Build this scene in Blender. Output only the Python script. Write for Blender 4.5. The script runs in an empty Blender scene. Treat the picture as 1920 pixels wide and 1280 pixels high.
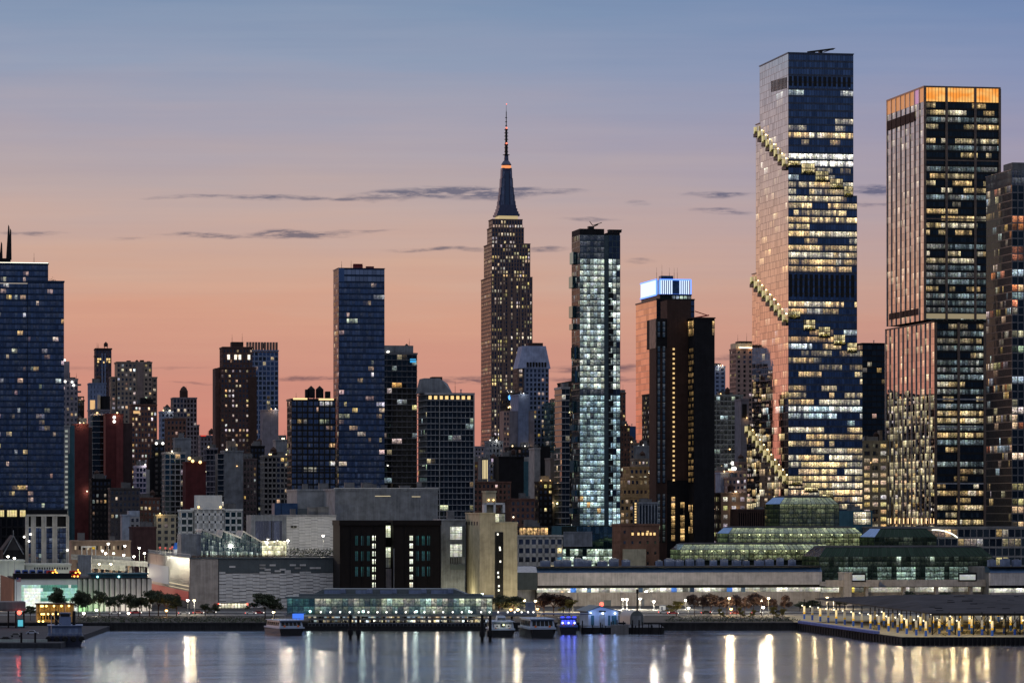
import bpy, math, random
from mathutils import Vector
# ------------------------------------------------------------------ camera, sky, exposure
SC = bpy.context.scene
COL = SC.collection
F, CX, HY, CH = 7000.0, 960.0, 960.0, 45.0        # focal length in photo pixels, principal column, horizon row, eye height in metres
TH = math.radians(10.5)                            # the street grid is turned by this much against the view
CT, ST = math.cos(TH), math.sin(TH)
cam_d = bpy.data.cameras.new('camera'); cam = bpy.data.objects.new('camera', cam_d); COL.objects.link(cam)
cam.location = (0, 0, CH); cam.rotation_euler = (math.radians(90), 0, 0)
cam_d.sensor_width = 36.0; cam_d.lens = 36.0 * F / 1920.0
cam_d.shift_y = (HY - 640.0) / 1920.0
cam_d.clip_start = 1.0; cam_d.clip_end = 60000.0
SC.camera = cam
SC.view_settings.view_transform = 'Standard'; SC.view_settings.look = 'None'
SC.view_settings.exposure = 0.0; SC.view_settings.gamma = 1.0; SC.view_settings.use_curve_mapping = False
SC.render.engine = 'CYCLES'
SC.cycles.max_bounces = 5; SC.cycles.diffuse_bounces = 2; SC.cycles.glossy_bounces = 3
SC.cycles.transmission_bounces = 2; SC.cycles.transparent_max_bounces = 4
SC.cycles.caustics_reflective = False; SC.cycles.caustics_refractive = False
SC.cycles.sample_clamp_indirect = 6.0; SC.cycles.use_denoising = True

def s2l(c):
    return tuple(((v/255.0)/12.92 if v/255.0 <= .04045 else ((v/255.0+.055)/1.055)**2.4) for v in c) + (1.0,)

class NT:
    """small helper to wire shader nodes"""
    def __init__(s, tree): s.t = tree; s.n = tree.nodes; s.l = tree.links
    def add(s, typ, **kw):
        n = s.n.new(typ)
        for k, v in kw.items():
            if k == 'ins':
                for i, val in v.items():
                    if hasattr(val, 'node') or isinstance(val, bpy.types.NodeSocket): s.l.new(val, n.inputs[i])
                    else: n.inputs[i].default_value = val
            else: setattr(n, k, v)
        return n
    def math(s, op, a, b=0.0, c=0.0, clamp=False):
        n = s.add('ShaderNodeMath', operation=op, use_clamp=clamp, ins={0: a, 1: b, 2: c}); return n.outputs[0]
    def vec(s, op, a, b=(0, 0, 0), c=(0, 0, 0)):
        n = s.add('ShaderNodeVectorMath', operation=op, ins={0: a, 1: b, 2: c})
        return n.outputs[1] if op in ('LENGTH', 'DOT_PRODUCT') else n.outputs[0]
    def rng(s, v, a, b, c, d, smooth=False):
        n = s.add('ShaderNodeMapRange', ins={0: v, 1: a, 2: b, 3: c, 4: d})
        if smooth: n.interpolation_type = 'SMOOTHSTEP'
        return n.outputs[0]
    def ramp(s, v, stops):
        n = s.add('ShaderNodeValToRGB', ins={0: v}); e = n.color_ramp.elements
        e[0].position, e[0].color = stops[0]; e[1].position, e[1].color = stops[-1]
        for p, c in stops[1:-1]:
            x = e.new(p); x.color = c
        return n.outputs[0]
    def mix(s, fac, a, b, mode='MIX'):
        n = s.add('ShaderNodeMix', data_type='RGBA', blend_type=mode)
        for i, v in ((0, fac), (6, a), (7, b)):
            if isinstance(v, bpy.types.NodeSocket): s.l.new(v, n.inputs[i])
            else: n.inputs[i].default_value = v
        return n.outputs[2]
    def noise(s, v, scale=1.0, detail=2.0, rough=.5, dim='3D'):
        n = s.add('ShaderNodeTexNoise', noise_dimensions=dim, ins={'Vector': v, 'Scale': scale, 'Detail': detail, 'Roughness': rough}); return n.outputs[0]

# ---- dawn sky: afterglow low in the east (+Y), dark blue earth shadow in the west
W = bpy.data.worlds.new('World'); SC.world = W; W.use_nodes = True
w = NT(W.node_tree); w.n.clear()
tc = w.add('ShaderNodeTexCoord').outputs['Generated']
dirn = w.vec('NORMALIZE', tc)
sep = w.add('ShaderNodeSeparateXYZ', ins={0: dirn}); dx, dy, dz = sep.outputs
ysafe = w.math('MAXIMUM', dy, .05)
az = w.math('DIVIDE', dx, ysafe); el = w.math('DIVIDE', dz, ysafe)
cmb = w.add('ShaderNodeCombineXYZ', ins={0: az, 1: el, 2: 0.0}).outputs[0]
band = w.noise(w.vec('MULTIPLY', cmb, (14, 130, 1)), 1.0, 3.0, .55)
elj = w.math('ADD', dz, w.math('MULTIPLY', w.math('SUBTRACT', band, .5), .016))
elj = w.math('ADD', elj, w.math('MULTIPLY', w.math('MAXIMUM', w.math('MINIMUM', az, .14), -.14), .025))
R = .3
east = w.ramp(w.math('DIVIDE', elj, R), [
    (0.0, s2l((202, 126, 113))), (.0229/R, s2l((207, 138, 122))), (.0371/R, s2l((208, 149, 131))), (.0514/R, s2l((213, 160, 137))),
    (.0629/R, s2l((208, 169, 150))), (.0743/R, s2l((199, 170, 160))), (.0857/R, s2l((185, 168, 168))), (.1014/R, s2l((169, 163, 176))),
    (.1186/R, s2l((147, 158, 182))), (.137/R, s2l((126, 148, 178))), (.2/R, s2l((104, 131, 168))), (1.0, s2l((88, 112, 156)))])
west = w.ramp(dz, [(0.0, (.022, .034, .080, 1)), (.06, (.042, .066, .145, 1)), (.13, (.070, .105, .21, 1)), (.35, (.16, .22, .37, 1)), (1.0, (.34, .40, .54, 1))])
fx = w.rng(dy, -.15, .75, 0.0, 1.0, True)
sky = w.mix(fx, west, east)
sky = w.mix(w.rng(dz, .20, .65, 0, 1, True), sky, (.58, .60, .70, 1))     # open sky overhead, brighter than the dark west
# thin dark streaks of cloud: (photo column, photo row, half length, half height, strength)
CL = [(880, 361, 175, 12, 1.1), (770, 366, 130, 9, .9), (640, 372, 190, 7, .65), (500, 369, 130, 6, .7), (420, 368, 120, 4, .5), (340, 371, 90, 3, .3), (960, 358, 70, 8, .9), (1040, 360, 60, 5, .6),
      (560, 439, 110, 8, 1.0), (400, 442, 120, 5, .75), (680, 434, 80, 4, .4), (830, 468, 110, 5, .7), (1010, 466, 70, 6, .7), (1355, 364, 80, 6, .8),
      (1360, 396, 60, 6, .7), (1640, 356, 60, 9, 1.0), (1630, 382, 60, 5, .6), (1110, 411, 60, 6, .45), (1190, 381, 26, 4, .4), (1200, 488, 40, 4, .4),
      (60, 434, 75, 5, .55), (240, 449, 40, 3, .25), (575, 712, 110, 6, .75), (870, 710, 70, 9, .75), (1120, 692, 130, 9, .8), (1110, 712, 130, 7, .8), (1375, 672, 50, 9, .8), (360, 716, 60, 3, .35), (340, 690, 70, 3, .25), (150, 690, 50, 6, .2)]
wob = w.add('ShaderNodeTexNoise', noise_dimensions='3D', ins={'Vector': w.vec('MULTIPLY', cmb, (70, 300, 1)), 'Scale': 1.0, 'Detail': 4.0})
wv = w.vec('MULTIPLY', w.vec('SUBTRACT', wob.outputs['Color'], (.5, .5, .5)), (.010, .0034, 0))
cw = w.vec('ADD', cmb, wv)
acc = None
for px, py, hx, hy, a in CL:
    ax, ay = (px-CX)/F, (HY-py)/F
    sx, sy = F/hx, F/hy
    r = w.vec('LENGTH', w.vec('MULTIPLY_ADD', cw, (sx, sy, 0), (-ax*sx, -ay*sy, 0)))
    m = w.rng(r, .2, 1.15, a*1.25, 0.0, True)
    acc = m if acc is None else w.math('MAXIMUM', acc, m)
tex = w.rng(w.noise(w.vec('MULTIPLY', cmb, (150, 900, 1)), 1.0, 5.0, .65), .36, .58, .08, 1.1)
fine = w.noise(w.vec('MULTIPLY', cmb, (5, 260, 1)), 1.0, 4.0, .62)
sky = w.mix(w.rng(dy, .1, .4, 0, 1), sky, w.mix(1.0, sky, w.ramp(fine, [(.30, (.97, .965, .98, 1)), (.70, (1.02, 1.02, 1.01, 1))]), 'MULTIPLY'))
sky = w.mix(w.math('MULTIPLY', w.rng(az, -.02, .15, 0, 1), w.rng(dy, .1, .4, 0, 1)), sky, w.mix(1.0, sky, (.84, .86, 1.0, 1), 'MULTIPLY'))     # the right side is mauver
cm = w.math('MULTIPLY', w.math('MULTIPLY', acc, tex), w.rng(dy, .1, .3, 0, 1), clamp=True)
sky = w.mix(cm, sky, w.mix(1.0, sky, (.36, .42, .56, 1), 'MULTIPLY'))
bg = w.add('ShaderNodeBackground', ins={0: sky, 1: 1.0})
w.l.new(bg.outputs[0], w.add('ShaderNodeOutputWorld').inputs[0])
W.cycles.sampling_method = 'MANUAL'; W.cycles.sample_map_resolution = 512

# one weak broad sun standing for the glow to the north-east (the real sun is still below the horizon)
sd = bpy.data.lights.new('sun', 'SUN'); so = bpy.data.objects.new('sun', sd); COL.objects.link(so)
sd.energy = .55; sd.angle = math.radians(14); sd.color = (1.0, .55, .38)
so.rotation_euler = Vector((.80, -.58, -.10)).to_track_quat('-Z', 'Y').to_euler()

# ------------------------------------------------------------------ helpers
def unX(px, Y): return (px-CX)*Y/F
def unZ(py, Y): return CH-(py-HY)*Y/F

def tag(o, label=None, cat=None, group=None, kind=None):
    if label: o['label'] = label
    if cat: o['category'] = cat
    if group: o['group'] = group
    if kind: o['kind'] = kind
    return o

def empty(name, loc, rz=0.0):
    o = bpy.data.objects.new(name, None); COL.objects.link(o); o.location = loc; o.rotation_euler = (0, 0, rz); o.empty_display_size = 2; return o

def point(name, loc, power, col=(1, .85, .62), size=.6, parent=None):
    d = bpy.data.lights.new(name, 'POINT'); d.energy = power; d.color = col; d.shadow_soft_size = size
    o = bpy.data.objects.new(name, d); COL.objects.link(o); o.location = loc
    if parent: o.parent = parent
    return o

class MB:
    """collects faces and links them as one mesh object"""
    def __init__(s): s.v = []; s.f = []; s.c = []; s.mi = []; s.any = False
    def face(s, pts, col=None, mi=0):
        n = len(s.v); s.v.extend(pts); s.f.append(tuple(range(n, n+len(pts))))
        s.c.append(col or (0, 0, 0, .5)); s.mi.append(mi)
        if col: s.any = True
    def box(s, x0, x1, y0, y1, z0, z1, mi=0, col=None):
        n = len(s.v)
        s.v.extend([(x0, y0, z0), (x1, y0, z0), (x1, y1, z0), (x0, y1, z0), (x0, y0, z1), (x1, y0, z1), (x1, y1, z1), (x0, y1, z1)])
        for q in ((0, 1, 5, 4), (1, 2, 6, 5), (2, 3, 7, 6), (3, 0, 4, 7), (4, 5, 6, 7), (3, 2, 1, 0)):
            s.f.append(tuple(n+i for i in q)); s.c.append(col or (0, 0, 0, .5)); s.mi.append(mi)
        return s
    def hexa(s, b, t, mi=0):
        """solid between a bottom and a top polygon (lists of xyz)"""
        n = len(s.v); k = len(b); s.v.extend(b); s.v.extend(t)
        fs = [tuple(n+i for i in range(k-1, -1, -1)), tuple(n+k+i for i in range(k))]
        fs += [(n+i, n+(i+1) % k, n+k+(i+1) % k, n+k+i) for i in range(k)]
        for f in fs: s.f.append(f); s.c.append((0, 0, 0, .5)); s.mi.append(mi)
        return s
    def prism(s, poly, z0, z1, mi=0):
        return s.hexa([(x, y, z0) for x, y in poly], [(x, y, z1) for x, y in poly], mi)
    def lathe(s, prof, cx=0, cy=0, n=10, mi=0):
        b = len(s.v)
        for r, z in prof:
            for i in range(n):
                a = 2*math.pi*i/n; s.v.append((cx+r*math.cos(a), cy+r*math.sin(a), z))
        for j in range(len(prof)-1):
            for i in range(n):
                s.f.append((b+j*n+i, b+j*n+(i+1) % n, b+(j+1)*n+(i+1) % n, b+(j+1)*n+i)); s.c.append((0, 0, 0, .5)); s.mi.append(mi)
        s.f.append(tuple(b+i for i in range(n-1, -1, -1))); s.f.append(tuple(b+(len(prof)-1)*n+i for i in range(n)))
        s.c += [(0, 0, 0, .5)]*2; s.mi += [mi]*2
        return s
    def tube(s, p, q, r, n=6, mi=0, r2=None):
        p, q = Vector(p), Vector(q); d = (q-p).normalized(); r2 = r if r2 is None else r2
        a = d.orthogonal().normalized(); c = d.cross(a); b = len(s.v)
        for o, rr in ((p, r), (q, r2)):
            for i in range(n):
                t = 2*math.pi*i/n; s.v.append(tuple(o+a*(rr*math.cos(t))+c*(rr*math.sin(t))))
        for i in range(n): s.f.append((b+i, b+(i+1) % n, b+n+(i+1) % n, b+n+i)); s.c.append((0, 0, 0, .5)); s.mi.append(mi)
        s.f.append(tuple(b+i for i in range(n-1, -1, -1))); s.f.append(tuple(b+n+i for i in range(n))); s.c += [(0, 0, 0, .5)]*2; s.mi += [mi]*2
        return s
    def sphere(s, c, r, n=8, m=5, mi=0, sz=1.0):
        return s.lathe([(max(.02*r, r*math.sin(math.pi*j/m)), c[2]-r*sz*math.cos(math.pi*j/m)) for j in range(m+1)], c[0], c[1], n, mi)
    def build(s, name, mats, parent=None, smooth=False):
        me = bpy.data.meshes.new(name); me.from_pydata(s.v, [], s.f)
        for m in (mats if isinstance(mats, (list, tuple)) else [mats]): me.materials.append(m)
        if any(s.mi): me.polygons.foreach_set('material_index', s.mi)
        if s.any:
            at = me.attributes.new('lit', 'FLOAT_COLOR', 'FACE'); at.data.foreach_set('color', [x for c in s.c for x in c])
            uv = me.uv_layers.new(name='UVMap'); q = ((0, 0), (1, 0), (1, 1), (0, 1)); out = []
            for f in s.f:
                for i in range(len(f)): out.extend(q[i % 4])
            uv.data.foreach_set('uv', out)
        if smooth: me.polygons.foreach_set('use_smooth', [True]*len(s.f))
        me.update()
        o = bpy.data.objects.new(name, me); COL.objects.link(o)
        if parent: o.parent = parent
        return o

# ------------------------------------------------------------------ materials
MATS = {}
def wall(name, col, var=.25, scale=.25, rough=.85, streak=True):
    """mineral or painted wall: base colour with weathering blotches and rain streaks"""
    if name in MATS: return MATS[name]
    m = bpy.data.materials.new(name); m.use_nodes = True; t = NT(m.node_tree); b = t.n['Principled BSDF']
    oc = t.add('ShaderNodeTexCoord').outputs['Object']
    n1 = t.noise(oc, scale, 5, .6)
    n2 = t.noise(t.vec('MULTIPLY', oc, (1.3, 1.3, .06)), 1.0, 3, .6) if streak else n1
    k = t.math('ADD', t.rng(n1, .3, .7, 1-var, 1+var), t.rng(n2, .3, .7, -var*.6, var*.6))
    c = t.mix(1.0, tuple(col)+(1,), t.add('ShaderNodeCombineXYZ', ins={0: k, 1: k, 2: k}).outputs[0], 'MULTIPLY')
    t.l.new(c, b.inputs['Base Color']); b.inputs['Roughness'].default_value = rough; b.inputs['Specular IOR Level'].default_value = .18 if rough > .5 else .5
    MATS[name] = m; return m
def metal(name, col, rough=.4, met=.9):
    if name in MATS: return MATS[name]
    m = bpy.data.materials.new(name); m.use_nodes = True; t = NT(m.node_tree); b = t.n['Principled BSDF']
    oc = t.add('ShaderNodeTexCoord').outputs['Object']; n = t.noise(oc, .6, 4, .6)
    k = t.rng(n, .3, .7, .8, 1.2)
    t.l.new(t.mix(1.0, tuple(col)+(1,), t.add('ShaderNodeCombineXYZ', ins={0: k, 1: k, 2: k}).outputs[0], 'MULTIPLY'), b.inputs['Base Color'])
    t.l.new(t.rng(n, .3, .7, rough*.8, rough*1.2), b.inputs['Roughness']); b.inputs['Metallic'].default_value = met
    MATS[name] = m; return m
def glow(name, col, st, sample=False):
    if name in MATS: return MATS[name]
    m = bpy.data.materials.new(name); m.use_nodes = True; b = m.node_tree.nodes['Principled BSDF']
    b.inputs['Base Color'].default_value = (.08, .08, .08, 1); b.inputs['Emission Color'].default_value = tuple(col)+(1,); b.inputs['Emission Strength'].default_value = st
    m.cycles.emission_sampling = 'FRONT' if sample else 'NONE'
    MATS[name] = m; return m
def glass(name, tint, f0=.3, body=(.006, .008, .012), rough=.03, jit=.010, pat=1.0):
    """window glass: coated reflection, dark room behind, or a lit room where the face says so"""
    if name in MATS: return MATS[name]
    m = bpy.data.materials.new(name); m.use_nodes = True; t = NT(m.node_tree); t.n.clear()
    at = t.add('ShaderNodeAttribute', attribute_name='lit'); lit, rnd = at.outputs['Color'], at.outputs['Alpha']
    oc = t.add('ShaderNodeTexCoord'); uv = t.add('ShaderNodeSeparateXYZ', ins={0: oc.outputs['UV']}).outputs
    ob = oc.outputs['Object']
    rv = t.add('ShaderNodeTexWhiteNoise', noise_dimensions='1D', ins={'W': t.math('MULTIPLY', rnd, 917.0)}).outputs['Color']
    wv = t.add('ShaderNodeTexNoise', ins={'Vector': ob, 'Scale': .35, 'Detail': 1.0}).outputs['Color']
    nv = t.vec('ADD', t.vec('MULTIPLY', t.vec('SUBTRACT', rv, (.5, .5, .5)), (jit,)*3), t.vec('MULTIPLY', t.vec('SUBTRACT', wv, (.5, .5, .5)), (jit*.8,)*3))
    nor = t.vec('NORMALIZE', t.vec('ADD', t.add('ShaderNodeNewGeometry').outputs['Normal'], nv))
    k = t.rng(rnd, 0, 1, .75, 1.25)
    bc = t.mix(1.0, tuple(body)+(1,), t.add('ShaderNodeCombineXYZ', ins={0: k, 1: k, 2: k}).outputs[0], 'MULTIPLY')
    dif = t.add('ShaderNodeBsdfDiffuse', ins={0: bc})
    gl = t.add('ShaderNodeBsdfGlossy', ins={0: tuple(tint)+(1,), 'Roughness': rough, 'Normal': nor})
    fac = t.add('ShaderNodeLayerWeight', ins={0: .5, 1: nor}).outputs['Facing']
    fr = t.math('ADD', t.math('MULTIPLY', t.math('POWER', fac, 3.0), 1-f0), t.math('MULTIPLY', k, f0), clamp=True)
    mx = t.add('ShaderNodeMixShader', ins={0: fr, 1: dif.outputs[0], 2: gl.outputs[0]})
    # a lit room: ceiling brightest, furniture and people breaking up the lower part, blinds
    n1 = t.noise(t.vec('MULTIPLY', ob, (1.1, 1.1, 1.2)), 1.0, 3.0, .65)
    n2 = t.noise(t.vec('MULTIPLY', ob, (.22, .22, .05)), 1.0, 1.0)
    p = t.math('MULTIPLY', t.rng(n1, .36, .62, .18, 1.45), t.rng(n2, .35, .65, .5, 1.4))
    v = t.ramp(uv[1], [(.05, (.22,)*3+(1,)), (.32, (.55,)*3+(1,)), (.42, (.95,)*3+(1,)), (.72, (1.0,)*3+(1,)), (.80, (1.9,)*3+(1,)), (.95, (1.5,)*3+(1,))])
    # some rooms have blinds part way down
    bl = t.math('MULTIPLY', t.math('GREATER_THAN', t.math('FRACT', t.math('MULTIPLY', rnd, 7.31)), .62), t.math('GREATER_THAN', uv[1], t.math('FRACT', t.math('MULTIPLY', rnd, 23.7))))
    p = t.math('MULTIPLY', t.math('MULTIPLY', p, v), t.math('SUBTRACT', 1.0, t.math('MULTIPLY', bl, .45)))
    p = t.math('ADD', t.math('MULTIPLY', p, pat), 1.0-pat)
    hue = t.add('ShaderNodeTexNoise', ins={'Vector': t.vec('MULTIPLY', ob, (.45, .45, .9)), 'Scale': 1.0, 'Detail': 1.0}).outputs['Color']
    lc = t.mix(1.0, lit, t.vec('ADD', t.vec('MULTIPLY', t.vec('SUBTRACT', hue, (.5, .5, .5)), (.25, .35, .75)), (1, 1, 1)), 'MULTIPLY')
    em = t.add('ShaderNodeEmission', ins={0: lc, 1: p})
    ad = t.add('ShaderNodeAddShader', ins={0: mx.outputs[0], 1: em.outputs[0]})
    t.l.new(ad.outputs[0], t.add('ShaderNodeOutputMaterial').inputs[0])
    m.cycles.emission_sampling = 'NONE'
    MATS[name] = m; return m

M_CONC = wall('concrete', (.30, .30, .30)); M_CONCD = wall('dark_concrete', (.15, .15, .15)); M_GREY = wall('grey_panel', (.19, .205, .225), .34)
M_LIME = wall('limestone', (.165, .112, .095)); M_TAN = wall('tan_brick', (.25, .20, .16)); M_BROWN = wall('brown_brick', (.16, .085, .065))
M_MAROON = wall('maroon_brick', (.10, .026, .027), .25); M_DARK = wall('near_black_cladding', (.012, .012, .014), .3)
M_DBROWN = wall('dark_brown_metal', (.055, .032, .026), .2); M_WHITE = wall('white_panel', (.62, .62, .60), .12); M_BLUEG = wall('blue_grey_panel', (.16, .20, .30))
M_TEAL = wall('teal_panel', (.05, .12, .15)); M_BEIGE = wall('beige_concrete', (.42, .37, .25), .24); M_PINK = wall('pinkish_brick', (.30, .20, .17))
M_VIOLET = wall('violet_grey_render', (.20, .185, .21)); M_BLACK = metal('black_steel', (.012, .012, .012), .5, .6); M_STEEL = metal('grey_steel', (.30, .31, .33), .35)
M_NAVY = metal('navy_roof_metal', (.05, .10, .19), .35, .7); M_BRONZE = metal('bronze_mullion', (.20, .14, .10), .4, .8); M_LMULL = metal('pale_mullion', (.42, .40, .38), .4, .7)
M_AMBER = wall('amber_brick', (.36, .24, .12)); M_TAR = wall('tar_roof', (.03, .03, .034), .3, .1, .9, False)
M_ASPH = wall('asphalt', (.05, .05, .052), .2, .1, .9, False); M_SOIL = wall('city_ground', (.055, .055, .055), .3, .05, .95, False)
G_BLUE = glass('blue_glass', (.60, .76, .98), .30, (.006, .011, .020), .03, .028); G_DARK = glass('dark_glass', (.75, .90, .80), .075)
G_SILV = glass('silver_blue_glass', (1.0, .89, .79), .84, (.006, .009, .016), .02, .003); G_TEAL = glass('teal_glass', (.55, .8, .85), .22, (.006, .02, .022))
G_PLAIN = glass('plain_glass', (.8, .85, .95), .14); G_GREEN = glass('green_glass', (.62, .74, .68), .18, (.006, .014, .010)); G_BRNZ = glass('bronze_glass', (1.0, .92, .84), .72, (.012, .008, .006), .02, .006)

WARM = [(1, .70, .33), (1, .80, .48), (1, .62, .26), (1, .86, .62)]
MIXP = WARM+[(1, .92, .78), (.86, .97, 1)]
OFFICE = [(1, .74, .36), (1, .80, .46), (1, .68, .30), (1, .88, .62)]
COOL = [(.74, .95, 1), (.86, 1, .96), (1, 1, .90), (.68, .90, .95)]

# ------------------------------------------------------------------ buildings
class St:
    """how one facade is divided: floor height, bay width, share of pier and spandrel, their relief, glass, wall and lit rooms"""
    def __init__(s, fh=3.2, bw=3.0, pier=.4, span=.4, rp=.35, rs=.30, gl=None, wl=None, p=.08, pal=WARM, run=(1, 2), fp=0.0, st=(.35, 1.1), every=1, dim=0.0):
        s.__dict__.update(locals()); del s.__dict__['s']
        s.gl = gl or G_PLAIN; s.wl = wl or M_CONC
    def but(s, **k):
        n = St(); n.__dict__.update(s.__dict__); n.__dict__.update(k); return n

class Bld:
    def __init__(s, name, label, cat, px, Y, group=None, zb=2.5, nwin=24, seed=None):
        s.X, s.Y, s.zb, s.nwin = unX(px, Y), Y, zb, nwin
        s.root = tag(empty(name, (s.X, s.Y, zb), TH), label, cat, group)
        s.rng = random.Random(seed if seed is not None else label); s.lamps = False
        s.walls = {}; s.gl = {}; s.runs = []; s.roof = MB()
    def w(s, px, y=0.0):
        k = (px-CX)/F; return (k*(s.Y+y*CT)-s.X+y*ST)/(CT-k*ST)
    def d(s, px, x=0.0):
        k = (px-CX)/F; return (s.X+x*CT-k*(s.Y+x*ST))/(k*CT+ST)
    def z(s, py, x=0.0, y=0.0): return unZ(py, s.Y+x*ST+y*CT)-s.zb
    def wm(s, mat): return s.walls.setdefault(mat.name, (mat, MB()))[1]
    def facade(s, face, o, a0, a1, z0, z1, st, lit=None):
        """face F looks to the river (o = its y), L to the left (o = its x), R to the right"""
        nb = max(1, round((a1-a0)/st.bw)); nf = max(1, round((z1-z0)/st.fh)); bw = (a1-a0)/nb; fh = (z1-z0)/nf; r = s.rng
        if face == 'F': P = lambda u, n, z: (u, o-n, z)
        elif face == 'L': P = lambda u, n, z: (o-n, u, z)
        else: P = lambda u, n, z: (o+n, u, z)
        def bx(mb, u0, u1, n0, n1, q0, q1):
            p, q = P(u0, n0, q0), P(u1, n1, q1)
            mb.box(min(p[0], q[0]), max(p[0], q[0]), min(p[1], q[1]), max(p[1], q[1]), q0, q1)
        on = {}
        runs = []
        g = MB(); s.gl[len(s.gl)] = (st.gl, g)
        if lit: runs = lit(nf, nb, r)
        else:
            for j in range(nf):
                full = r.random() < st.fp
                i = 0
                while i < nb:
                    L = min(nb-i, r.randint(*st.run))
                    if r.random() < (.85 if full else st.p):
                        c = r.choice(st.pal); c = (c[0], c[1]*r.uniform(.88, 1.08), min(1.0, c[2]*r.uniform(.6, 1.6))); k = st.st[0]+(st.st[1]-st.st[0])*r.random()**1.6
                        runs.append((j, i, L, tuple(x*k for x in c)))
                    i += L
        cell = lambda j, i: [P(a0+i*bw, 0, z0+j*fh), P(a0+(i+1)*bw, 0, z0+j*fh), P(a0+(i+1)*bw, 0, z0+(j+1)*fh), P(a0+i*bw, 0, z0+(j+1)*fh)]
        flip = face == 'L'
        for j, i0, L, c in runs:
            cells = []
            for i in range(i0, min(nb, i0+L)):
                if (j, i) in on: continue
                on[(j, i)] = 1; q = cell(j, i); kk = (.45+1.0*r.random())*(.25 if r.random() < .10 else 1)
                if flip: q = [q[1], q[0], q[3], q[2]]
                cells.append((q, tuple(x*kk for x in c)+(r.random(),)))
            if cells: s.runs.append((len(cells)*bw*fh*(1 if face == 'F' else .35)*(max(c)+.2), st.gl, cells, g))
        for j in range(nf):
            for i in range(nb):
                if (j, i) in on: continue
                q = cell(j, i)
                if flip: q = [q[1], q[0], q[3], q[2]]
                dm = st.dim*(.3+r.random()) if st.dim else 0.0
                g.face(q, (dm, dm*1.05, dm*1.1, r.random()) if st.dim else (0, 0, 0, .001+r.random()*.998))
        mb = s.wm(st.wl)
        if st.pier:
            for i in range(nb+1):
                if i % st.every and i != nb: continue
                h = st.pier*bw/2; u = a0+i*bw
                bx(mb, max(a0, u-h), min(a1, u+h), -.08, st.rp, z0, z1)
        if st.span:
            for j in range(nf+1):
                h = st.span*fh/2; zz = z0+j*fh
                bx(mb, a0+.01, a1-.01, -.06, st.rs, max(z0, zz-h*1.3), min(z1, zz+h*.7))
    def vol(s, x0, x1, y0, y1, z0, z1, st, faces='FL', lit=None, litL=None, para=.9, stL=None, top=True):
        """a block: solid core, faces in relief, parapet and roof"""
        s.wm(st.wl).box(x0+.12, x1-.02, y0+.12, y1, z0, z1-.02)
        if 'F' in faces: s.facade('F', y0+.1, x0, x1, z0, z1, st, lit)
        if 'L' in faces: s.facade('L', x0+.1, y0, y1, z0, z1, stL or st, litL)
        if top:
            t = s.wm(st.wl)
            t.box(x0-.38, x1+.3, y0-.38, y0+.3, z1, z1+para); t.box(x0-.38, x0+.3, y0+.31, y1+.2, z1, z1+para)
            t.box(x1-.3, x1+.3, y0+.31, y1+.2, z1, z1+para); t.box(x0+.31, x1-.31, y1-.3, y1+.2, z1, z1+para)
            s.roof.box(x0+.31, x1-.31, y0+.31, y1-.31, z1-.02, z1+.25)
    def solid(s, mat, x0, x1, y0, y1, z0, z1): s.wm(mat).box(x0, x1, y0, y1, z0, z1)
    def part(s, name, mb, mat, parent=None): return mb.build(name, mat, parent or s.root)
    def units(s, n, x0, x1, y0, y1, z, h=3.0, mat=None):
        for _ in range(n):
            m = MB(); a = s.rng.uniform(x0, max(x0+.1, x1-4)); b = s.rng.uniform(y0, max(y0+.1, y1-4)); ww = s.rng.uniform(2, 5); hh = h*s.rng.uniform(.5, 1.2)
            m.box(a, a+ww, b, b+ww*.8, z, z+hh); m.box(a+.2, a+ww-.2, b-.06, b+.2, z+hh*.3, z+hh*.8); m.box(a-.1, a+ww+.1, b-.1, b+ww*.8+.1, z+hh, z+hh+.2)
            m.build('roof_unit', mat or M_CONCD, s.root)
    def tank(s, x, y, z, r=2.2, h=4.0, leg=2.2, mat=None):
        m = MB(); m.lathe([(r, z+leg), (r, z+leg+h), (r*.95, z+leg+h+.1), (.15, z+leg+h+r*.9)], x, y, 12)
        t = m.build('water_tank', mat or M_DBROWN, s.root)
        f = MB()
        for a in (-.7, .7):
            for b in (-.7, .7): f.tube((x+a*r, y+b*r, z-.1), (x+a*r, y+b*r, z+leg+.1), .16, 5)
        f.build('tank_frame', M_BLACK, t)
    def antenna(s, x, y, z, h, r=.12):
        m = MB(); m.tube((x, y, z), (x, y, z+h*.6), r, 5); m.tube((x, y, z+h*.6), (x, y, z+h), r*.5, 5); m.build('antenna', M_BLACK, s.root)
    def done(s):
        s.runs.sort(key=lambda t: -t[0])
        for k, (a, gl, cells, g) in enumerate(s.runs):
            if k < s.nwin:
                m = MB()
                for q, c in cells: m.face(q, c)
                m.build('window', gl, s.root)
            else:
                for q, c in cells: g.face(q, c)
        for mat, mb in s.walls.values():
            if mb.f: mb.build('wall', mat, s.root)
        for mat, mb in s.gl.values():
            if mb.f: mb.build('glazing', mat, s.root)
        if s.roof.f: s.roof.build('roof', M_TAR, s.root)
        return s

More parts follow.
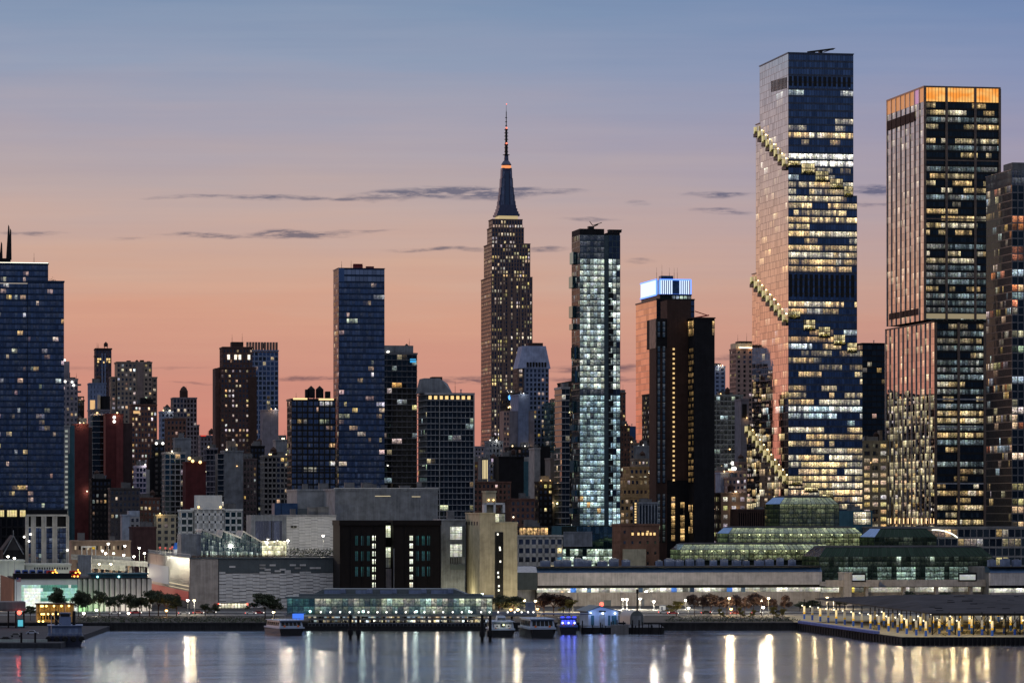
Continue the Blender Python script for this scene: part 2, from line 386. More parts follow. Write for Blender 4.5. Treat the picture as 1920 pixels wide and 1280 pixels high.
def clutter(b):
    """rooftop gear and randomly added wall-brightening lamps of the crowded middle distance"""
    r = b.rng
    if b.Y < 1980 or b.x1 < 4: return
    if r.random() < .5: b.antenna(r.uniform(.5, b.x1-.5), 3, b.h+.5, r.uniform(3, 7))
    if r.random() < .35: m = MB(); x = r.uniform(.5, b.x1-2); m.box(x, x+.5, 2, 2.5, b.h, b.h+2.5); m.box(x-.3, x+.8, 1.8, 2.7, b.h+2.5, b.h+2.8); m.build('flue', M_STEEL, b.root)
    if r.random() < .4 and b.x1 > 7: b.tank(r.uniform(2.5, b.x1-2.5), 6, b.h+.4, r.uniform(1.3, 1.9), r.uniform(2, 3), r.uniform(1, 2))
    for _ in range(r.choice((0, 0, 1, 1, 2, 3))):  # lamps put in at random to brighten the walls around them
        c = r.choice(((1, .72, .36), (1, .84, .6), (1, .95, .85), (1, .60, .25))); x = r.uniform(.5, b.x1-.5); z = b.h+1.4 if r.random() < .55 else r.uniform(.45, .95)*b.h
        m = MB(); m.sphere((x, -.7, z), r.uniform(.28, .5), 7, 5); m.tube((x, -.7, z), (x, .2, z), .08, 4); o = m.build('lamp', glow('added_lamp_%d' % int(c[2]*100), c, 3.0), b.root)
        if r.random() < .6: point('lamp_light', (x, -2.0, z-.5), r.uniform(120, 450), c, .4, o)

def block(name, label, cat, px, pxR, py, Y, st, pxL=None, depth=None, nwin=16, group=None, units=4, zb=2.5, stL=None, faces='FL', para=.9):
    """a plain block: near corner column, right column, roof row, distance"""
    b = Bld(name, label, cat, px, Y, group, zb, nwin)
    x1 = b.w(pxR); y1 = depth if depth else max(8.0, min(70, b.d(pxL)) if pxL is not None else 25.0)
    b.vol(0, x1, 0, y1, 0, b.z(py), st, faces, stL=stL, para=para)
    if units: b.units(units, 1, x1-1, 2, y1*.7, b.z(py), 3.2)
    b.x1, b.y1, b.h = x1, y1, b.z(py)
    clutter(b)
    return b
# ------------------------------------------------------------------ setting: river, city ground, quay, roads
def water_mat():
    m = bpy.data.materials.new('river_water'); m.use_nodes = True; t = NT(m.node_tree); b = t.n['Principled BSDF']
    p = t.add('ShaderNodeTexCoord').outputs['Object']
    n1 = t.noise(t.vec('MULTIPLY', p, (.022, .060, 1)), 1.0, 3, .55)
    n2 = t.noise(t.vec('MULTIPLY', p, (.045, .30, 1)), 1.0, 3, .6)
    n3 = t.noise(t.vec('MULTIPLY', p, (.004, .016, 1)), 1.0, 2, .5)
    n4 = t.noise(t.vec('MULTIPLY', p, (.16, .85, 1)), 1.0, 2, .6)
    h = t.math('ADD', t.math('ADD', t.math('MULTIPLY', n1, .8), t.math('MULTIPLY', n2, .38)), t.math('ADD', t.math('MULTIPLY', n3, 1.6), t.math('MULTIPLY', n4, .13)))
    bp = t.add('ShaderNodeBump', ins={'Strength': 1.0, 'Distance': 1.0, 'Height': h})
    gl = t.add('ShaderNodeBsdfGlossy', ins={0: (1.0, .98, 1.0, 1), 'Roughness': t.rng(n3, .3, .7, .13, .19), 'Anisotropy': .5, 'Normal': bp.outputs[0], 'Tangent': t.add('ShaderNodeCombineXYZ', ins={0: 0.0, 1: 1.0, 2: 0.0}).outputs[0]})
    df = t.add('ShaderNodeBsdfDiffuse', ins={0: (.012, .018, .028, 1)})
    fw = t.add('ShaderNodeLayerWeight', ins={0: .5}).outputs['Facing']
    mx = t.add('ShaderNodeMixShader', ins={0: t.rng(fw, .5, .97, .08, .86), 1: df.outputs[0], 2: gl.outputs[0]})
    out = [n for n in t.n if n.type == 'OUTPUT_MATERIAL'][0]; t.l.new(mx.outputs[0], out.inputs[0]); t.n.remove(b)
    return m
wm = MB(); wm.face([(-30000, -3000, 0), (30000, -3000, 0), (30000, 1460, 0), (-30000, 1460, 0)])
tag(wm.build('river_water', water_mat()), kind='structure')
gm = MB(); gm.face([(-40000, 1431, 2.5), (40000, 1431, 2.5), (40000, 45000, 2.5), (-40000, 45000, 2.5)])
tag(gm.build('city_ground', M_SOIL), kind='structure')
sw = MB(); sw.box(-9000, 9000, 1430, 1431.6, -3, 2.9); sw.box(-9000, 9000, 1429.6, 1430, 2.2, 2.9)
for i in range(190):
    x = -190+i*2.0; sw.box(x, x+.7, 1429.7, 1430, -3, 2.2)
tag(sw.build('quay_wall', wall('wet_dark_wall', (.03, .03, .032), .3)), 'dark concrete quay wall with vertical piles along the waterline', 'quay wall')
pm = MB(); pm.face([(-3000, 1431.7, 2.504), (3000, 1431.7, 2.504), (3000, 1535, 2.504), (-3000, 1535, 2.504)])
tag(pm.build('esplanade_pavement', wall('esplanade_paving', (.055, .052, .048), .2, .2, .9, False)), kind='structure')
rm = MB(); rm.face([(-3000, 1548, 2.508), (3000, 1548, 2.508), (3000, 1592, 2.508), (-3000, 1592, 2.508)])
tag(rm.build('riverside_road', M_ASPH), kind='structure')
rk = MB()
for i in range(120):
    x = -360+i*6
    for y in (1556, 1563, 1577, 1584): rk.box(x, x+3, y, y+.15, 2.511, 2.513)
rk.box(-3000, 3000, 1546, 1548, 2.4, 2.62); rk.box(-3000, 3000, 1592, 1594, 2.4, 2.62)
tag(rk.build('road_markings', M_WHITE), kind='structure')

# ------------------------------------------------------------------ the tall towers on the right
def leaf_cluster(mb, c, rx, ry, rz, n, size, rng):
    for _ in range(n):
        while True:
            p = (rng.uniform(-1, 1), rng.uniform(-1, 1), rng.uniform(-1, 1))
            if p[0]**2+p[1]**2+p[2]**2 < 1: break
        q = Vector((c[0]+p[0]*rx, c[1]+p[1]*ry, c[2]+p[2]*rz))
        a = Vector((rng.gauss(0, 1), rng.gauss(0, 1), rng.gauss(0, 1))).normalized(); b = a.orthogonal().normalized(); s = size*rng.uniform(.6, 1.3)
        d = a.cross(b)
        mb.face([tuple(q-b*s), tuple(q+d*s*.5), tuple(q+b*s), tuple(q-d*s*.5)])
def leaf_mat(name, col):
    m = bpy.data.materials.new(name); m.use_nodes = True; t = NT(m.node_tree); b = t.n['Principled BSDF']
    o = t.add('ShaderNodeTexCoord').outputs['Object']; k = t.rng(t.noise(o, 1.1, 2), .3, .7, .55, 1.5)
    t.l.new(t.mix(1.0, tuple(col)+(1,), t.add('ShaderNodeCombineXYZ', ins={0: k, 1: k, 2: k}).outputs[0], 'MULTIPLY'), b.inputs['Base Color'])
    b.inputs['Roughness'].default_value = .7
    return m
L_GREEN = leaf_mat('dark_green_leaves', (.030, .045, .018)); L_RED = leaf_mat('red_brown_leaves', (.042, .020, .016)); L_YEL = leaf_mat('yellow_green_leaves', (.16, .13, .02)); L_TERR = leaf_mat('terrace_planting', (.20, .18, .03))

def spiral():
    b = Bld('stepped_glass_tower', 'tallest glass tower, wrapped by a lit spiralling ribbon of planted terraces', 'skyscraper', 1478, 2150, nwin=100)
    wA, wB, wC = b.w(1600), b.w(1607), b.w(1617); d0, d1, d2, d3 = b.d(1424), b.d(1417), b.d(1410), b.d(1400)
    st = St(4.05, 1.55, .06, .05, .012, .02, G_SILV, metal('rosy_mullion', (.17, .145, .14), .4, .7), every=3)
    stF = st.but(gl=G_BLUE, pier=.10, span=.29, rp=.16, rs=.10, every=1, wl=metal('navy_spandrel', (.09, .10, .12), .25, .7))
    bands = [(100, 143, 0, None, 0), (143, 162, 0, None, 0), (162, 177, .55, COOL, .8), (177, 252, .10, MIXP, .45), (252, 265, .95, OFFICE, .95), (265, 290, .18, OFFICE, .4), (290, 306, 1.0, [(1, .95, .82)], 1.7),
             (306, 345, .55, COOL+OFFICE, .55), (345, 372, .92, OFFICE, .8), (372, 512, .88, OFFICE, 1.0), (512, 557, 0, None, 0), (557, 570, .8, MIXP, .9), (570, 583, .4, MIXP, .8), (583, 610, .1, OFFICE, .5), (610, 655, .75, MIXP, .7),
             (655, 700, .62, OFFICE, .6), (700, 755, .45, OFFICE, .55), (755, 772, .95, COOL, .8), (772, 782, .5, COOL, .9), (782, 800, .3, COOL, .4), (800, 835, .85, OFFICE, .85), (835, 880, .92, OFFICE, 1.0), (880, 932, .92, OFFICE+[(1, .7, .4)], 1.25), (932, 1100, .9, OFFICE, 1.3)]
    def mk(z0, z1, scale=1.0, left=False):
        def lit(nf, nb, r):
            out = []
            for j in range(nf):
                zz = z0+(j+.5)*(z1-z0)/nf; py = HY-(zz+b.zb-CH)*F/b.Y
                row = next((q for q in bands if q[0] <= py < q[1]), None)
                if not row or not row[2]: continue
                p = row[2]*scale
                if left: p = (.10 if r.random() > .22 else .45) if py < 700 else p*.6
                i = 0; prow = p*r.uniform(.6, 1.25) if p < .9 else p
                while i < nb:
                    L = min(nb-i, r.randint(2, 9))
                    if r.random() < prow:
                        c = r.choice(row[3]); k = row[4]*1.7*r.uniform(.25, 1.0)*((.28 if py < 700 else .5) if left else 1)
                        out.append((j, i, L, tuple(x*k for x in c)))
                    i += L
            return out
        return lit
    zt, za, zb_ = b.z(100), b.z(365), b.z(655)
    b.vol(0, wA, 0, d0, za, zt, stF, 'FL', mk(za, zt), mk(za, zt, 1, True), .6, stL=st)
    b.vol(0, wB, 0, d0, zb_, za, stF, 'FL', mk(zb_, za), mk(zb_, za, 1, True), .3, stL=st, top=False)
    b.vol(0, wC, 0, d0, 0, zb_, stF, 'FL', mk(0, zb_), mk(0, zb_, 1, True), .3, stL=st, top=False)
    for ya, yb, py in ((d0, d1, 235), (d1, d2, 515), (d2, d3, 795)):
        b.vol(0, wA-.1, ya, yb, 0, b.z(py, 0, yb), st, 'L', None, mk(0, b.z(py, 0, yb), .8, True), .5, stL=st)
    # louvred plant floors
    for p0, p1, n in ((143, 161, 13), (514, 556, 13)):
        z0, z1 = b.z(p1), b.z(p0); wx = wA if p0 < 300 else wB
        m = MB()
        for i in range(n): m.box(.6+i*(wx-1)/n, .6+i*(wx-1)/n+(wx-1)/n*.55, -.32, -.02, z0, z1)
        b.part('louvre', m, M_BLACK)
    m = MB(); z0, z1 = b.z(170, 0, 15), b.z(149, 0, 15)
    for i in range(12): m.box(-.12, -.02, 4+i*3.1, 4+i*3.1+.9, z0+i*.15, z1+i*.15)
    b.part('louvre', m, M_BLACK)
    gt = glass('terrace_glass', (.9, .9, .9), .15, (.02, .02, .01), pat=.8)
    rng = random.Random(5)
    def terr(x0, x1, y0, y1, z0, h, left):
        m = MB()
        if left: m.box(-1.5, .05, y0, y1, z0-1.3, z0); m.box(-1.5, -1.35, y0, y1, z0, z0+.8)
        else: m.box(x0, x1, -1.6, .05, z0-.5, z0); m.box(x0, x1, -1.6, -1.5, z0, z0+.7)
        if not left:
            for i in range(7): m.box(x0+(x1-x0)*i/6-.08, x0+(x1-x0)*i/6+.08, -.5, -.36, z0, z0+h)
            m.box(x0, x1, -.5, -.36, z0+h*.48, z0+h*.54); m.box(x0-.2, x1+.2, -.6, -.3, z0+h, z0+h+.3)
        t = b.part('terrace', m, M_BLACK)
        g = MB(); n = 4
        for i in range(n):
            for j in range(2):
                k = rng.uniform(.10, .75)*(.6 if left else 1.7); c = (1.0*k, .80*k, .36*k, rng.random()) if left else (1.0*k, .80*k, .40*k, rng.random())
                if left:
                    a, e = y0+(y1-y0)*i/n, y0+(y1-y0)*(i+1)/n
                    g.face([(-.35, e, z0+h*j/2), (-.35, a, z0+h*j/2), (-.35, a, z0+h*(j+1)/2), (-.35, e, z0+h*(j+1)/2)], c)
                else:
                    a, e = x0+(x1-x0)*i/n, x0+(x1-x0)*(i+1)/n
                    g.face([(a, -.35, z0+h*j/2), (e, -.35, z0+h*j/2), (e, -.35, z0+h*(j+1)/2), (a, -.35, z0+h*(j+1)/2)], c)
        g.build('glazing', gt, t)
        if left:
            f = MB(); f.box(-1.3, -.36, y1-.4, y1-.1, z0, z0+h); f.build('light_fin', glow('terrace_light', (1, .84, .42), .6), t)
        l = MB(); leaf_cluster(l, (-.95, (y0+y1)/2, z0+.9) if left else ((x0+x1)/2, -1.1, z0+.6), .6 if left else (x1-x0)/2, (y1-y0)/2 if left else .6, 1.3, 120, .55, rng)
        l.build('planting', L_TERR, t)
        point('terrace_lamp_light', (-2.4, (y0+y1)/2, z0+2.6) if left else ((x0+x1)/2, -2.6, z0+1.6), 90*rng.uniform(.4, 1.3), (1, .84, .42), .4, t)
    for pf, pn, yend, n in ((238, 308, d1, 8), (520, 600, d2, 9), (800, 903, d3, 11)):
        zf, zn = b.z(pf, 0, yend), b.z(pn)
        for i in range(n):
            y1 = yend*(1-i/n); y0 = yend*(1-(i+1)/n); terr(0, 0, y0, y1, zf+(zn-zf)*(i+1)/n-1.5, 5.0, True)
    for pts in ([(1478, 1501, 303, 314), (1503, 1527, 305, 328), (1529, 1553, 319, 342), (1556, 1580, 333, 355), (1583, 1598, 347, 369)],
                [(1471, 1500, 584, 599), (1507, 1528, 598, 621), (1535, 1556, 611, 634), (1563, 1584, 626, 648), (1589, 1606, 641, 662)],
                [(1478, 1504, 891, 912), (1508, 1533, 904, 924), (1536, 1562, 918, 937)]):
        for a, e, p0, p1 in pts: terr(max(0, b.w(a)), b.w(e), 0, 0, b.z(p1)+.8, (b.z(p0)-b.z(p1))*.82, False)
    m = MB(); zt2 = zt+.6
    m.box(b.w(1521), b.w(1532), 4, 7, zt2, zt2+1.4); m.tube((b.w(1518), 5, zt2+.8), (b.w(1568), 6, zt2+3.2), .55, 6); m.tube((b.w(1548), 5, zt2+1), (b.w(1571), 6, zt2+3.6), .25, 5); m.box(b.w(1540), b.w(1546), 4, 7, zt2, zt2+2.2)
    b.part('roof_crane', m, M_BLACK); b.done()
spiral()

def crown_tower():
    b = Bld('orange_crowned_tower', 'dark office tower with pale columns and an orange glowing crown', 'skyscraper', 1733, 2250, nwin=100)
    x1, y1 = b.w(1875), b.d(1663); zt, zm = b.z(161), b.z(600); D = b.d(1752)
    sF = St(4.3, 1.75, .10, .34, .10, .12, G_DARK, M_BLACK, every=1); sL = St(4.3, 4.1, .02, .05, .02, .03, G_BRNZ, M_BRONZE)
    def litF(rows, dens):
        def f(nf, nb, r):
            out = []
            for j in range(nf):
                mode = r.random(); pal, p, k = ((OFFICE, .82, 1.0) if mode < .30 else (COOL, .95, .26) if mode < .62 else (OFFICE, .35, .6) if mode < .88 else (None, 0, 0))
                i = 0
                while i < nb:
                    L = min(nb-i, r.randint(2, 6))
                    if r.random() < p*dens: c = r.choice(pal); q = k*r.uniform(.4, 1.1); out.append((j, i, L, tuple(x*q for x in c)))
                    if pal is COOL and .42 < i/nb < .50: out.insert(0, (j, i, 1, (1.3, 1.5, 1.5)))
                    i += L
            return out
        return f
    def litL(nf, nb, r):
        out = []
        for j in range(nf):
            for i in range(nb):
                if r.random() < .20: k = r.uniform(.08, .40); out.append((j, i, 1, (k, k*.85, k*.6)))
        return out
    def litL2(nf, nb, r):
        out = []
        for j in range(nf):
            f = j/nf; p = .55 if .35 < f < .7 else .12 if f > .7 else .3
            for i in range(nb):
                if r.random() < p: k = r.uniform(.2, .7); out.append((j, i, 1, (k, k*.85, k*.5)))
        return out
    zc = b.z(190); zd = b.z(222)
    b.vol(0, x1, 0, y1, zm, zc, sF, 'FL', litF(0, 1.0), litL, .1, stL=sL, top=False)
    b.vol(0, b.w(1960, D), D, y1+3, 0, b.z(604, 0, D), sF, 'FL', litF(0, 1.25), litL2, .8, stL=sL)
    # crown: lit translucent panels between columns
    go = bpy.data.materials.new('crown_amber_light'); go.use_nodes = True; t = NT(go.node_tree); bs = t.n['Principled BSDF']
    o = t.add('ShaderNodeTexCoord').outputs['Object']; n = t.noise(t.vec('MULTIPLY', o, (.12, .12, .25)), 1.0, 1)
    t.l.new(t.mix(t.rng(n, .35, .65, 0, 1), (1.0, .33, .04, 1), (1.0, .56, .16, 1)), bs.inputs['Emission Color']); bs.inputs['Emission Strength'].default_value = 1.0; bs.inputs['Base Color'].default_value = (.05, .03, .02, 1); go.cycles.emission_sampling = 'NONE'
    b.solid(M_BLACK, .6, x1-.3, .6, y1-.3, zc, zt-.8)
    cols = [0.0, .29, .67, 1.0]
    for a, e in zip(cols[:-1], cols[1:]):
        m = MB(); m.box(x1*a+.7, x1*e-.7, .15, .55, zc, zt-1.0); c = b.part('crown_panel', m, go)
        f = MB(); nn = int((e-a)*24)
        for i in range(nn+1): f.box(x1*a+.7+(x1*(e-a)-1.4)*i/nn-.1, x1*a+.7+(x1*(e-a)-1.4)*i/nn+.1, -.05, .15, zc, zt-1.0)
        f.build('mullion', M_BRONZE, c)
    g2 = glow('crown_violet_light', (.70, .34, .62), .6); g3 = glow('crown_orange_light', (1.0, .40, .12), .5)
    for i in range(8):
        m = MB(); m.box(.15, .55, y1*i/8+.7, y1*(i+1)/8-.7, zc+(.0 if i < 3 else 0), zt-1.0); b.part('crown_panel', m, g2 if i == 1 else g3)
    m = MB(); m.box(-.45, x1+.3, -.45, y1+.2, zt-1.0, zt); b.part('roof', m, M_BRONZE)
    # columns
    def col_f(x, z0, z1, y=0.0, w=.75):
        m = MB(); m.box(x-w, x+w, y-.75, y+.09, z0, z1); b.part('column', m, M_BRONZE)
    for a in cols: col_f(min(max(x1*a, .3), x1-.3), zm, zt-1.0)
    def col_l(y, z0, z1, w=.42):
        m = MB(); m.box(-.45, .09, y-w, y+w, z0, z1); b.part('column', m, M_LMULL)
    for i in range(1, 9): col_l(y1*i/8-.42 if i == 8 else y1*i/8, zm, zt-1.0)
    zl = b.z(604, 0, D); yl = y1+3
    for i in range(1, 12): col_l(D+(yl-D)*i/11-.42 if i == 11 else D+(yl-D)*i/11, 9, zl)
    for px in (1754, 1797, 1846): col_f(b.w(px, D), 9, zl, D, .8)
    for py in (300, 410, 520): m = MB(); m.box(-.5, x1, -.55, 0, b.z(py)-.4, b.z(py)+.4); b.part('floor_band', m, M_BRONZE)
    for py in (748, 800, 906): m = MB(); m.box(-.5, b.w(1890, D), D-.55, D, b.z(py, 0, D)-.4, b.z(py, 0, D)+.4); b.part('floor_band', m, M_LMULL)
    m = MB(); zz = zm+1
    m.box(1.2, x1-1, -.15, .05, zz, zz+3.0); b.part('terrace_lighting', m, glow('dim_terrace_strip', (1, .80, .45), .28))
    l = MB(); leaf_cluster(l, (x1/2, D/2, zl+1.2), x1/2, 2, 1.2, 160, .6, b.rng); b.part('planting', l, L_GREEN)
    m = MB()
    for i in range(8): m.box(-.5, -.02, y1*.14+i*y1*.1, y1*.14+i*y1*.1+y1*.085, b.z(588), b.z(576))
    b.part('louvre', m, M_DBROWN)
    m = MB()
    for i in range(6): m.box(-.5, -.02, y1*.24+i*y1*.125, y1*.24+i*y1*.125+y1*.105, b.z(221), b.z(203))
    b.part('louvre', m, M_DBROWN)
    for i in range(11):
        m = MB(); yy = D+(yl-D)*(i+.5)/11; m.box(-.9, -.76, yy-.6, yy+.6, b.z(981, 0, yy), b.z(971, 0, yy)); b.part('wall_lamp', m, glow('warm_lamp_panel', (1, .62, .30), 2.2))
    b.done()
crown_tower()

def edge_tower():
    b = Bld('dark_glass_tower', 'dark glass tower with fine mullions cut by the right edge of the picture', 'skyscraper', 1897, 2050, nwin=60)
    x1, y1, zt = b.w(2010), b.d(1849), b.z(319)
    st = St(4.2, 1.8, .16, .16, .35, .12, G_DARK, metal('dark_pale_mullion', (.16, .155, .15), .4, .7), .18, OFFICE+[(.7, .9, 1), (1, .35, .15)], (1, 4), .12, (.3, 1.3))
    b.vol(0, x1, 0, y1, 0, zt-8, st.but(p=.30, bw=3.4), 'FL', stL=st.but(p=.16, st=(.15, .8), pier=.10, rp=.12, rs=.05, span=.10, gl=glass('edge_left_glass', (.30, .37, .36), .15)), top=False)
    b.vol(0, x1, 0, y1, zt-8, zt, st.but(p=0, fp=0, span=0, gl=G_PLAIN, dim=.06), 'FL', para=.4)
    m = MB(); m.box(3, 20, 8, 24, zt, zt+5); b.part('plant_room', m, M_CONCD)
    b.done()
edge_tower()

# ------------------------------------------------------------------ the stone landmark tower with the mast
M_MAST = metal('dark_mast_metal', (.06, .07, .12), .45, .5)
def landmark():
    b = Bld('art_deco_tower', 'stone art deco skyscraper with stepped top and tall antenna mast', 'skyscraper', 921, 3600, nwin=100)
    st = St(3.75, 2.75, .46, .30, .55, .15, G_PLAIN, M_LIME, .42, [(1, .80, .42), (1, .90, .62), (1, .76, .36)], (1, 2), .10, (.35, 1.15))
    w1, d1, w2 = b.w(998), b.d(902), b.w(995)
    sL = st.but(p=.10, st=(.2, .6), rp=.10, rs=.05, pier=.36, gl=G_BRNZ)
    z = [b.z(520), b.z(457), b.z(427), b.z(411), b.z(390)]
    b.vol(0, w1, 0, d1, 0, z[0], st, 'FL', stL=sL)
    b.vol(.8, w2, 2.5, d1*.80, z[0], z[1], st, 'FL', stL=sL)
    b.vol(1.5, b.w(984), 5, d1*.55, z[1], z[2], st.but(p=.35), 'FL', stL=sL)
    b.vol(2.5, b.w(982), 7, d1*.50, z[2], z[3], st.but(p=.03), 'FL', stL=sL)
    cx, cy = b.w(951.0, 14), 19.0
    # wide vertical stone ribs between the window columns
    for i in range(8):
        x = w1*i/7; m = MB(); m.box(max(-.2, x-.9), min(w1+.1, x+.9), -.75, -.32, 0, z[0]); b.part('pier', m, M_LIME)
    m = MB(); m.box(cx-9, cx+9.5, 8.5, 30, z[3]+.3, z[3]+4.2); b.part('observation_deck', m, glow('deck_light', (1, .76, .38), .5))
    m = MB(); zz = z[3]+4.2
    for hw, h in ((11.2, 2.2), (10.2, 2.4), (9.2, 3.0), (8.3, 3.2)):
        m.box(cx-hw, cx+hw, cy-hw, cy+hw, zz, zz+h-.25); m.box(cx-hw+.5, cx+hw-.5, cy-hw+.5, cy+hw-.5, zz+h-.3, zz+h); zz += h
    b.part('stepped_base', m, M_MAST)
    zb0, zb1 = zz, b.z(315)
    m = MB(); m.hexa([(cx-5, cy-5, zb0), (cx+5, cy-5, zb0), (cx+5, cy+5, zb0), (cx-5, cy+5, zb0)], [(cx-4.3, cy-4.3, zb1), (cx+4.3, cy-4.3, zb1), (cx+4.3, cy+4.3, zb1), (cx-4.3, cy+4.3, zb1)])
    mast = b.part('mast', m, M_MAST)
    m = MB(); m.hexa([(cx-2, cy-5.3, zb0), (cx+2, cy-5.3, zb0), (cx+2, cy-4, zb0), (cx-2, cy-4, zb0)], [(cx-1.7, cy-4.6, zb1-3), (cx+1.7, cy-4.6, zb1-3), (cx+1.7, cy-4, zb1-3), (cx-1.7, cy-4, zb1-3)]); m.build('mast_window', G_PLAIN, mast)
    for sx in (-1, 1):
        m = MB()
        prof = [(8.4, 0), (8.2, 4), (7.6, 4.2), (7.4, 10), (6.8, 10.2), (6.5, 17), (5.9, 17.2), (5.6, 26), (5.0, 26.2), (4.7, 36)]
        for (r0, h0), (r1, h1) in zip(prof[:-1], prof[1:]):
            a = [(cx+sx*2.6, cy-5.6, zb0+h0), (cx+sx*r0, cy-5.2, zb0+h0), (cx+sx*r0, cy+5, zb0+h0), (cx+sx*2.6, cy+5, zb0+h0)]
            c = [(cx+sx*2.6, cy-5.6+h1*.02, zb0+h1), (cx+sx*r1, cy-5.2+h1*.02, zb0+h1), (cx+sx*r1, cy+5, zb0+h1), (cx+sx*2.6, cy+5, zb0+h1)]
            if sx < 0: a.reverse(); c.reverse()
            m.hexa(a, c)
        m.build('buttress', M_MAST, mast)
        for q in (.30, .62): m = MB(); m.hexa([(cx+sx*(2.6+q*4.6)-.3, cy-5.75, zb0), (cx+sx*(2.6+q*4.6)+.3, cy-5.75, zb0), (cx+sx*(2.6+q*4.6)+.3, cy-5.2, zb0), (cx+sx*(2.6+q*4.6)-.3, cy-5.2, zb0)], [(cx+sx*(2.3+q*2.2)-.3, cy-5.2, zb1-2), (cx+sx*(2.3+q*2.2)+.3, cy-5.2, zb1-2), (cx+sx*(2.3+q*2.2)+.3, cy-4.6, zb1-2), (cx+sx*(2.3+q*2.2)-.3, cy-4.6, zb1-2)]); m.build('mast_rib', M_BLUEG, mast)
    z2 = b.z(303)
    m = MB(); m.lathe([(5.0, zb1), (5.0, zb1+1), (4.4, zb1+1.1), (4.4, z2-1.5), (5.0, z2-1.4), (5.0, z2-.8), (3.2, z2+2.0), (2.3, z2+3), (2.0, b.z(287))], cx, cy, 14); b.part('mast_head', m, M_MAST)
    m = MB(); m.lathe([(4.75, zb1+1.4), (4.75, z2-2.0)], cx, cy, 14); b.part('light_ring', m, glow('orange_ring_light', (1, .33, .10), 1.0))
    m = MB(); m.lathe([(3.4, b.z(287)), (3.4, b.z(286))], cx, cy, 10); m.lathe([(1.5, b.z(286)), (1.5, b.z(266)), (1.1, b.z(262)), (1.1, b.z(237)), (.45, b.z(235)), (.40, b.z(206)), (.18, b.z(203)), (.1, b.z(190))], cx, cy, 8)
    for py in (281, 274, 268, 258, 252, 246, 240, 232, 225, 217): m.box(cx-1.9 if py > 237 else cx-1.1, cx+1.9 if py > 237 else cx+.8, cy-.3, cy+.3, b.z(py), b.z(py)+.7)
    b.part('antenna', m, M_BLACK)
    for py in (265, 236, 191): m = MB(); m.sphere((cx, cy-1.5, b.z(py)), .85 if py > 200 else .5); b.part('beacon', m, glow('red_beacon', (1, .16, .08), 2.5))
    b.done()
landmark()

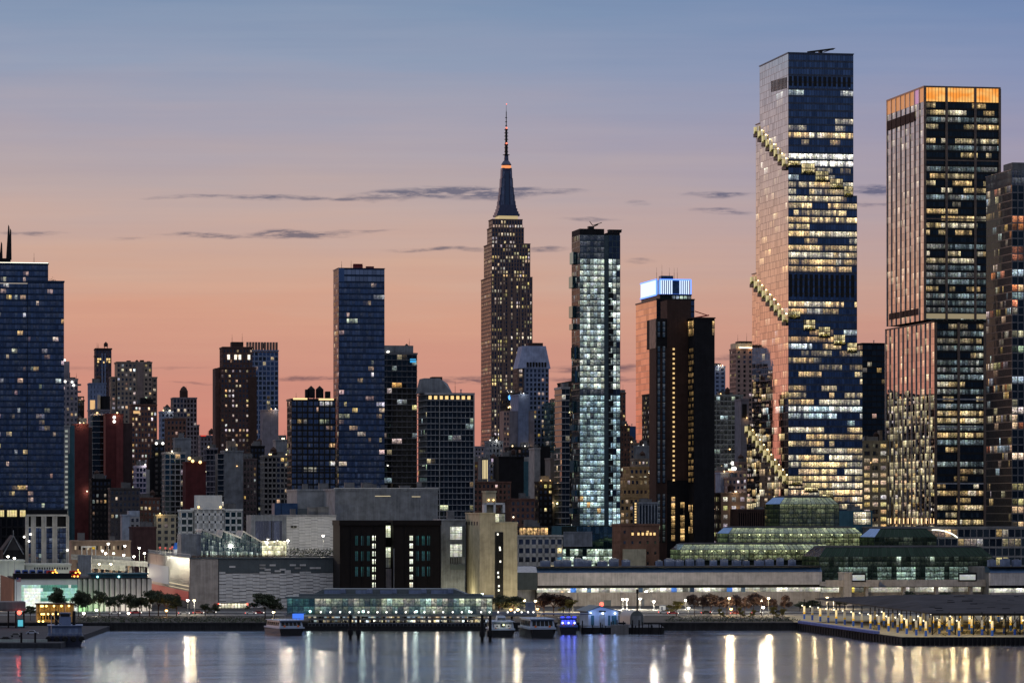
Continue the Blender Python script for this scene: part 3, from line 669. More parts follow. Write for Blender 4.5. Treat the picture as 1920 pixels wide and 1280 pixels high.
# ------------------------------------------------------------------ the lit glass residential tower
def lit_tower():
    b = Bld('lit_glass_tower', 'slim glass tower lit white on every floor, with jutting side panels', 'skyscraper', 1087, 1950, nwin=100)
    x1, y1 = b.w(1163), b.d(1072); zt = b.z(440); z0 = b.z(985)
    def litm(lo, hi, k0, gap=.06):
        def f(nf, nb, r):
            out = []
            for j in range(nf):
                zz = z0+(j+.5)*(zt-z0)/nf; py = HY-(zz+2.5-CH)*F/b.Y
                if py < 480 or 724 < py < 740: continue
                for i in range(nb):
                    if r.random() < gap: continue
                    k = 1.45*k0*r.uniform(lo, hi); c = r.choice([(.80, .95, .86), (.86, 1, .90), (.92, 1, .84), (.72, .90, .92)])
                    if py > 740: c = (c[0]*.72, c[1]*.86, c[2]*.98)
                    if 880 < py < 960 and r.random() < .10: c = (1, .62, .25)
                    out.append((j, i, 1, tuple(x*k for x in c)))
            return out
        return f
    st = St(3.12, 1.75, .07, .14, .14, .16, glass('clear_lit_glass', (.8, .9, .95), .15, pat=1.0), metal('dark_teal_frame', (.06, .085, .09), .4, .6))
    xa, xb = b.w(1133), b.w(1141)
    b.wm(st.wl).box(.15, x1, .15, y1, z0, zt-.1)
    b.facade('F', .1, 0, xa, z0, zt, st.but(dim=.05), litm(.22, .72, .9, .015)); b.facade('L', .1, 0, y1, z0, zt, st.but(gl=G_SILV, p=.15, pal=COOL, st=(.2, .5)))
    b.facade('F', 1.4, xa+.1, xb, z0, zt, st.but(gl=G_BLUE, bw=1.8, p=0)); b.wm(st.wl).box(xa, xb, 1.5, 2, z0, zt)
    b.facade('F', .1, xb, x1, z0, zt, st.but(bw=1.9, pier=.16, span=.12), litm(.05, 1.15, .95))
    # dark zigzag between the two lit strips
    r = b.rng; nf = int((zt-z0)/3.12)
    m = MB()
    for j in range(4, nf-8):
        zz = z0+j*3.12; a = xb+(1.2 if j % 2 else 2.6)*1.0
        m.box(xb, a, -.25, -.12, zz+.2, zz+2.9)
    b.part('zigzag_panel', m, M_DARK)
    # jutting boxes on the left edge
    j = 2
    while j < nf-3:
        L = r.randint(1, 2); m = MB(); zz = z0+j*3.12; yy = r.uniform(.1, .5)*y1
        q = r.uniform(.03, .22); m.box(-1.6-.5*r.random(), .05, yy, yy+y1*.45, zz, zz+L*3.12-.2, 0, (q*.8, q, q*.9, r.random())); o = b.part('side_box', m, G_TEAL)
        j += L+r.randint(1, 3)
    # dark crown
    zc = b.z(433)
    m = MB(); m.box(0, xa, .0, y1, zt, zc+1.2); m.box(xb, x1, 1, y1*.7, zt, zt+1.5); b.part('crown', m, M_DARK)
    m = MB()
    for i in range(3): m.box(xb+.5+i*2.4, xb+2.4+i*2.4, 1, 5, zt+1.5, zt+2.6); m.box(xb+.3+i*2.4, xb+2.6+i*2.4, .8, 5.2, zt+2.6, zt+3.0)
    b.part('cooling_unit', m, M_BLACK)
    m = MB(); cxx = b.w(1112); zc += 1.2
    m.box(cxx-1.8, cxx+1.2, 3, 6, zc, zc+1.6); m.tube((cxx, 4, zc+1), (cxx+3.5, 4, zc+2.6), .3); m.tube((cxx+.5, 4, zc+2.2), (cxx-1, 4, zc+4.2), .2); m.tube((cxx+.5, 4, zc+2.0), (cxx+5.5, 4, zc+3.6), .2)
    b.part('roof_crane', m, M_BLACK)
    # podium
    xp0, xp1 = b.w(1053, -6), b.w(1163, -6); zp, zq = b.z(986, 0, -6), b.z(1028, 0, -6)
    b.solid(M_TEAL, xp0, xp1, -5.9, y1, 0, zp)
    sp = St(4.0, 2.2, .06, .10, .10, .12, G_TEAL, metal('teal_frame', (.03, .06, .06), .4, .6), .05, COOL, (1, 2), 0, (.2, .6))
    b.facade('F', -6, xp0, xp1, zq, zp, sp.but(p=.04)); b.facade('F', -6, xp0, xp1, 0, zq, sp, lambda nf, nb, r: [(j, i, 1, (.80*q, 1*q, .80*q)) for j in range(nf) for i in range(nb) for q in (r.uniform(.2, .8),) if r.random() < .8])
    m = MB(); a, e = b.w(1056, -6), b.w(1110, -6); za, ze = b.z(1024, 0, -6), b.z(996, 0, -6)
    m.box(a, e, -6.5, -6.12, za, ze)
    for i in range(16): m.box(a+(e-a)*.36+i*(e-a)*.58/16, a+(e-a)*.36+i*(e-a)*.58/16+.25, -6.7, -6.5, za+1, ze-1)
    m.box(a, e, -6.75, -6.5, ze-.5, ze); m.box(a, e, -6.75, -6.5, za, za+.5); b.part('screen_panel', m, M_GREY)
    b.done()
lit_tower()

# ------------------------------------------------------------------ blue crowned tower and the dark hotel in front
def blue_crown():
    b = Bld('blue_crowned_tower', 'ribbed office tower with a blue and white glowing crown', 'skyscraper', 1231, 2700, nwin=10)
    x1, y1 = b.w(1302), b.d(1192); zt = b.z(562)
    st = St(4.6, 60, 0, .14, .1, .12, G_BRNZ, wall('peach_spandrel', (.24, .18, .15)), .0); stF = St(4.2, 3, .1, .2, .1, .15, G_BLUE, M_BLACK, .08, COOL, (1, 3), 0, (.2, .6))
    b.vol(0, x1, 0, y1, 0, zt, stF, 'FL', stL=st.but(bw=9, gl=glass('copper_glass', (1.0, .78, .62), .80, (.03, .015, .008), .05, .004), span=.16, rs=.03, wl=metal('copper_band', (.55, .36, .25), .3, .9)))
    zc0, zc1 = b.z(553), b.z(523); xc0, xc1 = b.w(1239), b.w(1298)
    b.vol(xc0, xc1, 3, y1*.94, zt, zc0, St(3, 3, .2, .2, .1, .1, G_TEAL, M_BLACK, .5, COOL, (1, 2), 0, (.2, .6)), 'F')
    b.solid(M_NAVY, xc0+1, xc1-1, 4, y1*.93, zc0, zc1)
    gw = glow('white_blue_panel', (.62, .76, 1.0), 1.35); gb = glow('blue_neon', (.10, .25, 1.0), 2.0)
    m = MB(); m.box(xc0-.5, xc0, 14, y1*.93, zc0+1.5, zc1); s = b.part('lit_sign', m, gw)
    f = MB(); f.box(xc0-.7, xc0+.1, 12.5, y1*.95, zc1+.05, zc1+.9); f.box(xc0-.7, xc0+.1, 12.5, y1*.95, zc0+.4, zc0+1.4); f.box(xc0-.7, xc0+.1, 12.4, 13.4, zc0+1.4, zc1); f.build('border', gb, s)
    m = MB(); n = 14
    for i in range(n):
        if 6 <= i <= 8: continue
        a = xc0+.8+i*(xc1-xc0-1.6)/n; m.box(a, a+.7, 3.2, 3.9, zc0+1, zc1-.6)
    s = b.part('neon_rib', m, gw)
    m = MB(); m.box(xc0, xc1, 3.0, 3.9, zc1-.6, zc1+.3); m.box(xc0, xc1, 3.0, 3.9, zc0+.3, zc0+1); m.box(xc0-.3, xc0+.6, 3.0, 3.9, zc0+1, zc1-.6); m.box(xc1-.6, xc1+.2, 3.0, 3.9, zc0+1, zc1-.6); b.part('neon_border', m, gb)
    m = MB(); m.box(xc0+3, xc0+3+9, 12, 20, zc1, zc1+3.2); b.part('plant_room', m, M_NAVY)
    for px in (1238, 1248, 1262, 1271, 1277): b.antenna(b.w(px), 12, zc1, 9 if px != 1248 else 11)
    b.done()
blue_crown()
def dark_hotel():
    b = Bld('dark_slab_hotel', 'near black tower with a column of amber lights in front of the blue crown', 'skyscraper', 1230, 2000, nwin=60)
    xa, xb, x1, y1 = b.w(1251), b.w(1296), b.w(1303), 24
    D = -14.0; xc0, xc1 = b.w(1302, D), b.w(1340, D)
    b.solid(M_DBROWN, .1, xa, .2, b.d(1217), 0, b.z(652)); b.solid(wall('peach_panel', (.34, .25, .2)), -.1, xa-1, .6, b.d(1218), b.z(652), b.z(597))
    b.solid(M_DARK, .3, x1, .3, y1, b.z(652), b.z(597)); b.solid(M_DBROWN, xa, xb, .1, 16, b.z(900), b.z(562)); b.solid(M_DARK, xa+.2, x1, .4, 16, 0, b.z(900))
    b.solid(M_DARK, xc0, xc1, D, y1, 0, b.z(596, 0, D)); b.solid(M_DBROWN, xc0-.5, xc1+.4, D-.5, y1+.4, b.z(596, 0, D), b.z(594, 0, D))
    sw_ = St(3.3, 1.6, .2, .14, .1, .12, G_TEAL, M_DARK, .02, COOL, (1, 1), 0, (.1, .4), dim=.035)
    for p0, p1 in ((1232.5, 1238), (1242, 1247.5)):
        b.facade('F', -.1, b.w(p0), b.w(p1), b.z(905), b.z(648), sw_); b.facade('F', -.1, b.w(p0), b.w(p1), b.z(632), b.z(602), sw_)
        b.facade('F', -.1, b.w(p0), b.w(p1), b.z(1016), b.z(925), sw_.but(p=.2, pal=WARM))
    ga = glow('amber_wall_lamp', (1, .66, .27), .95)
    for i in range(28):
        py = 654+i*9.1; x = b.w(1263); m = MB(); m.box(x-.5, x+.5, -.45, -.02, b.z(py)-.5, b.z(py)+.5); b.part('wall_lamp', m, ga)
    lt = lambda p, k: (lambda nf, nb, r: [(j, i, 1, (1*q, .62*q, .24*q)) for j in range(nf) for i in range(nb) for q in (r.uniform(.2, k),) if r.random() < p])
    # left return of the dark block: gold windows on top, thin lit columns below
    b.facade('L', xc0-.15, D+.6, 0, b.z(630, 0, D/2), b.z(600, 0, D/2), St(4.5, 2.2, .2, .1, .1, .1, G_PLAIN, M_DARK), lt(.95, .95))
    b.facade('L', xc0-.15, D+1.5, -1, b.z(905, 0, D/2), b.z(650, 0, D/2), St(3.3, 2.4, .45, .35, .1, .1, G_PLAIN, M_DARK), lt(.75, .7))
    b.facade('F', D-.15, xc1-1.5, xc1, b.z(628, 0, D), b.z(600, 0, D), St(4.5, 1.5, .2, .1, .1, .1, G_PLAIN, M_DARK), lt(.9, .9))
    b.facade('F', -.1, b.w(1258), b.w(1266), b.z(1014), b.z(930), St(3.6, 2.2, .15, .12, .1, .1, G_PLAIN, M_DARK), lt(.6, 1.3))
    b.facade('F', -.1, b.w(1275), b.w(1284), b.z(1014), b.z(940), St(3.6, 2.2, .15, .12, .1, .1, G_PLAIN, M_DARK), lt(.8, 1.4))
    b.facade('L', xc0-.15, D+3, -1, b.z(1000, 0, D/2), b.z(945, 0, D/2), St(3.6, 2.4, .15, .12, .1, .1, G_PLAIN, M_DARK), lt(.7, 1.2))
    m = MB(); a = b.w(1303, 5); zz = b.z(594); m.tube((a, 5, zz), (a+8, 6, zz+1.5), .35); m.tube((a, 5, zz+3.5), (a+7, 6, zz+1.5), .25); b.part('roof_crane', m, wall('red_paint', (.4, .03, .03)))
    b.done()
dark_hotel()

# ------------------------------------------------------------------ blue glass towers left of centre
def blue_towers():
    b = Bld('blue_glass_tower', 'tall navy glass tower with dark crown band left of the stone tower', 'skyscraper', 635, 2000, nwin=60)
    st = St(3.2, 1.5, .07, .30, .07, .05, G_BLUE, metal('navy_mullion', (.022, .04, .075), .30, .6), .11, [(1, .72, .40), (1, .78, .50), (1, .66, .36), (.9, .92, .85)], (1, 4), 0, (.25, .8), dim=.012)
    x1, y1 = b.w(721), b.d(625); zt = b.z(503); zc = b.z(528)
    b.vol(0, x1, 0, y1, 0, zc, st, 'FL', stL=st.but(gl=G_SILV, p=.25, st=(.2, .8)), top=False)
    b.vol(0, x1, 0, y1, zc, zt, st.but(gl=G_BRNZ, p=0, bw=2.2, dim=0), 'FL', stL=st.but(gl=G_BRNZ, p=0), para=.3)
    m = MB(); m.box(0, x1*.12, -.2, -.02, zc, zt); b.part('corner_panel', m, G_BLUE)
    b.units(4, x1*.3, x1*.8, 3, 12, zt, 2.5, wall('red_lit_plant', (.16, .03, .03))); b.antenna(2, 3, zt, 4); b.antenna(x1*.3, 5, zt, 4.5); b.done()
    b = Bld('black_framed_block', 'navy glass block with black vertical frames and twin roof tanks', 'apartment block', 546, 1985, nwin=50)
    x1, y1 = b.w(629), b.d(538); zt = b.z(750)
    s2 = st.but(bw=1.7, p=.13, wl=metal('black_frame', (.008, .009, .012), .5, .5), dim=.01)
    b.vol(0, x1, 0, y1, 0, zt, s2, 'FL', stL=s2.but(gl=G_SILV, p=.2))
    for i in range(9):
        m = MB(); x = x1*i/8; m.box(max(0, x-.28), min(x1, x+.28), -.75, -.06, 0, zt); b.part('black_fin', m, M_BLACK)
    for py in (797, 839, 880): m = MB(); m.box(0, x1, -.6, -.06, b.z(py)-.3, b.z(py)+.3); b.part('black_band', m, M_BLACK)
    m = MB(); m.box(1, x1*.36, -.7, -.39, zt+.3, zt+1.2); m.box(x1*.62, x1-1, -.7, -.39, zt+.1, zt+1.0); b.part('roof_lighting', m, glow('roof_edge_light', (1, .70, .32), 1.3))
    for px in (587, 603): b.tank(b.w(px), 8, zt+.3, 2.1, 4.6, 1.2, M_DARK)
    m = MB(); m.box(b.w(576), b.w(580), 6, 10, zt, zt+6); m.box(b.w(614), b.w(622), 5, 11, zt, zt+5); b.part('plant_room', m, M_DARK)
    b.antenna(3, 3, zt, 4); b.done()
    # far left pair
    b = Bld('left_edge_glass_tower', 'wide navy glass tower at the left edge with a lit roofline', 'skyscraper', -30, 2000, nwin=60)
    s3 = st.but(p=.085, dim=.012, run=(1, 2)); xa, x1 = b.w(91), b.w(120)
    b.vol(0, xa, 3, 30, 0, b.z(494), s3, 'FL'); b.vol(b.w(52), x1, 0, 30, 0, b.z(528), s3, 'FL')
    m = MB(); m.box(0, xa, 2.3, 2.6, b.z(494)+.7, b.z(494)+.95); b.part('roof_lighting', m, glow('roofline_light', (1, .95, .75), 2.5))
    m = MB(); m.box(0, b.w(52), 2.5, 2.75, b.z(530)-.15, b.z(530)+.15); b.part('roof_lighting', m, glow('dim_roofline', (1, .85, .7), .5))
    for px in (60, 75, 84): m = MB(); m.box(b.w(px), b.w(px+5), 8, 12, b.z(493), b.z(490)); b.part('roof_unit', m, M_BLACK)
    b.antenna(b.w(65), 6, b.z(493), 6)
    l = MB(); leaf_cluster(l, (b.w(99), 1.5, b.z(524)), 1.8, 1.2, 2.0, 60, .35, b.rng); b.part('planting', l, L_RED)
    # podium with lit gold rooms
    b.facade('F', -3, 0, b.w(126), 0, b.z(970), St(5, 3, .3, .2, .2, .2, G_DARK, M_DARK, .03)); b.solid(M_DARK, 0, b.w(126), -2.9, 3, 0, b.z(955))
    for p0, p1 in ((-6, 7), (13, 31), (37, 47)):
        m = MB(); q = [(b.w(p0), -3.1, b.z(968)), (b.w(p1), -3.1, b.z(968)), (b.w(p1), -3.1, b.z(956)), (b.w(p0), -3.1, b.z(956))]; m.face(q, (1.0, .80, .38, .4)); o = b.part('window', m, glass('room_glass', (.9, .9, .9), .1, pat=.35))
        f = MB()
        for i in range(1, 4): f.box(b.w(p0+(p1-p0)*i/4)-.08, b.w(p0+(p1-p0)*i/4)+.08, -3.25, -3.12, b.z(968), b.z(956))
        f.build('sash', M_BLACK, o)
    b.done()
blue_towers()
# ------------------------------------------------------------------ the crowded middle distance: every building a thing
PUN = St(3.3, 2.4, .48, .45, .18, .15, G_PLAIN, M_TAN, .10, WARM+[(1, .92, .75), (.85, .95, 1)], (1, 1), .02, (.12, 1.0), dim=.006)       # punched windows
def P_(wl, p=.10, **k): return PUN.but(wl=wl, p=p*1.7+.02, **k)
BALC = St(3.1, 2.9, .10, .12, .10, 1.1, G_DARK, wall('white_balcony_edge', (.30, .30, .31)), .07, WARM+COOL, (1, 2), 0, (.2, .8))
LINES = St(3.3, 40, 0, .07, 0, .35, G_DARK, wall('thin_white_slab', (.42, .42, .43)), .0)
BLANK = lambda wl: St(8, 60, 0, .015, 0, .04, None, wl, 0)

def blank(name, label, cat, px, pxR, py, Y, mat, pxL=None, depth=None, units=1, zb=2.5, band=3.4, win=None):
    """a windowless party wall: courses and a coping in relief"""
    b = Bld(name, label, cat, px, Y, None, zb, 8)
    x1, z1 = b.w(pxR), b.z(py); y1 = depth or (max(6.0, min(60, b.d(pxL))) if pxL is not None else 22.0)
    m = b.wm(mat); m.box(0, x1, 0, y1, 0, z1)
    n = int(z1/band)
    for i in range(1, n): m.box(-.06, x1, -.06, -.01, i*band, i*band+.14)
    m.box(-.3, x1+.3, -.3, y1+.3, z1, z1+.9)
    if units: b.units(units, 1, x1-1, 2, y1*.7, z1+.9, 3.0)
    if win: win(b, x1, y1, z1)
    b.x1, b.y1, b.h = x1, y1, z1
    clutter(b)
    return b

# ---- skyline pieces seen against the sky
def skyline():
    b = block('apartment_tower', 'grey apartment tower with white roof terrace lights beside the left navy tower', 'apartment tower', 116, 146, 712, 2350, P_(M_VIOLET, .04), depth=24, units=1)
    x = b.w(131); b.solid(M_VIOLET, 0, x, 3, 20, b.h, b.z(677))
    for i in range(3): m = MB(); m.box(b.x1, b.x1+2.2, 2, 8, b.z(722+i*13), b.z(719+i*13)); b.part('balcony', m, M_CONCD)
    for px, py in ((122, 715), (135, 716), (138, 722), (121, 675)): m = MB(); m.sphere((b.w(px), -.8, b.z(py)), .75); b.part('terrace_lamp', m, glow('white_lamp', (1, .95, .85), 3.0))
    b.done()
    b = block('apartment_block', 'small dark block with open roof frame left of the slim tower', 'apartment block', 146, 158, 752, 2380, P_(M_DARK, .02), depth=14, units=0)
    m = MB(); m.box(0, b.x1, 1, 9, b.h+2.6, b.h+3.2); m.box(0, .5, 1, 2, b.h, b.h+2.6); m.box(b.x1-.5, b.x1, 1, 2, b.h, b.h+2.6); b.part('roof_frame', m, M_BLACK); b.done()
    b = block('slim_tower', 'slim dark tower with white vertical stripes and amber top windows', 'apartment tower', 180, 209, 655, 2700, P_(wall('plum_render', (.08, .06, .075)), .04, bw=2.2), depth=18, units=0)
    for px in (191.5, 197): m = MB(); m.box(b.w(px)-.45, b.w(px)+.45, -.5, -.09, 0, b.z(662)); b.part('pier', m, M_BLUEG)
    for px, py in ((184, 673), (188, 673), (201, 673), (205, 673), (184, 678), (195, 679), (205, 678)):
        m = MB(); m.box(b.w(px)-.6, b.w(px)+.6, -.42, -.12, b.z(py)-.6, b.z(py)+.6); b.part('window', m, glow('amber_window', (1, .66, .26), 1.2))
    m = MB(); m.box(-.6, b.x1+.5, -.6, 8, b.h, b.h+1); m.box(-1.6, 0, 0, 3, b.z(668)-.3, b.z(668)+.3); b.part('cornice', m, M_DBROWN); b.antenna(1, 3, b.h, 5); b.done()
    block('mid_rise_block', 'blue grey windowless plant block in front of the slim tower', 'office block', 168, 199, 720, 2550, P_(M_BLUEG, .0, pier=.8), depth=18).done()
    b = Bld('apartment_tower', 'tan stepped apartment tower with lit windows on its left half', 'apartment tower', 219, 2650, nwin=30)
    x1, xw, x0 = b.w(285), b.w(295), b.w(209); s = P_(M_TAN, .10, bw=2.9, st=(.4, 1.3))
    b.vol(0, x1, 0, 22, 0, b.z(680), s, 'F'); b.vol(x1+.3, xw, 2, 20, 0, b.z(708), P_(M_TAN, .05), 'F'); b.vol(x0, -.4, 2, 20, 0, b.z(708), P_(M_TAN, .25), 'FL')
    m = MB(); m.box(b.w(257), b.w(269), -.5, -.2, 0, b.z(680)); b.part('blank_bay', m, wall('tan_plain', (.20, .155, .14)))
    for a, e, py in ((239, 246, 675), (264, 271, 674), (277, 283, 676)): m = MB(); m.box(b.w(a), b.w(e), 4, 10, b.z(680), b.z(py)); b.part('roof_unit', m, M_DBROWN)
    b.tank(b.w(258), 6, b.z(680), 1.2, 1.2, .3); b.done()
    b = Bld('apartment_tower', 'narrow gridded tower with a domed water tank on its roof', 'apartment tower', 325, 2600, nwin=14)
    s = St(3.2, 2.4, .35, .35, .3, .12, G_PLAIN, wall('mauve_stone', (.20, .17, .18)), .06, WARM, (1, 1))
    b.vol(0, b.w(369), 0, 18, 0, b.z(747), s, 'FL'); b.vol(b.w(369)+.4, b.w(374), 2, 16, 0, b.z(798), s, 'F')
    m = MB(); m.lathe([(2.9, b.z(747)), (2.9, b.z(732)), (2.6, b.z(731)), (2.0, b.z(727)), (.5, b.z(723))], b.w(346.5), 8, 12); b.part('tank_dome', m, M_DBROWN); b.antenna(b.w(351), 8, b.z(730), 3); b.done()
    b = Bld('brick_tower', 'dark brown stepped brick tower with scattered lit windows before a white crowned tower', 'office tower', 414, 2500, nwin=40)
    s = P_(wall('dark_plum_brick', (.085, .05, .045)), .16, bw=2.3, st=(.5, 1.3), pier=.5, span=.5, pal=WARM+[(1, .95, .85)])
    b.vol(0, b.w(480), 0, 24, 0, b.z(690), s, 'FL'); b.vol(1.6, b.w(474), 1.5, 22, b.z(690), b.z(652), s.but(p=.12), 'FL')
    b.solid(s.wl, b.w(405), -.2, 4, 22, 0, b.z(690, 0, 4)); m = MB(); m.box(b.w(436), b.w(458), 5, 14, b.z(652), b.z(640)); b.part('plant_room', m, M_DBROWN)
    m = MB(); m.box(b.w(466), b.w(480)+.5, -.6, -.2, 0, b.z(706)); b.part('blank_bay', m, M_DBROWN)
    b.antenna(b.w(437), 6, b.z(640), 5); b.antenna(b.w(456), 6, b.z(640), 6)
    for px, py in ((442, 669), (450, 669), (429, 669), (467, 669)): m = MB(); m.box(b.w(px)-.8, b.w(px)+.8, .6, 1.1, b.z(py)-1.6, b.z(py)+1.6); b.part('window', m, glow('pale_lit_window', (1, .92, .75), 1.4))
    b.done()
    b = block('glass_tower', 'blue glass tower with a pale ribbed crown behind the brown brick tower', 'office tower', 462, 522, 658, 2700, St(3.5, 3.0, .28, .30, .2, .15, G_BLUE, M_BLUEG, .10, WARM, (1, 1), 0, (.3, .9)), depth=24, units=0, nwin=24)
    for i in range(11): m = MB(); m.box(b.x1*i/11+.2, b.x1*(i+1)/11-.5, -.2, 3, b.h-1, b.z(641)); b.part('crown_fin', m, M_LIME)
    b.done()
    blank('mid_rise_block', 'plain violet grey block low in front of the white crowned tower', 'office block', 493, 522, 770, 2450, M_VIOLET, depth=16, band=9).done()
    b = block('glass_tower', 'dark balcony tower just right of the navy tower with a blue lit corner room', 'apartment tower', 716, 782, 664, 2060, BALC.but(wl=wall('dim_slab', (.16, .16, .17)), p=.06), depth=26, units=0, nwin=24)
    m = MB(); m.box(b.w(722), b.w(776), 2, 20, b.h, b.z(647)); m.box(b.w(724), b.w(760), 1.7, 2, b.z(660), b.z(655)); b.part('penthouse', m, M_GREY)
    for px, py in ((729, 659), (727, 660)): m = MB(); m.sphere((b.w(px), 1.2, b.z(py)), .55); b.part('terrace_lamp', m, glow('white_lamp', (1, .95, .85), 3.0))
    m = MB(); m.box(b.w(769), b.w(780), -.1, .09, b.z(679), b.z(672)); b.part('window', m, glow('blue_screen_room', (.05, .45, .9), .9)); b.antenna(b.w(770), 5, b.z(647), 4); b.done()
    b = block('glass_tower', 'wide dark balcony tower with bright slab edges left of the stone tower', 'apartment tower', 800, 889, 739, 1990, BALC.but(bw=2.4), pxL=784, units=0, nwin=50)
    m = MB(); zz = b.h+.9; a, e = b.w(786, 10), b.w(846, 10)
    m.hexa([(a, 6, zz), (e, 6, zz), (e, 22, zz), (a, 22, zz)], [(a+2, 6, b.z(708)), (b.w(828), 6, b.z(708)), (e, 22, b.z(716)), (a+2, 22, b.z(708))]); b.part('slanted_crown', m, M_GREY)
    m = MB(); m.box(b.w(815), b.w(834), 8, 16, b.z(712), b.z(705)); b.part('plant_room', m, M_DBROWN)
    m = MB()
    for i in range(8): m.box(1+i*3, 2.6+i*3, -.5, -.1, b.h-2.6, b.h-.8)
    b.part('window', m, glow('amber_window', (1, .66, .26), 1.2))
    m = MB(); m.box(b.w(823), b.w(824), -1.6, -.2, 0, b.h); m.box(b.x1-.6, b.x1, -1.6, -.2, 0, b.h); b.part('white_fin', m, M_CONC); b.done()
    b = Bld('octagonal_tower', 'blue grey tower with a flared faceted crown right of the stone tower', 'office tower', 985, 2500, nwin=24)
    s = St(3.1, 2.7, .42, .36, .30, .2, G_PLAIN, M_BLUEG, .18, WARM, (1, 1), 0, (.3, .9)); x1 = b.w(1029)
    b.vol(0, x1, 0, 40, 0, b.z(690), s, 'FLR', top=False); b.vol(-4.2, -.3, 5, 22, 0, b.z(690), s.but(wl=M_LIME), 'FL', top=False)
    zz, zt = b.z(690), b.z(648)
    m = MB(); m.hexa([(-4.4, 4, zz), (0, -.4, zz), (x1+.2, -.4, zz), (x1+2.4, 6, zz), (x1+2.4, 22, zz), (-4.4, 22, zz)], [(-1, 5, zt), (2.2, 2, zt), (x1-1.8, 2, zt), (x1-.4, 8, zt), (x1-.4, 20, zt), (-1, 20, zt)])
    c = b.part('crown', m, wall('crown_blue_stone', (.24, .28, .40)))
    m = MB()
    for i in range(7): m.box(1+i*(x1-2)/7, 1+i*(x1-2)/7+1.2, -.6, .8, zz+.8, zz+4)
    m.build('crown_opening', M_DARK, c); m = MB(); m.box(3, x1-3, 5, 16, zt, zt+2.2); b.part('plant_room', m, M_DBROWN); b.done()
    b = blank('slab_tower', 'smooth blue grey slab with a pinkish wing in front of the stone tower', 'office tower', 972, 991, 741, 2450, M_BLUEG, depth=30, band=6, units=0)
    b.solid(M_VIOLET, b.w(956), 0, 2, 18, 0, b.z(770)); b.solid(M_VIOLET, b.x1, b.w(1003), 2, 18, 0, b.z(770))
    b.facade('F', 1.9, b.w(945), b.w(956), 0, b.z(770), P_(M_PINK, .1)); b.solid(M_PINK, b.w(945), b.w(956), 2.1, 16, 0, b.z(770)); b.done()
    b = block('mid_rise_block', 'dark block with a small blue roof light under the stone tower', 'office block', 949, 972, 738, 2480, P_(M_DARK, .05), depth=20, units=1)
    m = MB(); m.sphere((b.w(955), -1, b.z(745)), .9, sz=1.8); b.part('blue_light', m, glow('blue_spot', (.1, .4, 1), 2.2)); b.done()
    block('glass_block', 'teal glass block with lit rooms right of the octagonal tower', 'office block', 1030, 1055, 757, 2470, St(3.5, 2.6, .15, .2, .1, .1, G_TEAL, M_TEAL, .12, WARM, (1, 2), 0, (.2, .6), dim=.02), depth=20, nwin=8).done()
    b = block('slab_tower', 'narrow dark slab with bright white floor edges left of the lit glass tower', 'apartment tower', 1053, 1068, 728, 2080, St(3.3, 2.8, .04, .16, .1, .5, G_DARK, M_CONC, .02, WARM, (1, 1)), depth=20, units=1); b.done()
    block('brick_tower', 'thin dark red brick tower with a red roof light right of the lit glass tower', 'apartment tower', 1160, 1173, 738, 2500, P_(M_BROWN, .05), depth=20, units=1).done()
    block('brick_tower', 'brown brick block stepping down right of the lit glass tower', 'apartment block', 1164, 1181, 800, 2480, P_(M_BROWN, .06), depth=20).done()
    block('glass_block', 'small plain navy glass block below the ribbed peach tower', 'office block', 1181, 1195, 801, 2900, St(4, 4, .05, .06, .05, .05, G_BLUE, M_NAVY, .0), depth=20, units=0).done()
    b = block('apartment_tower', 'pinkish apartment tower with a lit rooftop beside the stepped glass tower', 'apartment tower', 1380, 1412, 655, 2600, P_(M_PINK, .05, bw=4, pier=.6), pxL=1368, units=0, nwin=12, stL=St(3.2, 2.4, .4, .4, .15, .2, G_BRNZ, M_PINK, .1, WARM, (1, 2)))
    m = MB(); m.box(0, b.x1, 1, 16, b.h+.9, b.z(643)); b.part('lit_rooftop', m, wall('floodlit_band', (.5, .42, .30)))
    m = MB(); m.box(3, b.x1-.5, .4, 2, b.h+.95, b.h+1.6); b.part('roof_lighting', m, glow('roofline_light', (1, .95, .75), 2.5))
    m = MB(); m.prism([(3, 3), (b.x1, 3), (b.x1, 14), (3, 14)], b.z(643), b.z(639)); b.part('plant_room', m, M_DBROWN); b.antenna(2, 3, b.z(643), 6); b.antenna(b.w(1402), 3, b.z(640), 6); b.done()
    block('mid_rise_block', 'small blue grey block between the dark hotel and the pinkish tower', 'office block', 1340, 1360, 688, 3000, P_(M_BLUEG, .04, bw=4), depth=20).done()
    b = block('glass_block', 'pale green gridded apartment block low beside the dark hotel', 'apartment block', 1336, 1393, 742, 2400, St(3.1, 2.6, .12, .2, .12, .3, G_DARK, wall('pale_slab', (.30, .31, .29)), .09, WARM+COOL, (1, 2), 0, (.2, .7), dim=.03), depth=24, nwin=30)
    m = MB(); m.sphere((b.w(1373), -1, b.z(868)), 1.2); b.part('floodlight', m, glow('white_lamp', (1, .95, .85), 3.0)); b.done()
    b = blank('slab_tower', 'white framed narrow slab with a dark screen panel against the stepped glass tower', 'office tower', 1389, 1404, 750, 2360, M_VIOLET, depth=16, units=0, band=5)
    m = MB(); m.box(b.w(1391.5), b.w(1400), -.3, -.08, b.z(783), b.z(757)); b.part('screen', m, M_DARK); b.done()
    b = block('office_tower', 'dark quiet office tower between the two tall lit glass towers', 'office tower', 1617, 1662, 645, 2600, St(4.0, 3.2, .10, .25, .1, .12, G_DARK, M_DARK, .05, WARM, (1, 1), 0, (.2, .6)), depth=30, units=0, nwin=14); b.done()
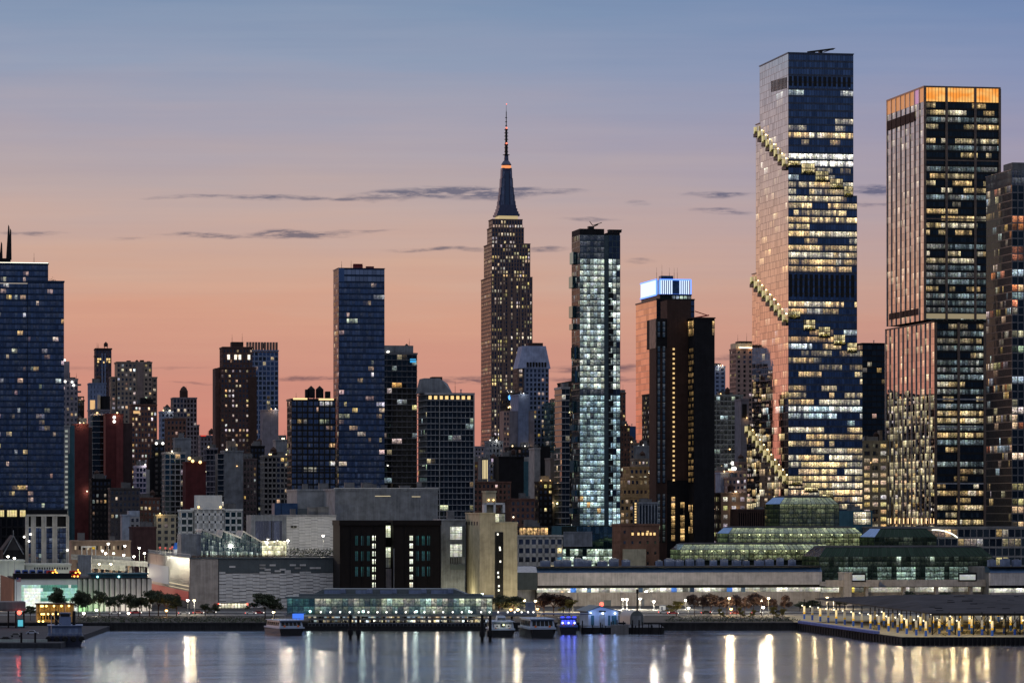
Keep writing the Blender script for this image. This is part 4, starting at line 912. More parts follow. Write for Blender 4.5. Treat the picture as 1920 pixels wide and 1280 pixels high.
    b = block('stone_block', 'beige stone office block with big lit windows between the two tall glass towers', 'office block', 1618, 1664, 828, 2320, St(4.6, 5.2, .32, .42, .35, .3, G_PLAIN, wall('lit_beige_stone', (.36, .32, .24)), .72, OFFICE, (1, 1), 0, (.5, 1.3)), depth=26, units=1, nwin=40)
    m = MB(); m.box(b.w(1628), b.w(1650), 4, 14, b.h, b.z(818)); b.part('plant_room', m, M_CONC); m = MB(); m.box(b.w(1652), b.w(1657), 3, 8, b.h, b.z(806)); b.part('chimney', m, M_TAN); b.done()
    # dark fins of a spired tower just inside the left edge
    b = blank('spired_tower', 'dark tower with tall tapering spires rising behind the left edge roofline', 'office tower', -40, 20, 486, 2600, M_DARK, depth=24, units=0)
    for px, w_, py in ((16.5, 2.6, 420), (20, 1.4, 427), (3, 1.6, 452), (-2, 1.6, 440)):
        m = MB(); x = b.w(px); a = w_/2; zt = b.z(py); m.hexa([(x-a-.5, 1, b.h), (x+a, 1, b.h), (x+a, 4, b.h), (x-a-.5, 4, b.h)], [(x-.3, 1.5, zt), (x+.5, 1.5, zt-1.5), (x+.5, 3, zt-1.5), (x-.3, 3, zt)]); b.part('spire', m, M_DARK)
    b.done()
skyline()

# ---- left crowd
def crowd_left():
    b = blank('narrow_tower', 'narrow block with a lit pale edge and teal side beside the left navy tower', 'apartment block', 119, 131, 800, 2150, M_CONC, depth=14, units=0, band=3.2)
    b.solid(M_TEAL, b.w(131), b.w(140), 1, 14, 0, b.z(797)); b.solid(M_TEAL, b.w(128), b.w(131), -.5, 1, 0, b.z(850))
    for i in range(20): m = MB(); m.box(b.w(122), b.w(127), -.3, -.08, b.z(810+i*9.5), b.z(806+i*9.5)); b.part('window', m, glow('dim_stair_window', (.8, .85, .75), .35))
    b.done()
    b = blank('maroon_slab', 'tall windowless maroon slab, leftmost of the maroon slabs', 'apartment block', 140, 166, 797, 2180, M_MAROON, depth=18, band=30)
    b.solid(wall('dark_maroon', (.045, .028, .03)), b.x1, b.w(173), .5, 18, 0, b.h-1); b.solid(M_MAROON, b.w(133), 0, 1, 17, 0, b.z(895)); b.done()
    block('slab_block', 'dark block with thin white floor lines between the maroon slabs', 'apartment block', 174, 195, 778, 2230, LINES.but(fh=3.4), depth=18).done()
    b = blank('maroon_slab', 'broad maroon slab with a darker right half and rooftop lamp', 'apartment block', 198, 231, 778, 2210, M_MAROON, depth=18, band=4.2)
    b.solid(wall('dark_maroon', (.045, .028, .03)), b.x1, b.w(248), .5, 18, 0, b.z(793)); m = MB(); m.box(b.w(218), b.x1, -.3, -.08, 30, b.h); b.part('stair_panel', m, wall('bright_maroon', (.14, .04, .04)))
    for px, py in ((214, 782), (214, 790)): m = MB(); m.sphere((b.w(px), -1, b.z(py)), .9); b.part('roof_lamp', m, glow('white_lamp', (1, .95, .85), 3.0))
    b.done()
    b = block('mid_rise_block', 'block with a black roof tank and amber lit plant room above the maroon slabs', 'apartment block', 168, 206, 770, 2300, P_(M_VIOLET, .1), depth=16, units=1)
    m = MB(); m.lathe([(3.2, b.h), (3.2, b.z(742))], b.w(198), 6, 14); b.part('roof_tank', m, M_DARK)
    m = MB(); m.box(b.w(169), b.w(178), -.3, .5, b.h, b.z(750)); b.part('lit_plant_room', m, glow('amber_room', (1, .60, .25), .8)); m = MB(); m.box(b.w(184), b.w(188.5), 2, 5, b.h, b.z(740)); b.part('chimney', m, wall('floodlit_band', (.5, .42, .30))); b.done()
    b = block('brick_block', 'brown brick block with two rows of fully lit windows below the tan tower', 'apartment block', 247, 294, 760, 2350, P_(M_BROWN, .22, bw=2.1, st=(.4, 1.4), fp=.10), depth=18, nwin=50)
    m = MB(); m.box(b.w(264), b.w(275), 3, 9, b.h, b.z(745)); m.box(b.w(277), b.w(288), 3, 9, b.h, b.z(747)); b.part('plant_room', m, M_DARK)
    m = MB(); m.box(b.w(250), b.w(262), -.4, -.1, b.z(775), b.z(770)); b.part('window', m, glow('amber_room', (1, .60, .25), .8)); b.done()
    block('mid_rise_block', 'small slate block with a roof rail left of the domed tank tower', 'apartment block', 302, 325, 773, 2480, P_(M_BLUEG, .03), depth=16).done()
    b = block('brick_block', 'square dark brown block with one lit window below the domed tank tower', 'apartment block', 313, 349, 786, 2330, P_(M_BROWN, .03), depth=16, units=2)
    b.done()
    b = block('mid_rise_block', 'low block with a red glowing roof edge right of the domed tank tower', 'apartment block', 376, 408, 818, 2550, P_(M_VIOLET, .04), depth=16, units=0)
    b.tank(b.w(398), 5, b.h+.5, 2.0, 2.4, 1.0); m = MB(); m.box(0, b.w(386), -.7, -.4, b.h+.2, b.h+.8); b.part('red_light', m, glow('red_strip', (1, .06, .03), .8)); b.done()
    b = blank('slab_block', 'grey rendered block with stepped dark flank below the square brown block', 'apartment block', 328, 358, 823, 2290, M_GREY, depth=14, band=6); b.done()
    b = block('brick_block', 'dark stepped block with a white floodlit parapet left of the grey gridded block', 'apartment block', 289, 308, 835, 2200, P_(M_DARK, .05), depth=14, units=1)
    b.solid(M_DARK, b.w(281), 0, 1, 12, 0, b.z(858)); b.solid(M_CONC, b.w(272), b.w(281), 1, 10, 0, b.z(880))
    for px in (293, 305): m = MB(); m.sphere((b.w(px), -1, b.z(831)), .8); b.part('roof_lamp', m, glow('white_lamp', (1, .95, .85), 3.0))
    b.done()
    block('apartment_block', 'pale violet lit sliver of apartments left of the dark stepped block', 'apartment block', 255, 274, 875, 2150, St(3.0, 2.2, .25, .3, .3, .5, G_PLAIN, wall('violet_lit_render', (.42, .38, .48)), .2, [(1, .9, 1), (1, .85, .9)], (1, 1), 0, (.2, .7)), depth=16, units=1).done()  # violet light on this facade is put into its wall colour
    block('apartment_block', 'grey gridded block with lit left edge and bay windows', 'apartment block', 309, 348, 850, 2170, St(3.1, 3.0, .16, .20, .25, .3, G_TEAL, M_CONC, .08, WARM, (1, 1), 0, (.2, .8)), depth=18, nwin=16).done()
    b = blank('maroon_slab', 'short maroon slab with lamps on its roof right of the grey gridded block', 'apartment block', 348, 386, 868, 2130, M_MAROON, depth=18, band=30)
    for px, py, c in ((355, 859, 'amber'), (361, 864, 'amber'), (375, 866, 'amber')): m = MB(); m.sphere((b.w(px), -.8, b.z(py)), .9); b.part('roof_lamp', m, glow('amber_roof_lamp', (1, .66, .26), 2.6))
    b.solid(M_CONCD, b.w(353), b.w(380), 4, 10, b.h, b.z(855)); b.done()
    block('narrow_tower', 'narrow navy block squeezed right of the short maroon slab', 'apartment block', 387, 408, 842, 2260, St(3.2, 2.4, .1, .2, .1, .2, G_BLUE, M_VIOLET, .06, WARM+COOL, (1, 1), 0, (.2, .8)), depth=14).done()
    b = blank('concrete_slab', 'tall blank grey concrete party wall beside a strip of balconies', 'apartment block', 420, 456, 847, 2140, M_GREY, depth=18, units=1)
    b.facade('F', .4, b.w(408), 0, 0, b.z(850), BALC); b.solid(M_CONCD, b.w(408), 0, .5, 14, 0, b.z(850)); b.solid(M_TAN, b.w(428), b.w(444), 5, 12, b.h, b.z(826)); b.tank(b.w(432), 7, b.z(826), 1.4, 2, .5); b.done()
    block('brick_block', 'pinkish brick block with dark paired windows right of the blank concrete wall', 'apartment block', 456, 481, 862, 2160, P_(wall('dim_pink_brick', (.13, .10, .10)), .03, bw=2.2), depth=16).done()
    block('brick_block', 'dark windowed block behind the pinkish brick block', 'apartment block', 470, 496, 838, 2330, P_(M_DARK, .03), depth=16).done()
    block('apartment_block', 'pale gridded apartment block left of the black framed glass block', 'apartment block', 495, 541, 856, 2120, St(3.0, 2.2, .26, .34, .2, .2, G_PLAIN, wall('grey_stone', (.22, .21, .20)), .06, WARM, (1, 1), 0, (.3, .9)), depth=18, nwin=16).done()
    blank('concrete_slab', 'plain grey block peeking left of the black framed glass block', 'apartment block', 517, 541, 826, 2350, M_GREY, depth=14).done()
    block('brick_block', 'dim brown block with roof tank gear between the maroon slabs and the lilac sliver', 'apartment block', 207, 262, 917, 2060, P_(wall('grey_brown_brick', (.09, .08, .08)), .04), depth=16, units=3).done()
    block('brick_block', 'black unlit block between the maroon slabs low down', 'apartment block', 172, 208, 900, 2120, P_(M_DARK, .03), depth=14).done()
    b = blank('white_block', 'stepped white and pale blue block in the dark lower left crowd', 'apartment block', 229, 252, 967, 2010, wall('pale_blue_render', (.30, .34, .40)), depth=12, units=0)
    b.solid(wall('pale_blue_render', (.30, .34, .40)), b.x1-3, b.w(262), 1, 12, 0, b.z(957)); b.facade('F', -.1, b.w(244), b.w(262), 0, b.z(968), P_(M_CONC, .05)); b.done()
    blank('brick_block', 'low plain red brown brick block above the highway ramp', 'warehouse', 248, 293, 990, 1960, wall('red_brown_brick', (.085, .045, .042)), depth=20, band=30, units=2).done()
    b = block('apartment_block', 'beige narrow block with an orange floodlit corner above the rooftop garden', 'apartment block', 293, 330, 967, 2000, P_(M_BEIGE, .03, bw=3.4), depth=14, units=0)
    b.done()
    block('brick_block', 'dark brick block between the lilac sliver and the beige narrow block', 'apartment block', 262, 300, 935, 2090, P_(M_BROWN, .05), depth=14).done()
    b = Bld('white_block', 'white stepped office block with tiny square windows above the zigzag pavilion', 'office block', 365, 1930, nwin=10)
    s = St(4.0, 3.0, .72, .70, .1, .1, G_PLAIN, wall('cream_panel', (.72, .72, .66), .1), .0)
    x1 = b.w(420); zt = b.z(955); b.vol(0, x1, 0, 18, 0, zt, s, 'FL'); b.solid(s.wl, b.w(370), b.w(418), 4, 16, zt, b.z(928))
    s2 = St(3.6, 3.0, .25, .3, .12, .12, G_TEAL, s.wl, .06, WARM, (1, 1), 0, (.2, .8)); b.vol(b.w(340), -.5, 2, 18, 0, b.z(958), s2, 'FL'); b.vol(x1+.5, b.w(455), 2, 18, 0, b.z(957), s2, 'F')
    for px in (372, 413): m = MB(); m.sphere((b.w(px), -.8, b.z(950)), .6); b.part('roof_lamp', m, glow('amber_roof_lamp', (1, .66, .26), 2.6))
    b.units(4, b.w(422), b.w(450), 4, 12, b.z(957), 3); b.done()
    # white framed grid block and gabled church on the left edge
    b = Bld('framed_block', 'block with a white concrete frame of tall bays at lower left', 'office block', 50, 1800, nwin=6)
    x1 = b.w(127); zt = b.z(967); b.solid(M_DARK, .2, x1, .8, 20, 0, zt)
    for a, e in ((52, 60), (66, 79), (85, 99), (105, 125)): b.facade('F', .6, b.w(a), b.w(e), 0, b.z(988), St(2.6, 1.6, .12, .12, .06, .06, G_BLUE, M_DARK, .03, COOL, (1, 1), 0, (.2, .6), dim=.02))
    for px, w_ in ((50, 2.2), (62, 4.6), (81.5, 4.6), (102, 4.6), (126, 2.0)):
        m = MB(); x = b.w(px); m.box(x-w_*.18-.2, x-w_*.18+.25, -.6, .5, 0, zt); m.box(x+w_*.18-.25+.3, x+w_*.18+.5, -.6, .5, 0, zt); m.box(x-w_*.18, x+w_*.18+.3, -.2, .4, 0, zt); b.part('pier', m, wall('white_frame', (.42, .41, .38)))
    m = MB(); m.box(-.3, x1+.2, -.75, .6, zt-.1, zt+.8); m.box(-.3, x1+.2, -.70, .6, b.z(988)-.3, b.z(988)+.3); b.part('beam', m, wall('white_frame', (.42, .41, .38)))
    for px, py in ((45, 1006), (54, 1014), (57, 1001), (126, 1031)): m = MB(); m.sphere((b.w(px), -1.5, b.z(py)), .55); b.part('wall_lamp', m, glow('white_lamp', (1, .95, .85), 3.0))
    b.done()
    b = Bld('church', 'dark gabled brick church hidden in shadow at lower left', 'church', 6, 1790)
    x1 = b.w(44); zt = b.z(1031); zg = b.z(1003); b.solid(M_DARK, 0, x1, 0, 30, 0, zt)
    m = MB(); xm = x1/2; m.hexa([(-.6, -.3, zt), (x1+.6, -.3, zt), (xm, -.3, zg)], [(-.6, 30, zt), (x1+.6, 30, zt), (xm, 30, zg)]); b.part('roof', m, M_TAR)
    m = MB()
    for sx in (0, 1): p = (sx*x1, -.5, zt-2); m.tube(p, (xm, -.5, zg-.3), .25)
    m.tube((xm, -.4, zg-.5), (xm, -.4, zg+2.5), .2); b.part('gable_trim', m, M_GREY)
    for px in (14, 24, 34): m = MB(); m.box(b.w(px), b.w(px+3), -.15, .1, b.z(1060), b.z(1042)); b.part('lancet_window', m, M_BLACK)
    b.done()
crowd_left()

# ---- centre crowd
def crowd_centre():
    b = blank('narrow_tower', 'narrow block with a glowing yellow stair shaft right of the balcony tower', 'apartment block', 903, 915, 860, 2200, M_CONCD, depth=12, units=0)
    m = MB()
    for i in range(4): m.box(.6+i*.85, 1.0+i*.85, -.25, -.07, b.z(902), b.z(862))
    b.part('lit_stair', m, glow('yellow_stair_light', (1, .80, .42), 1.0)); b.done()
    block('mid_rise_block', 'grey block with roof gear left of the blue grey slab', 'office block', 917, 943, 829, 2350, P_(M_GREY, .03), depth=16).done()
    b = block('mid_rise_block', 'slate block with a violet lit roof panel below the stone tower', 'office block', 918, 940, 868, 2220, P_(M_BLUEG, .02), depth=14, units=0)
    m = MB(); m.box(b.w(921), b.w(939), -.5, -.2, b.h+.9, b.z(864)+1.5); b.part('roof_screen', m, glow('violet_panel', (.75, .60, .85), .5)); b.done()
    b = blank('brick_block', 'wide near black block with a grey right flank below the blue grey slab', 'office block', 935, 982, 858, 2190, M_DARK, depth=18, units=3, band=12); b.solid(M_TEAL, b.x1, b.w(991), .5, 14, 0, b.h-2); b.solid(M_CONC, b.w(991), b.w(1001), .3, 14, 0, b.z(856)); b.done()
    block('mid_rise_block', 'dim roof storey with gear above the wide near black block', 'office block', 956, 1000, 840, 2320, P_(M_DARK, .04), depth=16, units=4).done()
    block('mid_rise_block', 'dark block with rows of small lit windows under the octagonal tower', 'office block', 1003, 1032, 806, 2600, P_(M_VIOLET, .2, st=(.3, .9)), depth=16).done()
    block('brick_block', 'dim brown block left of the blue grey slab base', 'office block', 950, 972, 805, 2650, P_(M_TAN, .08), depth=14).done()
    block('mid_rise_block', 'grey lavender block with scattered lit rooms left of the white edged slab', 'office block', 1032, 1054, 815, 2500, P_(M_VIOLET, .12), depth=16).done()
    b = blank('concrete_slab', 'tall pale grey party wall with a black right side below the octagonal tower', 'apartment block', 1002, 1013, 842, 2120, M_CONC, depth=16, band=40); b.solid(M_DARK, b.x1, b.w(1032), .6, 16, 0, b.z(836)); b.done()
    blank('concrete_slab', 'grey block with a faint recess left of the white edged slab', 'apartment block', 1032, 1053, 861, 2100, M_CONCD, depth=16, band=14).done()
    block('brick_block', 'dark shadowed block with two yellow windows between the pale party walls', 'apartment block', 1010, 1036, 905, 2090, P_(M_DARK, .10, pal=[(1, .8, .35)], st=(.6, 1.3)), depth=12).done()
    block('brick_block', 'dark brown block with roof gear behind the beige vent building', 'warehouse', 958, 1003, 937, 1990, P_(M_BROWN, .02), depth=16, units=4).done()
    block('brick_block', 'dark red block behind the beige vent building near the yellow stair shaft', 'apartment block', 888, 958, 905, 2160, P_(M_BROWN, .02), depth=14, units=3).done()
    b = blank('roof_house', 'small lit beige roof house on a white frame behind the beige vent building', 'office block', 911, 930, 923, 1900, M_BEIGE, depth=10, units=0)
    m = MB(); 
    for px in (916, 925): m.sphere((b.w(px), -.5, b.z(937)), .5)
    b.part('roof_lamp', m, glow('amber_roof_lamp', (1, .66, .26), 2.6))
    m = MB(); a, e = b.w(908, -3), b.w(947, -3); z0, z1 = b.z(962, 0, -3), b.z(942, 0, -3)
    m.box(a, e, -3, 3, z1-1, z1); m.box(a, a+1.2, -3, 3, 0, z1); m.box(e-1.2, e, -3, 3, 0, z1); m.box((a+e)/2-.5, (a+e)/2+.5, -3, 3, 0, z1); b.part('white_frame', m, M_WHITE); b.done()
    b = Bld('low_office', 'low lit office with a glowing amber roof pavilion left of the teal podium', 'office block', 971, 1840, nwin=30)
    x1 = b.w(1055); s = St(4.4, 3.3, .32, .42, .2, .2, G_PLAIN, wall('white_office', (.44, .42, .37)), .0)
    def lit(nf, nb, r): return [(j, i, 1, ((.9, .95, .75) if j < 2 else (1, .8, .4) if r.random() < .6 else (.1, .3, .5))) for j in range(nf) for i in range(nb) if (j < 2 and r.random() < .9) or (i > nb-3 and r.random() < .6) or r.random() < .05]
    b.vol(0, x1, 0, 24, 0, b.z(1006), s, 'FL', lit)
    m = MB(); z0, z1 = b.h0, b.h1 = b.z(1005), b.z(989)
    gg = glass('pavilion_glass', (.9, .9, .9), .1)
    for i in range(16):
        a, e = 1+(x1-8)*i/16, 1+(x1-8)*(i+1)/16; k = b.rng.uniform(.5, 1.1); m.face([(a, 2, z0), (e, 2, z0), (e, 2, z1), (a, 2, z1)], (1.0*k, .62*k, .26*k, b.rng.random()))
    p = b.part('roof_pavilion', m, gg); f = MB(); f.box(0, x1-6, 1.5, 14, z1, z1+.5)
    for i in range(9): f.box(1+(x1-8)*i/8-.12, 1+(x1-8)*i/8+.12, 1.8, 1.98, z0, z1)
    f.build('roof_edge', M_BLACK, p); b.units(5, 2, x1-6, 5, 12, z1+.5, 3); b.done()
    b = Bld('amber_block', 'amber floodlit stepped brick block right of the lit glass tower', 'office block', 1180, 2250, nwin=40)
    s = St(3.9, 2.6, .45, .45, .25, .2, G_PLAIN, M_AMBER, .35, [(1, .75, .35), (1, .9, .6)], (1, 1), 0, (.4, 1.3))
    for px, pxr, py, y in ((1163, 1222, 933, -9), (1168, 1222, 915, -6), (1175, 1222, 897, -3), (1181, 1222, 877, 0)): b.vol(b.w(px, y), b.w(pxr, y), y, y+20, 0, b.z(py, 0, y), s, 'FL')
    b.done()
    b = block('brick_block', 'beige brick block with one bright window above the amber block', 'apartment block', 1177, 1200, 832, 2500, P_(M_TAN, .15, st=(.6, 1.4)), depth=16); b.done()
    blank('mid_rise_block', 'pale grey roof block below the ribbed peach tower', 'office block', 1197, 1222, 838, 2420, M_GREY, depth=14, units=3).done()
    b = block('ribbed_block', 'small grey ribbed block above the plain brown brick warehouse', 'office block', 1198, 1233, 944, 1950, St(20, 1.6, .4, .05, .4, .1, G_DARK, M_GREY, 0), depth=14, units=2)
    m = MB()
    for i in range(9): m.box(b.w(1190), b.w(1193), -.3, .1, b.z(985-i*5), b.z(982-i*5))
    b.part('window', m, glow('amber_window', (1, .66, .26), 1.2)); b.done()
    b = block('brick_block', 'plain brown brick warehouse with a few amber windows right of the teal podium', 'warehouse', 1164, 1236, 985, 1835, P_(wall('warm_brown_brick', (.19, .10, .065)), .0, bw=3.6, fh=5.5, pier=.72, span=.72), depth=20, units=0)
    for px in (1186, 1197, 1205, 1213, 1220, 1227):
        m = MB(); m.box(b.w(px)-.5, b.w(px)+.5, -.3, -.1, b.z(1003), b.z(998)); b.part('window', m, glow('amber_window', (1, .66, .26), 1.2))
    m = MB(); m.box(b.w(1167), b.w(1208), -4, -.3, 0, b.z(1029)); b.part('annexe', m, M_BEIGE); b.done()
crowd_centre()

# ---- right crowd
def crowd_right():
    b = block('mid_rise_block', 'low pinkish block with bright flood lamps between the dark hotel and the stepped tower', 'office block', 1340, 1400, 885, 2150, P_(M_PINK, .18, fp=.2), depth=16, units=3)
    for px in (1373, 1376): m = MB(); m.sphere((b.w(px), -2, b.z(878)), 1.1); b.part('floodlight', m, glow('white_lamp', (1, .95, .85), 3.0))
    b.done()
    blank('narrow_tower', 'slim pale blue stair block between the dark hotel and the brown windowed block', 'apartment block', 1351, 1366, 888, 2110, wall('pale_blue_panel', (.24, .27, .36)), depth=12, units=0).done()
    block('brick_block', 'pinkish brick block with square windows behind the brown windowed block', 'apartment block', 1366, 1395, 897, 2100, P_(M_PINK, .08), depth=14, units=1).done()
    b = block('brick_block', 'brown brick block with rows of small pale windows left of the green glass hall', 'apartment block', 1352, 1400, 926, 2010, St(4.6, 4.2, .5, .5, .2, .15, G_PLAIN, wall('warm_tan_brick', (.23, .15, .10)), .75, [(1, .9, .65)], (1, 1), 0, (.25, .7)), depth=16, units=0, nwin=30); b.done()
    block('ribbed_block', 'dark ribbed plant building left of the tall green glass hall', 'plant building', 1384, 1445, 957, 1960, St(30, 1.2, .45, .04, .5, .1, G_DARK, M_DBROWN, 0), depth=16, units=1).done()
    b = Bld('podium_block', 'low podium with glowing white shopfront right of the tall green glass hall', 'office block', 1572, 1960, nwin=10)
    x1 = b.w(1636); b.solid(M_TEAL, 0, x1, .1, 20, 0, b.z(957))
    b.facade('F', 0, b.w(1600), x1-1, b.z(983), b.z(959), St(4, 2.2, .08, .1, .1, .1, G_PLAIN, M_BLACK), lambda nf, nb, r: [(j, i, 1, (1.5*k, 1.3*k, .9*k)) for j in range(nf) for i in range(nb) for k in (r.uniform(.6, 1),)]); b.units(3, 2, x1-4, 3, 12, b.z(957), 3); b.done()
    b = Bld('podium_block', 'low terrace podium in front of the orange crowned tower base', 'office block', 1640, 1940, nwin=16)
    x1 = b.w(1950); b.vol(0, x1, 0, 30, 0, b.z(990), St(5, 3.4, .12, .2, .2, .3, G_DARK, wall('grey_stone', (.22, .21, .20)), .45, OFFICE, (1, 3), 0, (.2, .9)), 'F')
    l = MB(); leaf_cluster(l, (b.w(1800), 2, b.z(987)), b.w(1800)-b.w(1755), 1.5, 1.0, 200, .5, b.rng); b.part('planting', l, L_GREEN)
    m = MB(); c = (b.w(1752, -1), -1.2, b.z(1020)); R_ = 9.5
    for i in range(10):
        a0, a1 = math.radians(35+i*6), math.radians(41+i*6); m.tube((c[0]+R_*1.6*math.cos(a0), c[1], c[2]+R_*math.sin(a0)-2), (c[0]+R_*1.6*math.cos(a1), c[1], c[2]+R_*math.sin(a1)-2), .3)
    b.part('arch_light', m, glow('roofline_light', (1, .95, .75), 2.5)); b.done()
crowd_right()

# ---- hidden towers added for reflections, and background mid-rises that close the horizon
def reflected():
    block('office_tower', 'dim office tower mostly hidden behind the lit glass tower and mirrored in the stepped one', 'office tower', 1079, 1156, 715, 2430, P_(M_DARK, .22, st=(.5, 1.4)), depth=60, nwin=6, faces='FLR').done()
    block('office_tower', 'dim office tower hidden behind the dark hotel and mirrored in the orange crowned tower', 'office tower', 1234, 1334, 738, 2520, P_(M_DARK, .25, st=(.5, 1.4)), depth=50, nwin=6, faces='FLR').done()
reflected()
def infill():
    pts = [(-20, 60, 905), (60, 122, 895), (126, 175, 905), (196, 240, 868), (300, 345, 872), (384, 420, 858), (440, 500, 866), (480, 545, 873), (700, 760, 890), (885, 935, 838), (925, 990, 868), (985, 1050, 846), (1040, 1075, 852), (1150, 1200, 862), (1180, 1240, 885), (1325, 1375, 848), (1360, 1425, 872), (1600, 1680, 866), (1640, 1700, 905), (1840, 1930, 900)]
    beside = ['at the far left edge', 'behind the left navy tower', 'behind the leftmost maroon slab', 'behind the broad maroon slab', 'behind the grey gridded block', 'behind the navy sliver', 'behind the blank concrete wall', 'behind the pale gridded block', 'behind the dark balcony tower', 'left of the yellow stair shaft', 'behind the near black block', 'behind the pale party wall', 'behind the white edged slab', 'behind the thin red brick tower', 'behind the amber block', 'behind the dark hotel', 'left of the stepped glass tower', 'behind the beige stone block', 'behind the orange crowned tower', 'behind the right edge tower']
    ms = [(M_BROWN, 'dim brown'), (M_VIOLET, 'dim violet grey'), (M_CONCD, 'dim grey'), (M_TAN, 'dim tan')]
    for i, ((a, e, py), s) in enumerate(zip(pts, beside)):
        mt, nm = ms[i % 4]
        block('background_block', nm+' background block '+s, 'apartment block', a, e, py, 2800+(i*37 % 7)*60, P_(mt, .10), depth=24, nwin=6, group='background blocks closing the horizon', units=2).done()
infill()

def small_infill():
    rows = [(150, 176, 905, 'dim slate roof block behind the framed white block', M_VIOLET, .12), (196, 222, 872, 'narrow tan walk up behind the broad maroon slab', M_TAN, .14), (276, 296, 905, 'tiny pale brick house right of the lilac sliver', M_PINK, .12), (336, 352, 905, 'thin brown walk up beside the grey gridded block', M_BROWN, .12),
            (386, 412, 905, 'low tan brick walk up below the navy sliver', M_TAN, .10), (452, 474, 905, 'small brown tenement right of the tall blank wall', M_BROWN, .10), (474, 500, 890, 'small dim grey tenement left of the pale gridded block', M_CONC, .08), (880, 905, 868, 'small dim red tenement left of the glowing stair shaft', M_BROWN, .12),
            (940, 962, 895, 'small tan walk up below the near black block', M_TAN, .14), (975, 1003, 905, 'small grey walk up left of the pale party wall', M_CONC, .10), (1030, 1052, 900, 'thin violet tenement left of the slab with white edges', M_VIOLET, .12), (1190, 1216, 862, 'small tan tenement above the amber stepped block', M_TAN, .2), (1338, 1356, 905, 'thin brown tenement touching the dark hotel', M_BROWN, .14), (1385, 1408, 868, 'small pinkish tenement left of the stepped glass tower base', M_PINK, .2)]
    for i, (a, e, py, lb, mt, p) in enumerate(rows): block('tenement', lb, 'apartment block', a, e, py, 2240+(i*29 % 5)*25, P_(mt, p), depth=12, nwin=8, units=3).done()
small_infill()
# ------------------------------------------------------------------ waterfront buildings
M_SHING = wall('metal_shingle', (.60, .59, .56), .12, .3); M_SHINGD = wall('dark_metal_panel', (.085, .105, .11), .15, .3, .5); M_PANEL = wall('pale_stone_panel', (.47, .44, .425), .24)
M_BOARD = wall('board_concrete', (.42, .37, .32), .26)
W_LIT = glass('lit_white_window', (.9, .9, .9), .1, pat=.6)
GL_W = glow('white_lamp', (1, .95, .85), 3.0)

def shingles(mb, x0, x1, z0, z1, y, pw, ph, rng, wave=True):
    """overlapping metal sheets, each course tilted and the columns wavering up and down"""
    nc = max(1, round((x1-x0)/pw)); pw = (x1-x0)/nc
    for i in range(nc):
        off = (ph*.28*math.sin(i*1.9)+ph*.12*rng.uniform(-1, 1)) if wave else 0
        z = z0
        while z < z1-.05:
            zt = min(z1, z+ph+(off if z == z0 else 0)); t = rng.uniform(.12, .36); gp = rng.choice((.06, .10, .16, .22))*ph; zb = z; z = min(z+gp, zt-.1)
            a, e = x0+i*pw+.02, x0+(i+1)*pw-.02
            mb.face([(a, y-t, z), (e, y-t, z), (e, y-.02, zt), (a, y-.02, zt)]); mb.face([(e, y-t, z), (a, y-t, z), (a, y, z), (e, y, z)])
            z = zt

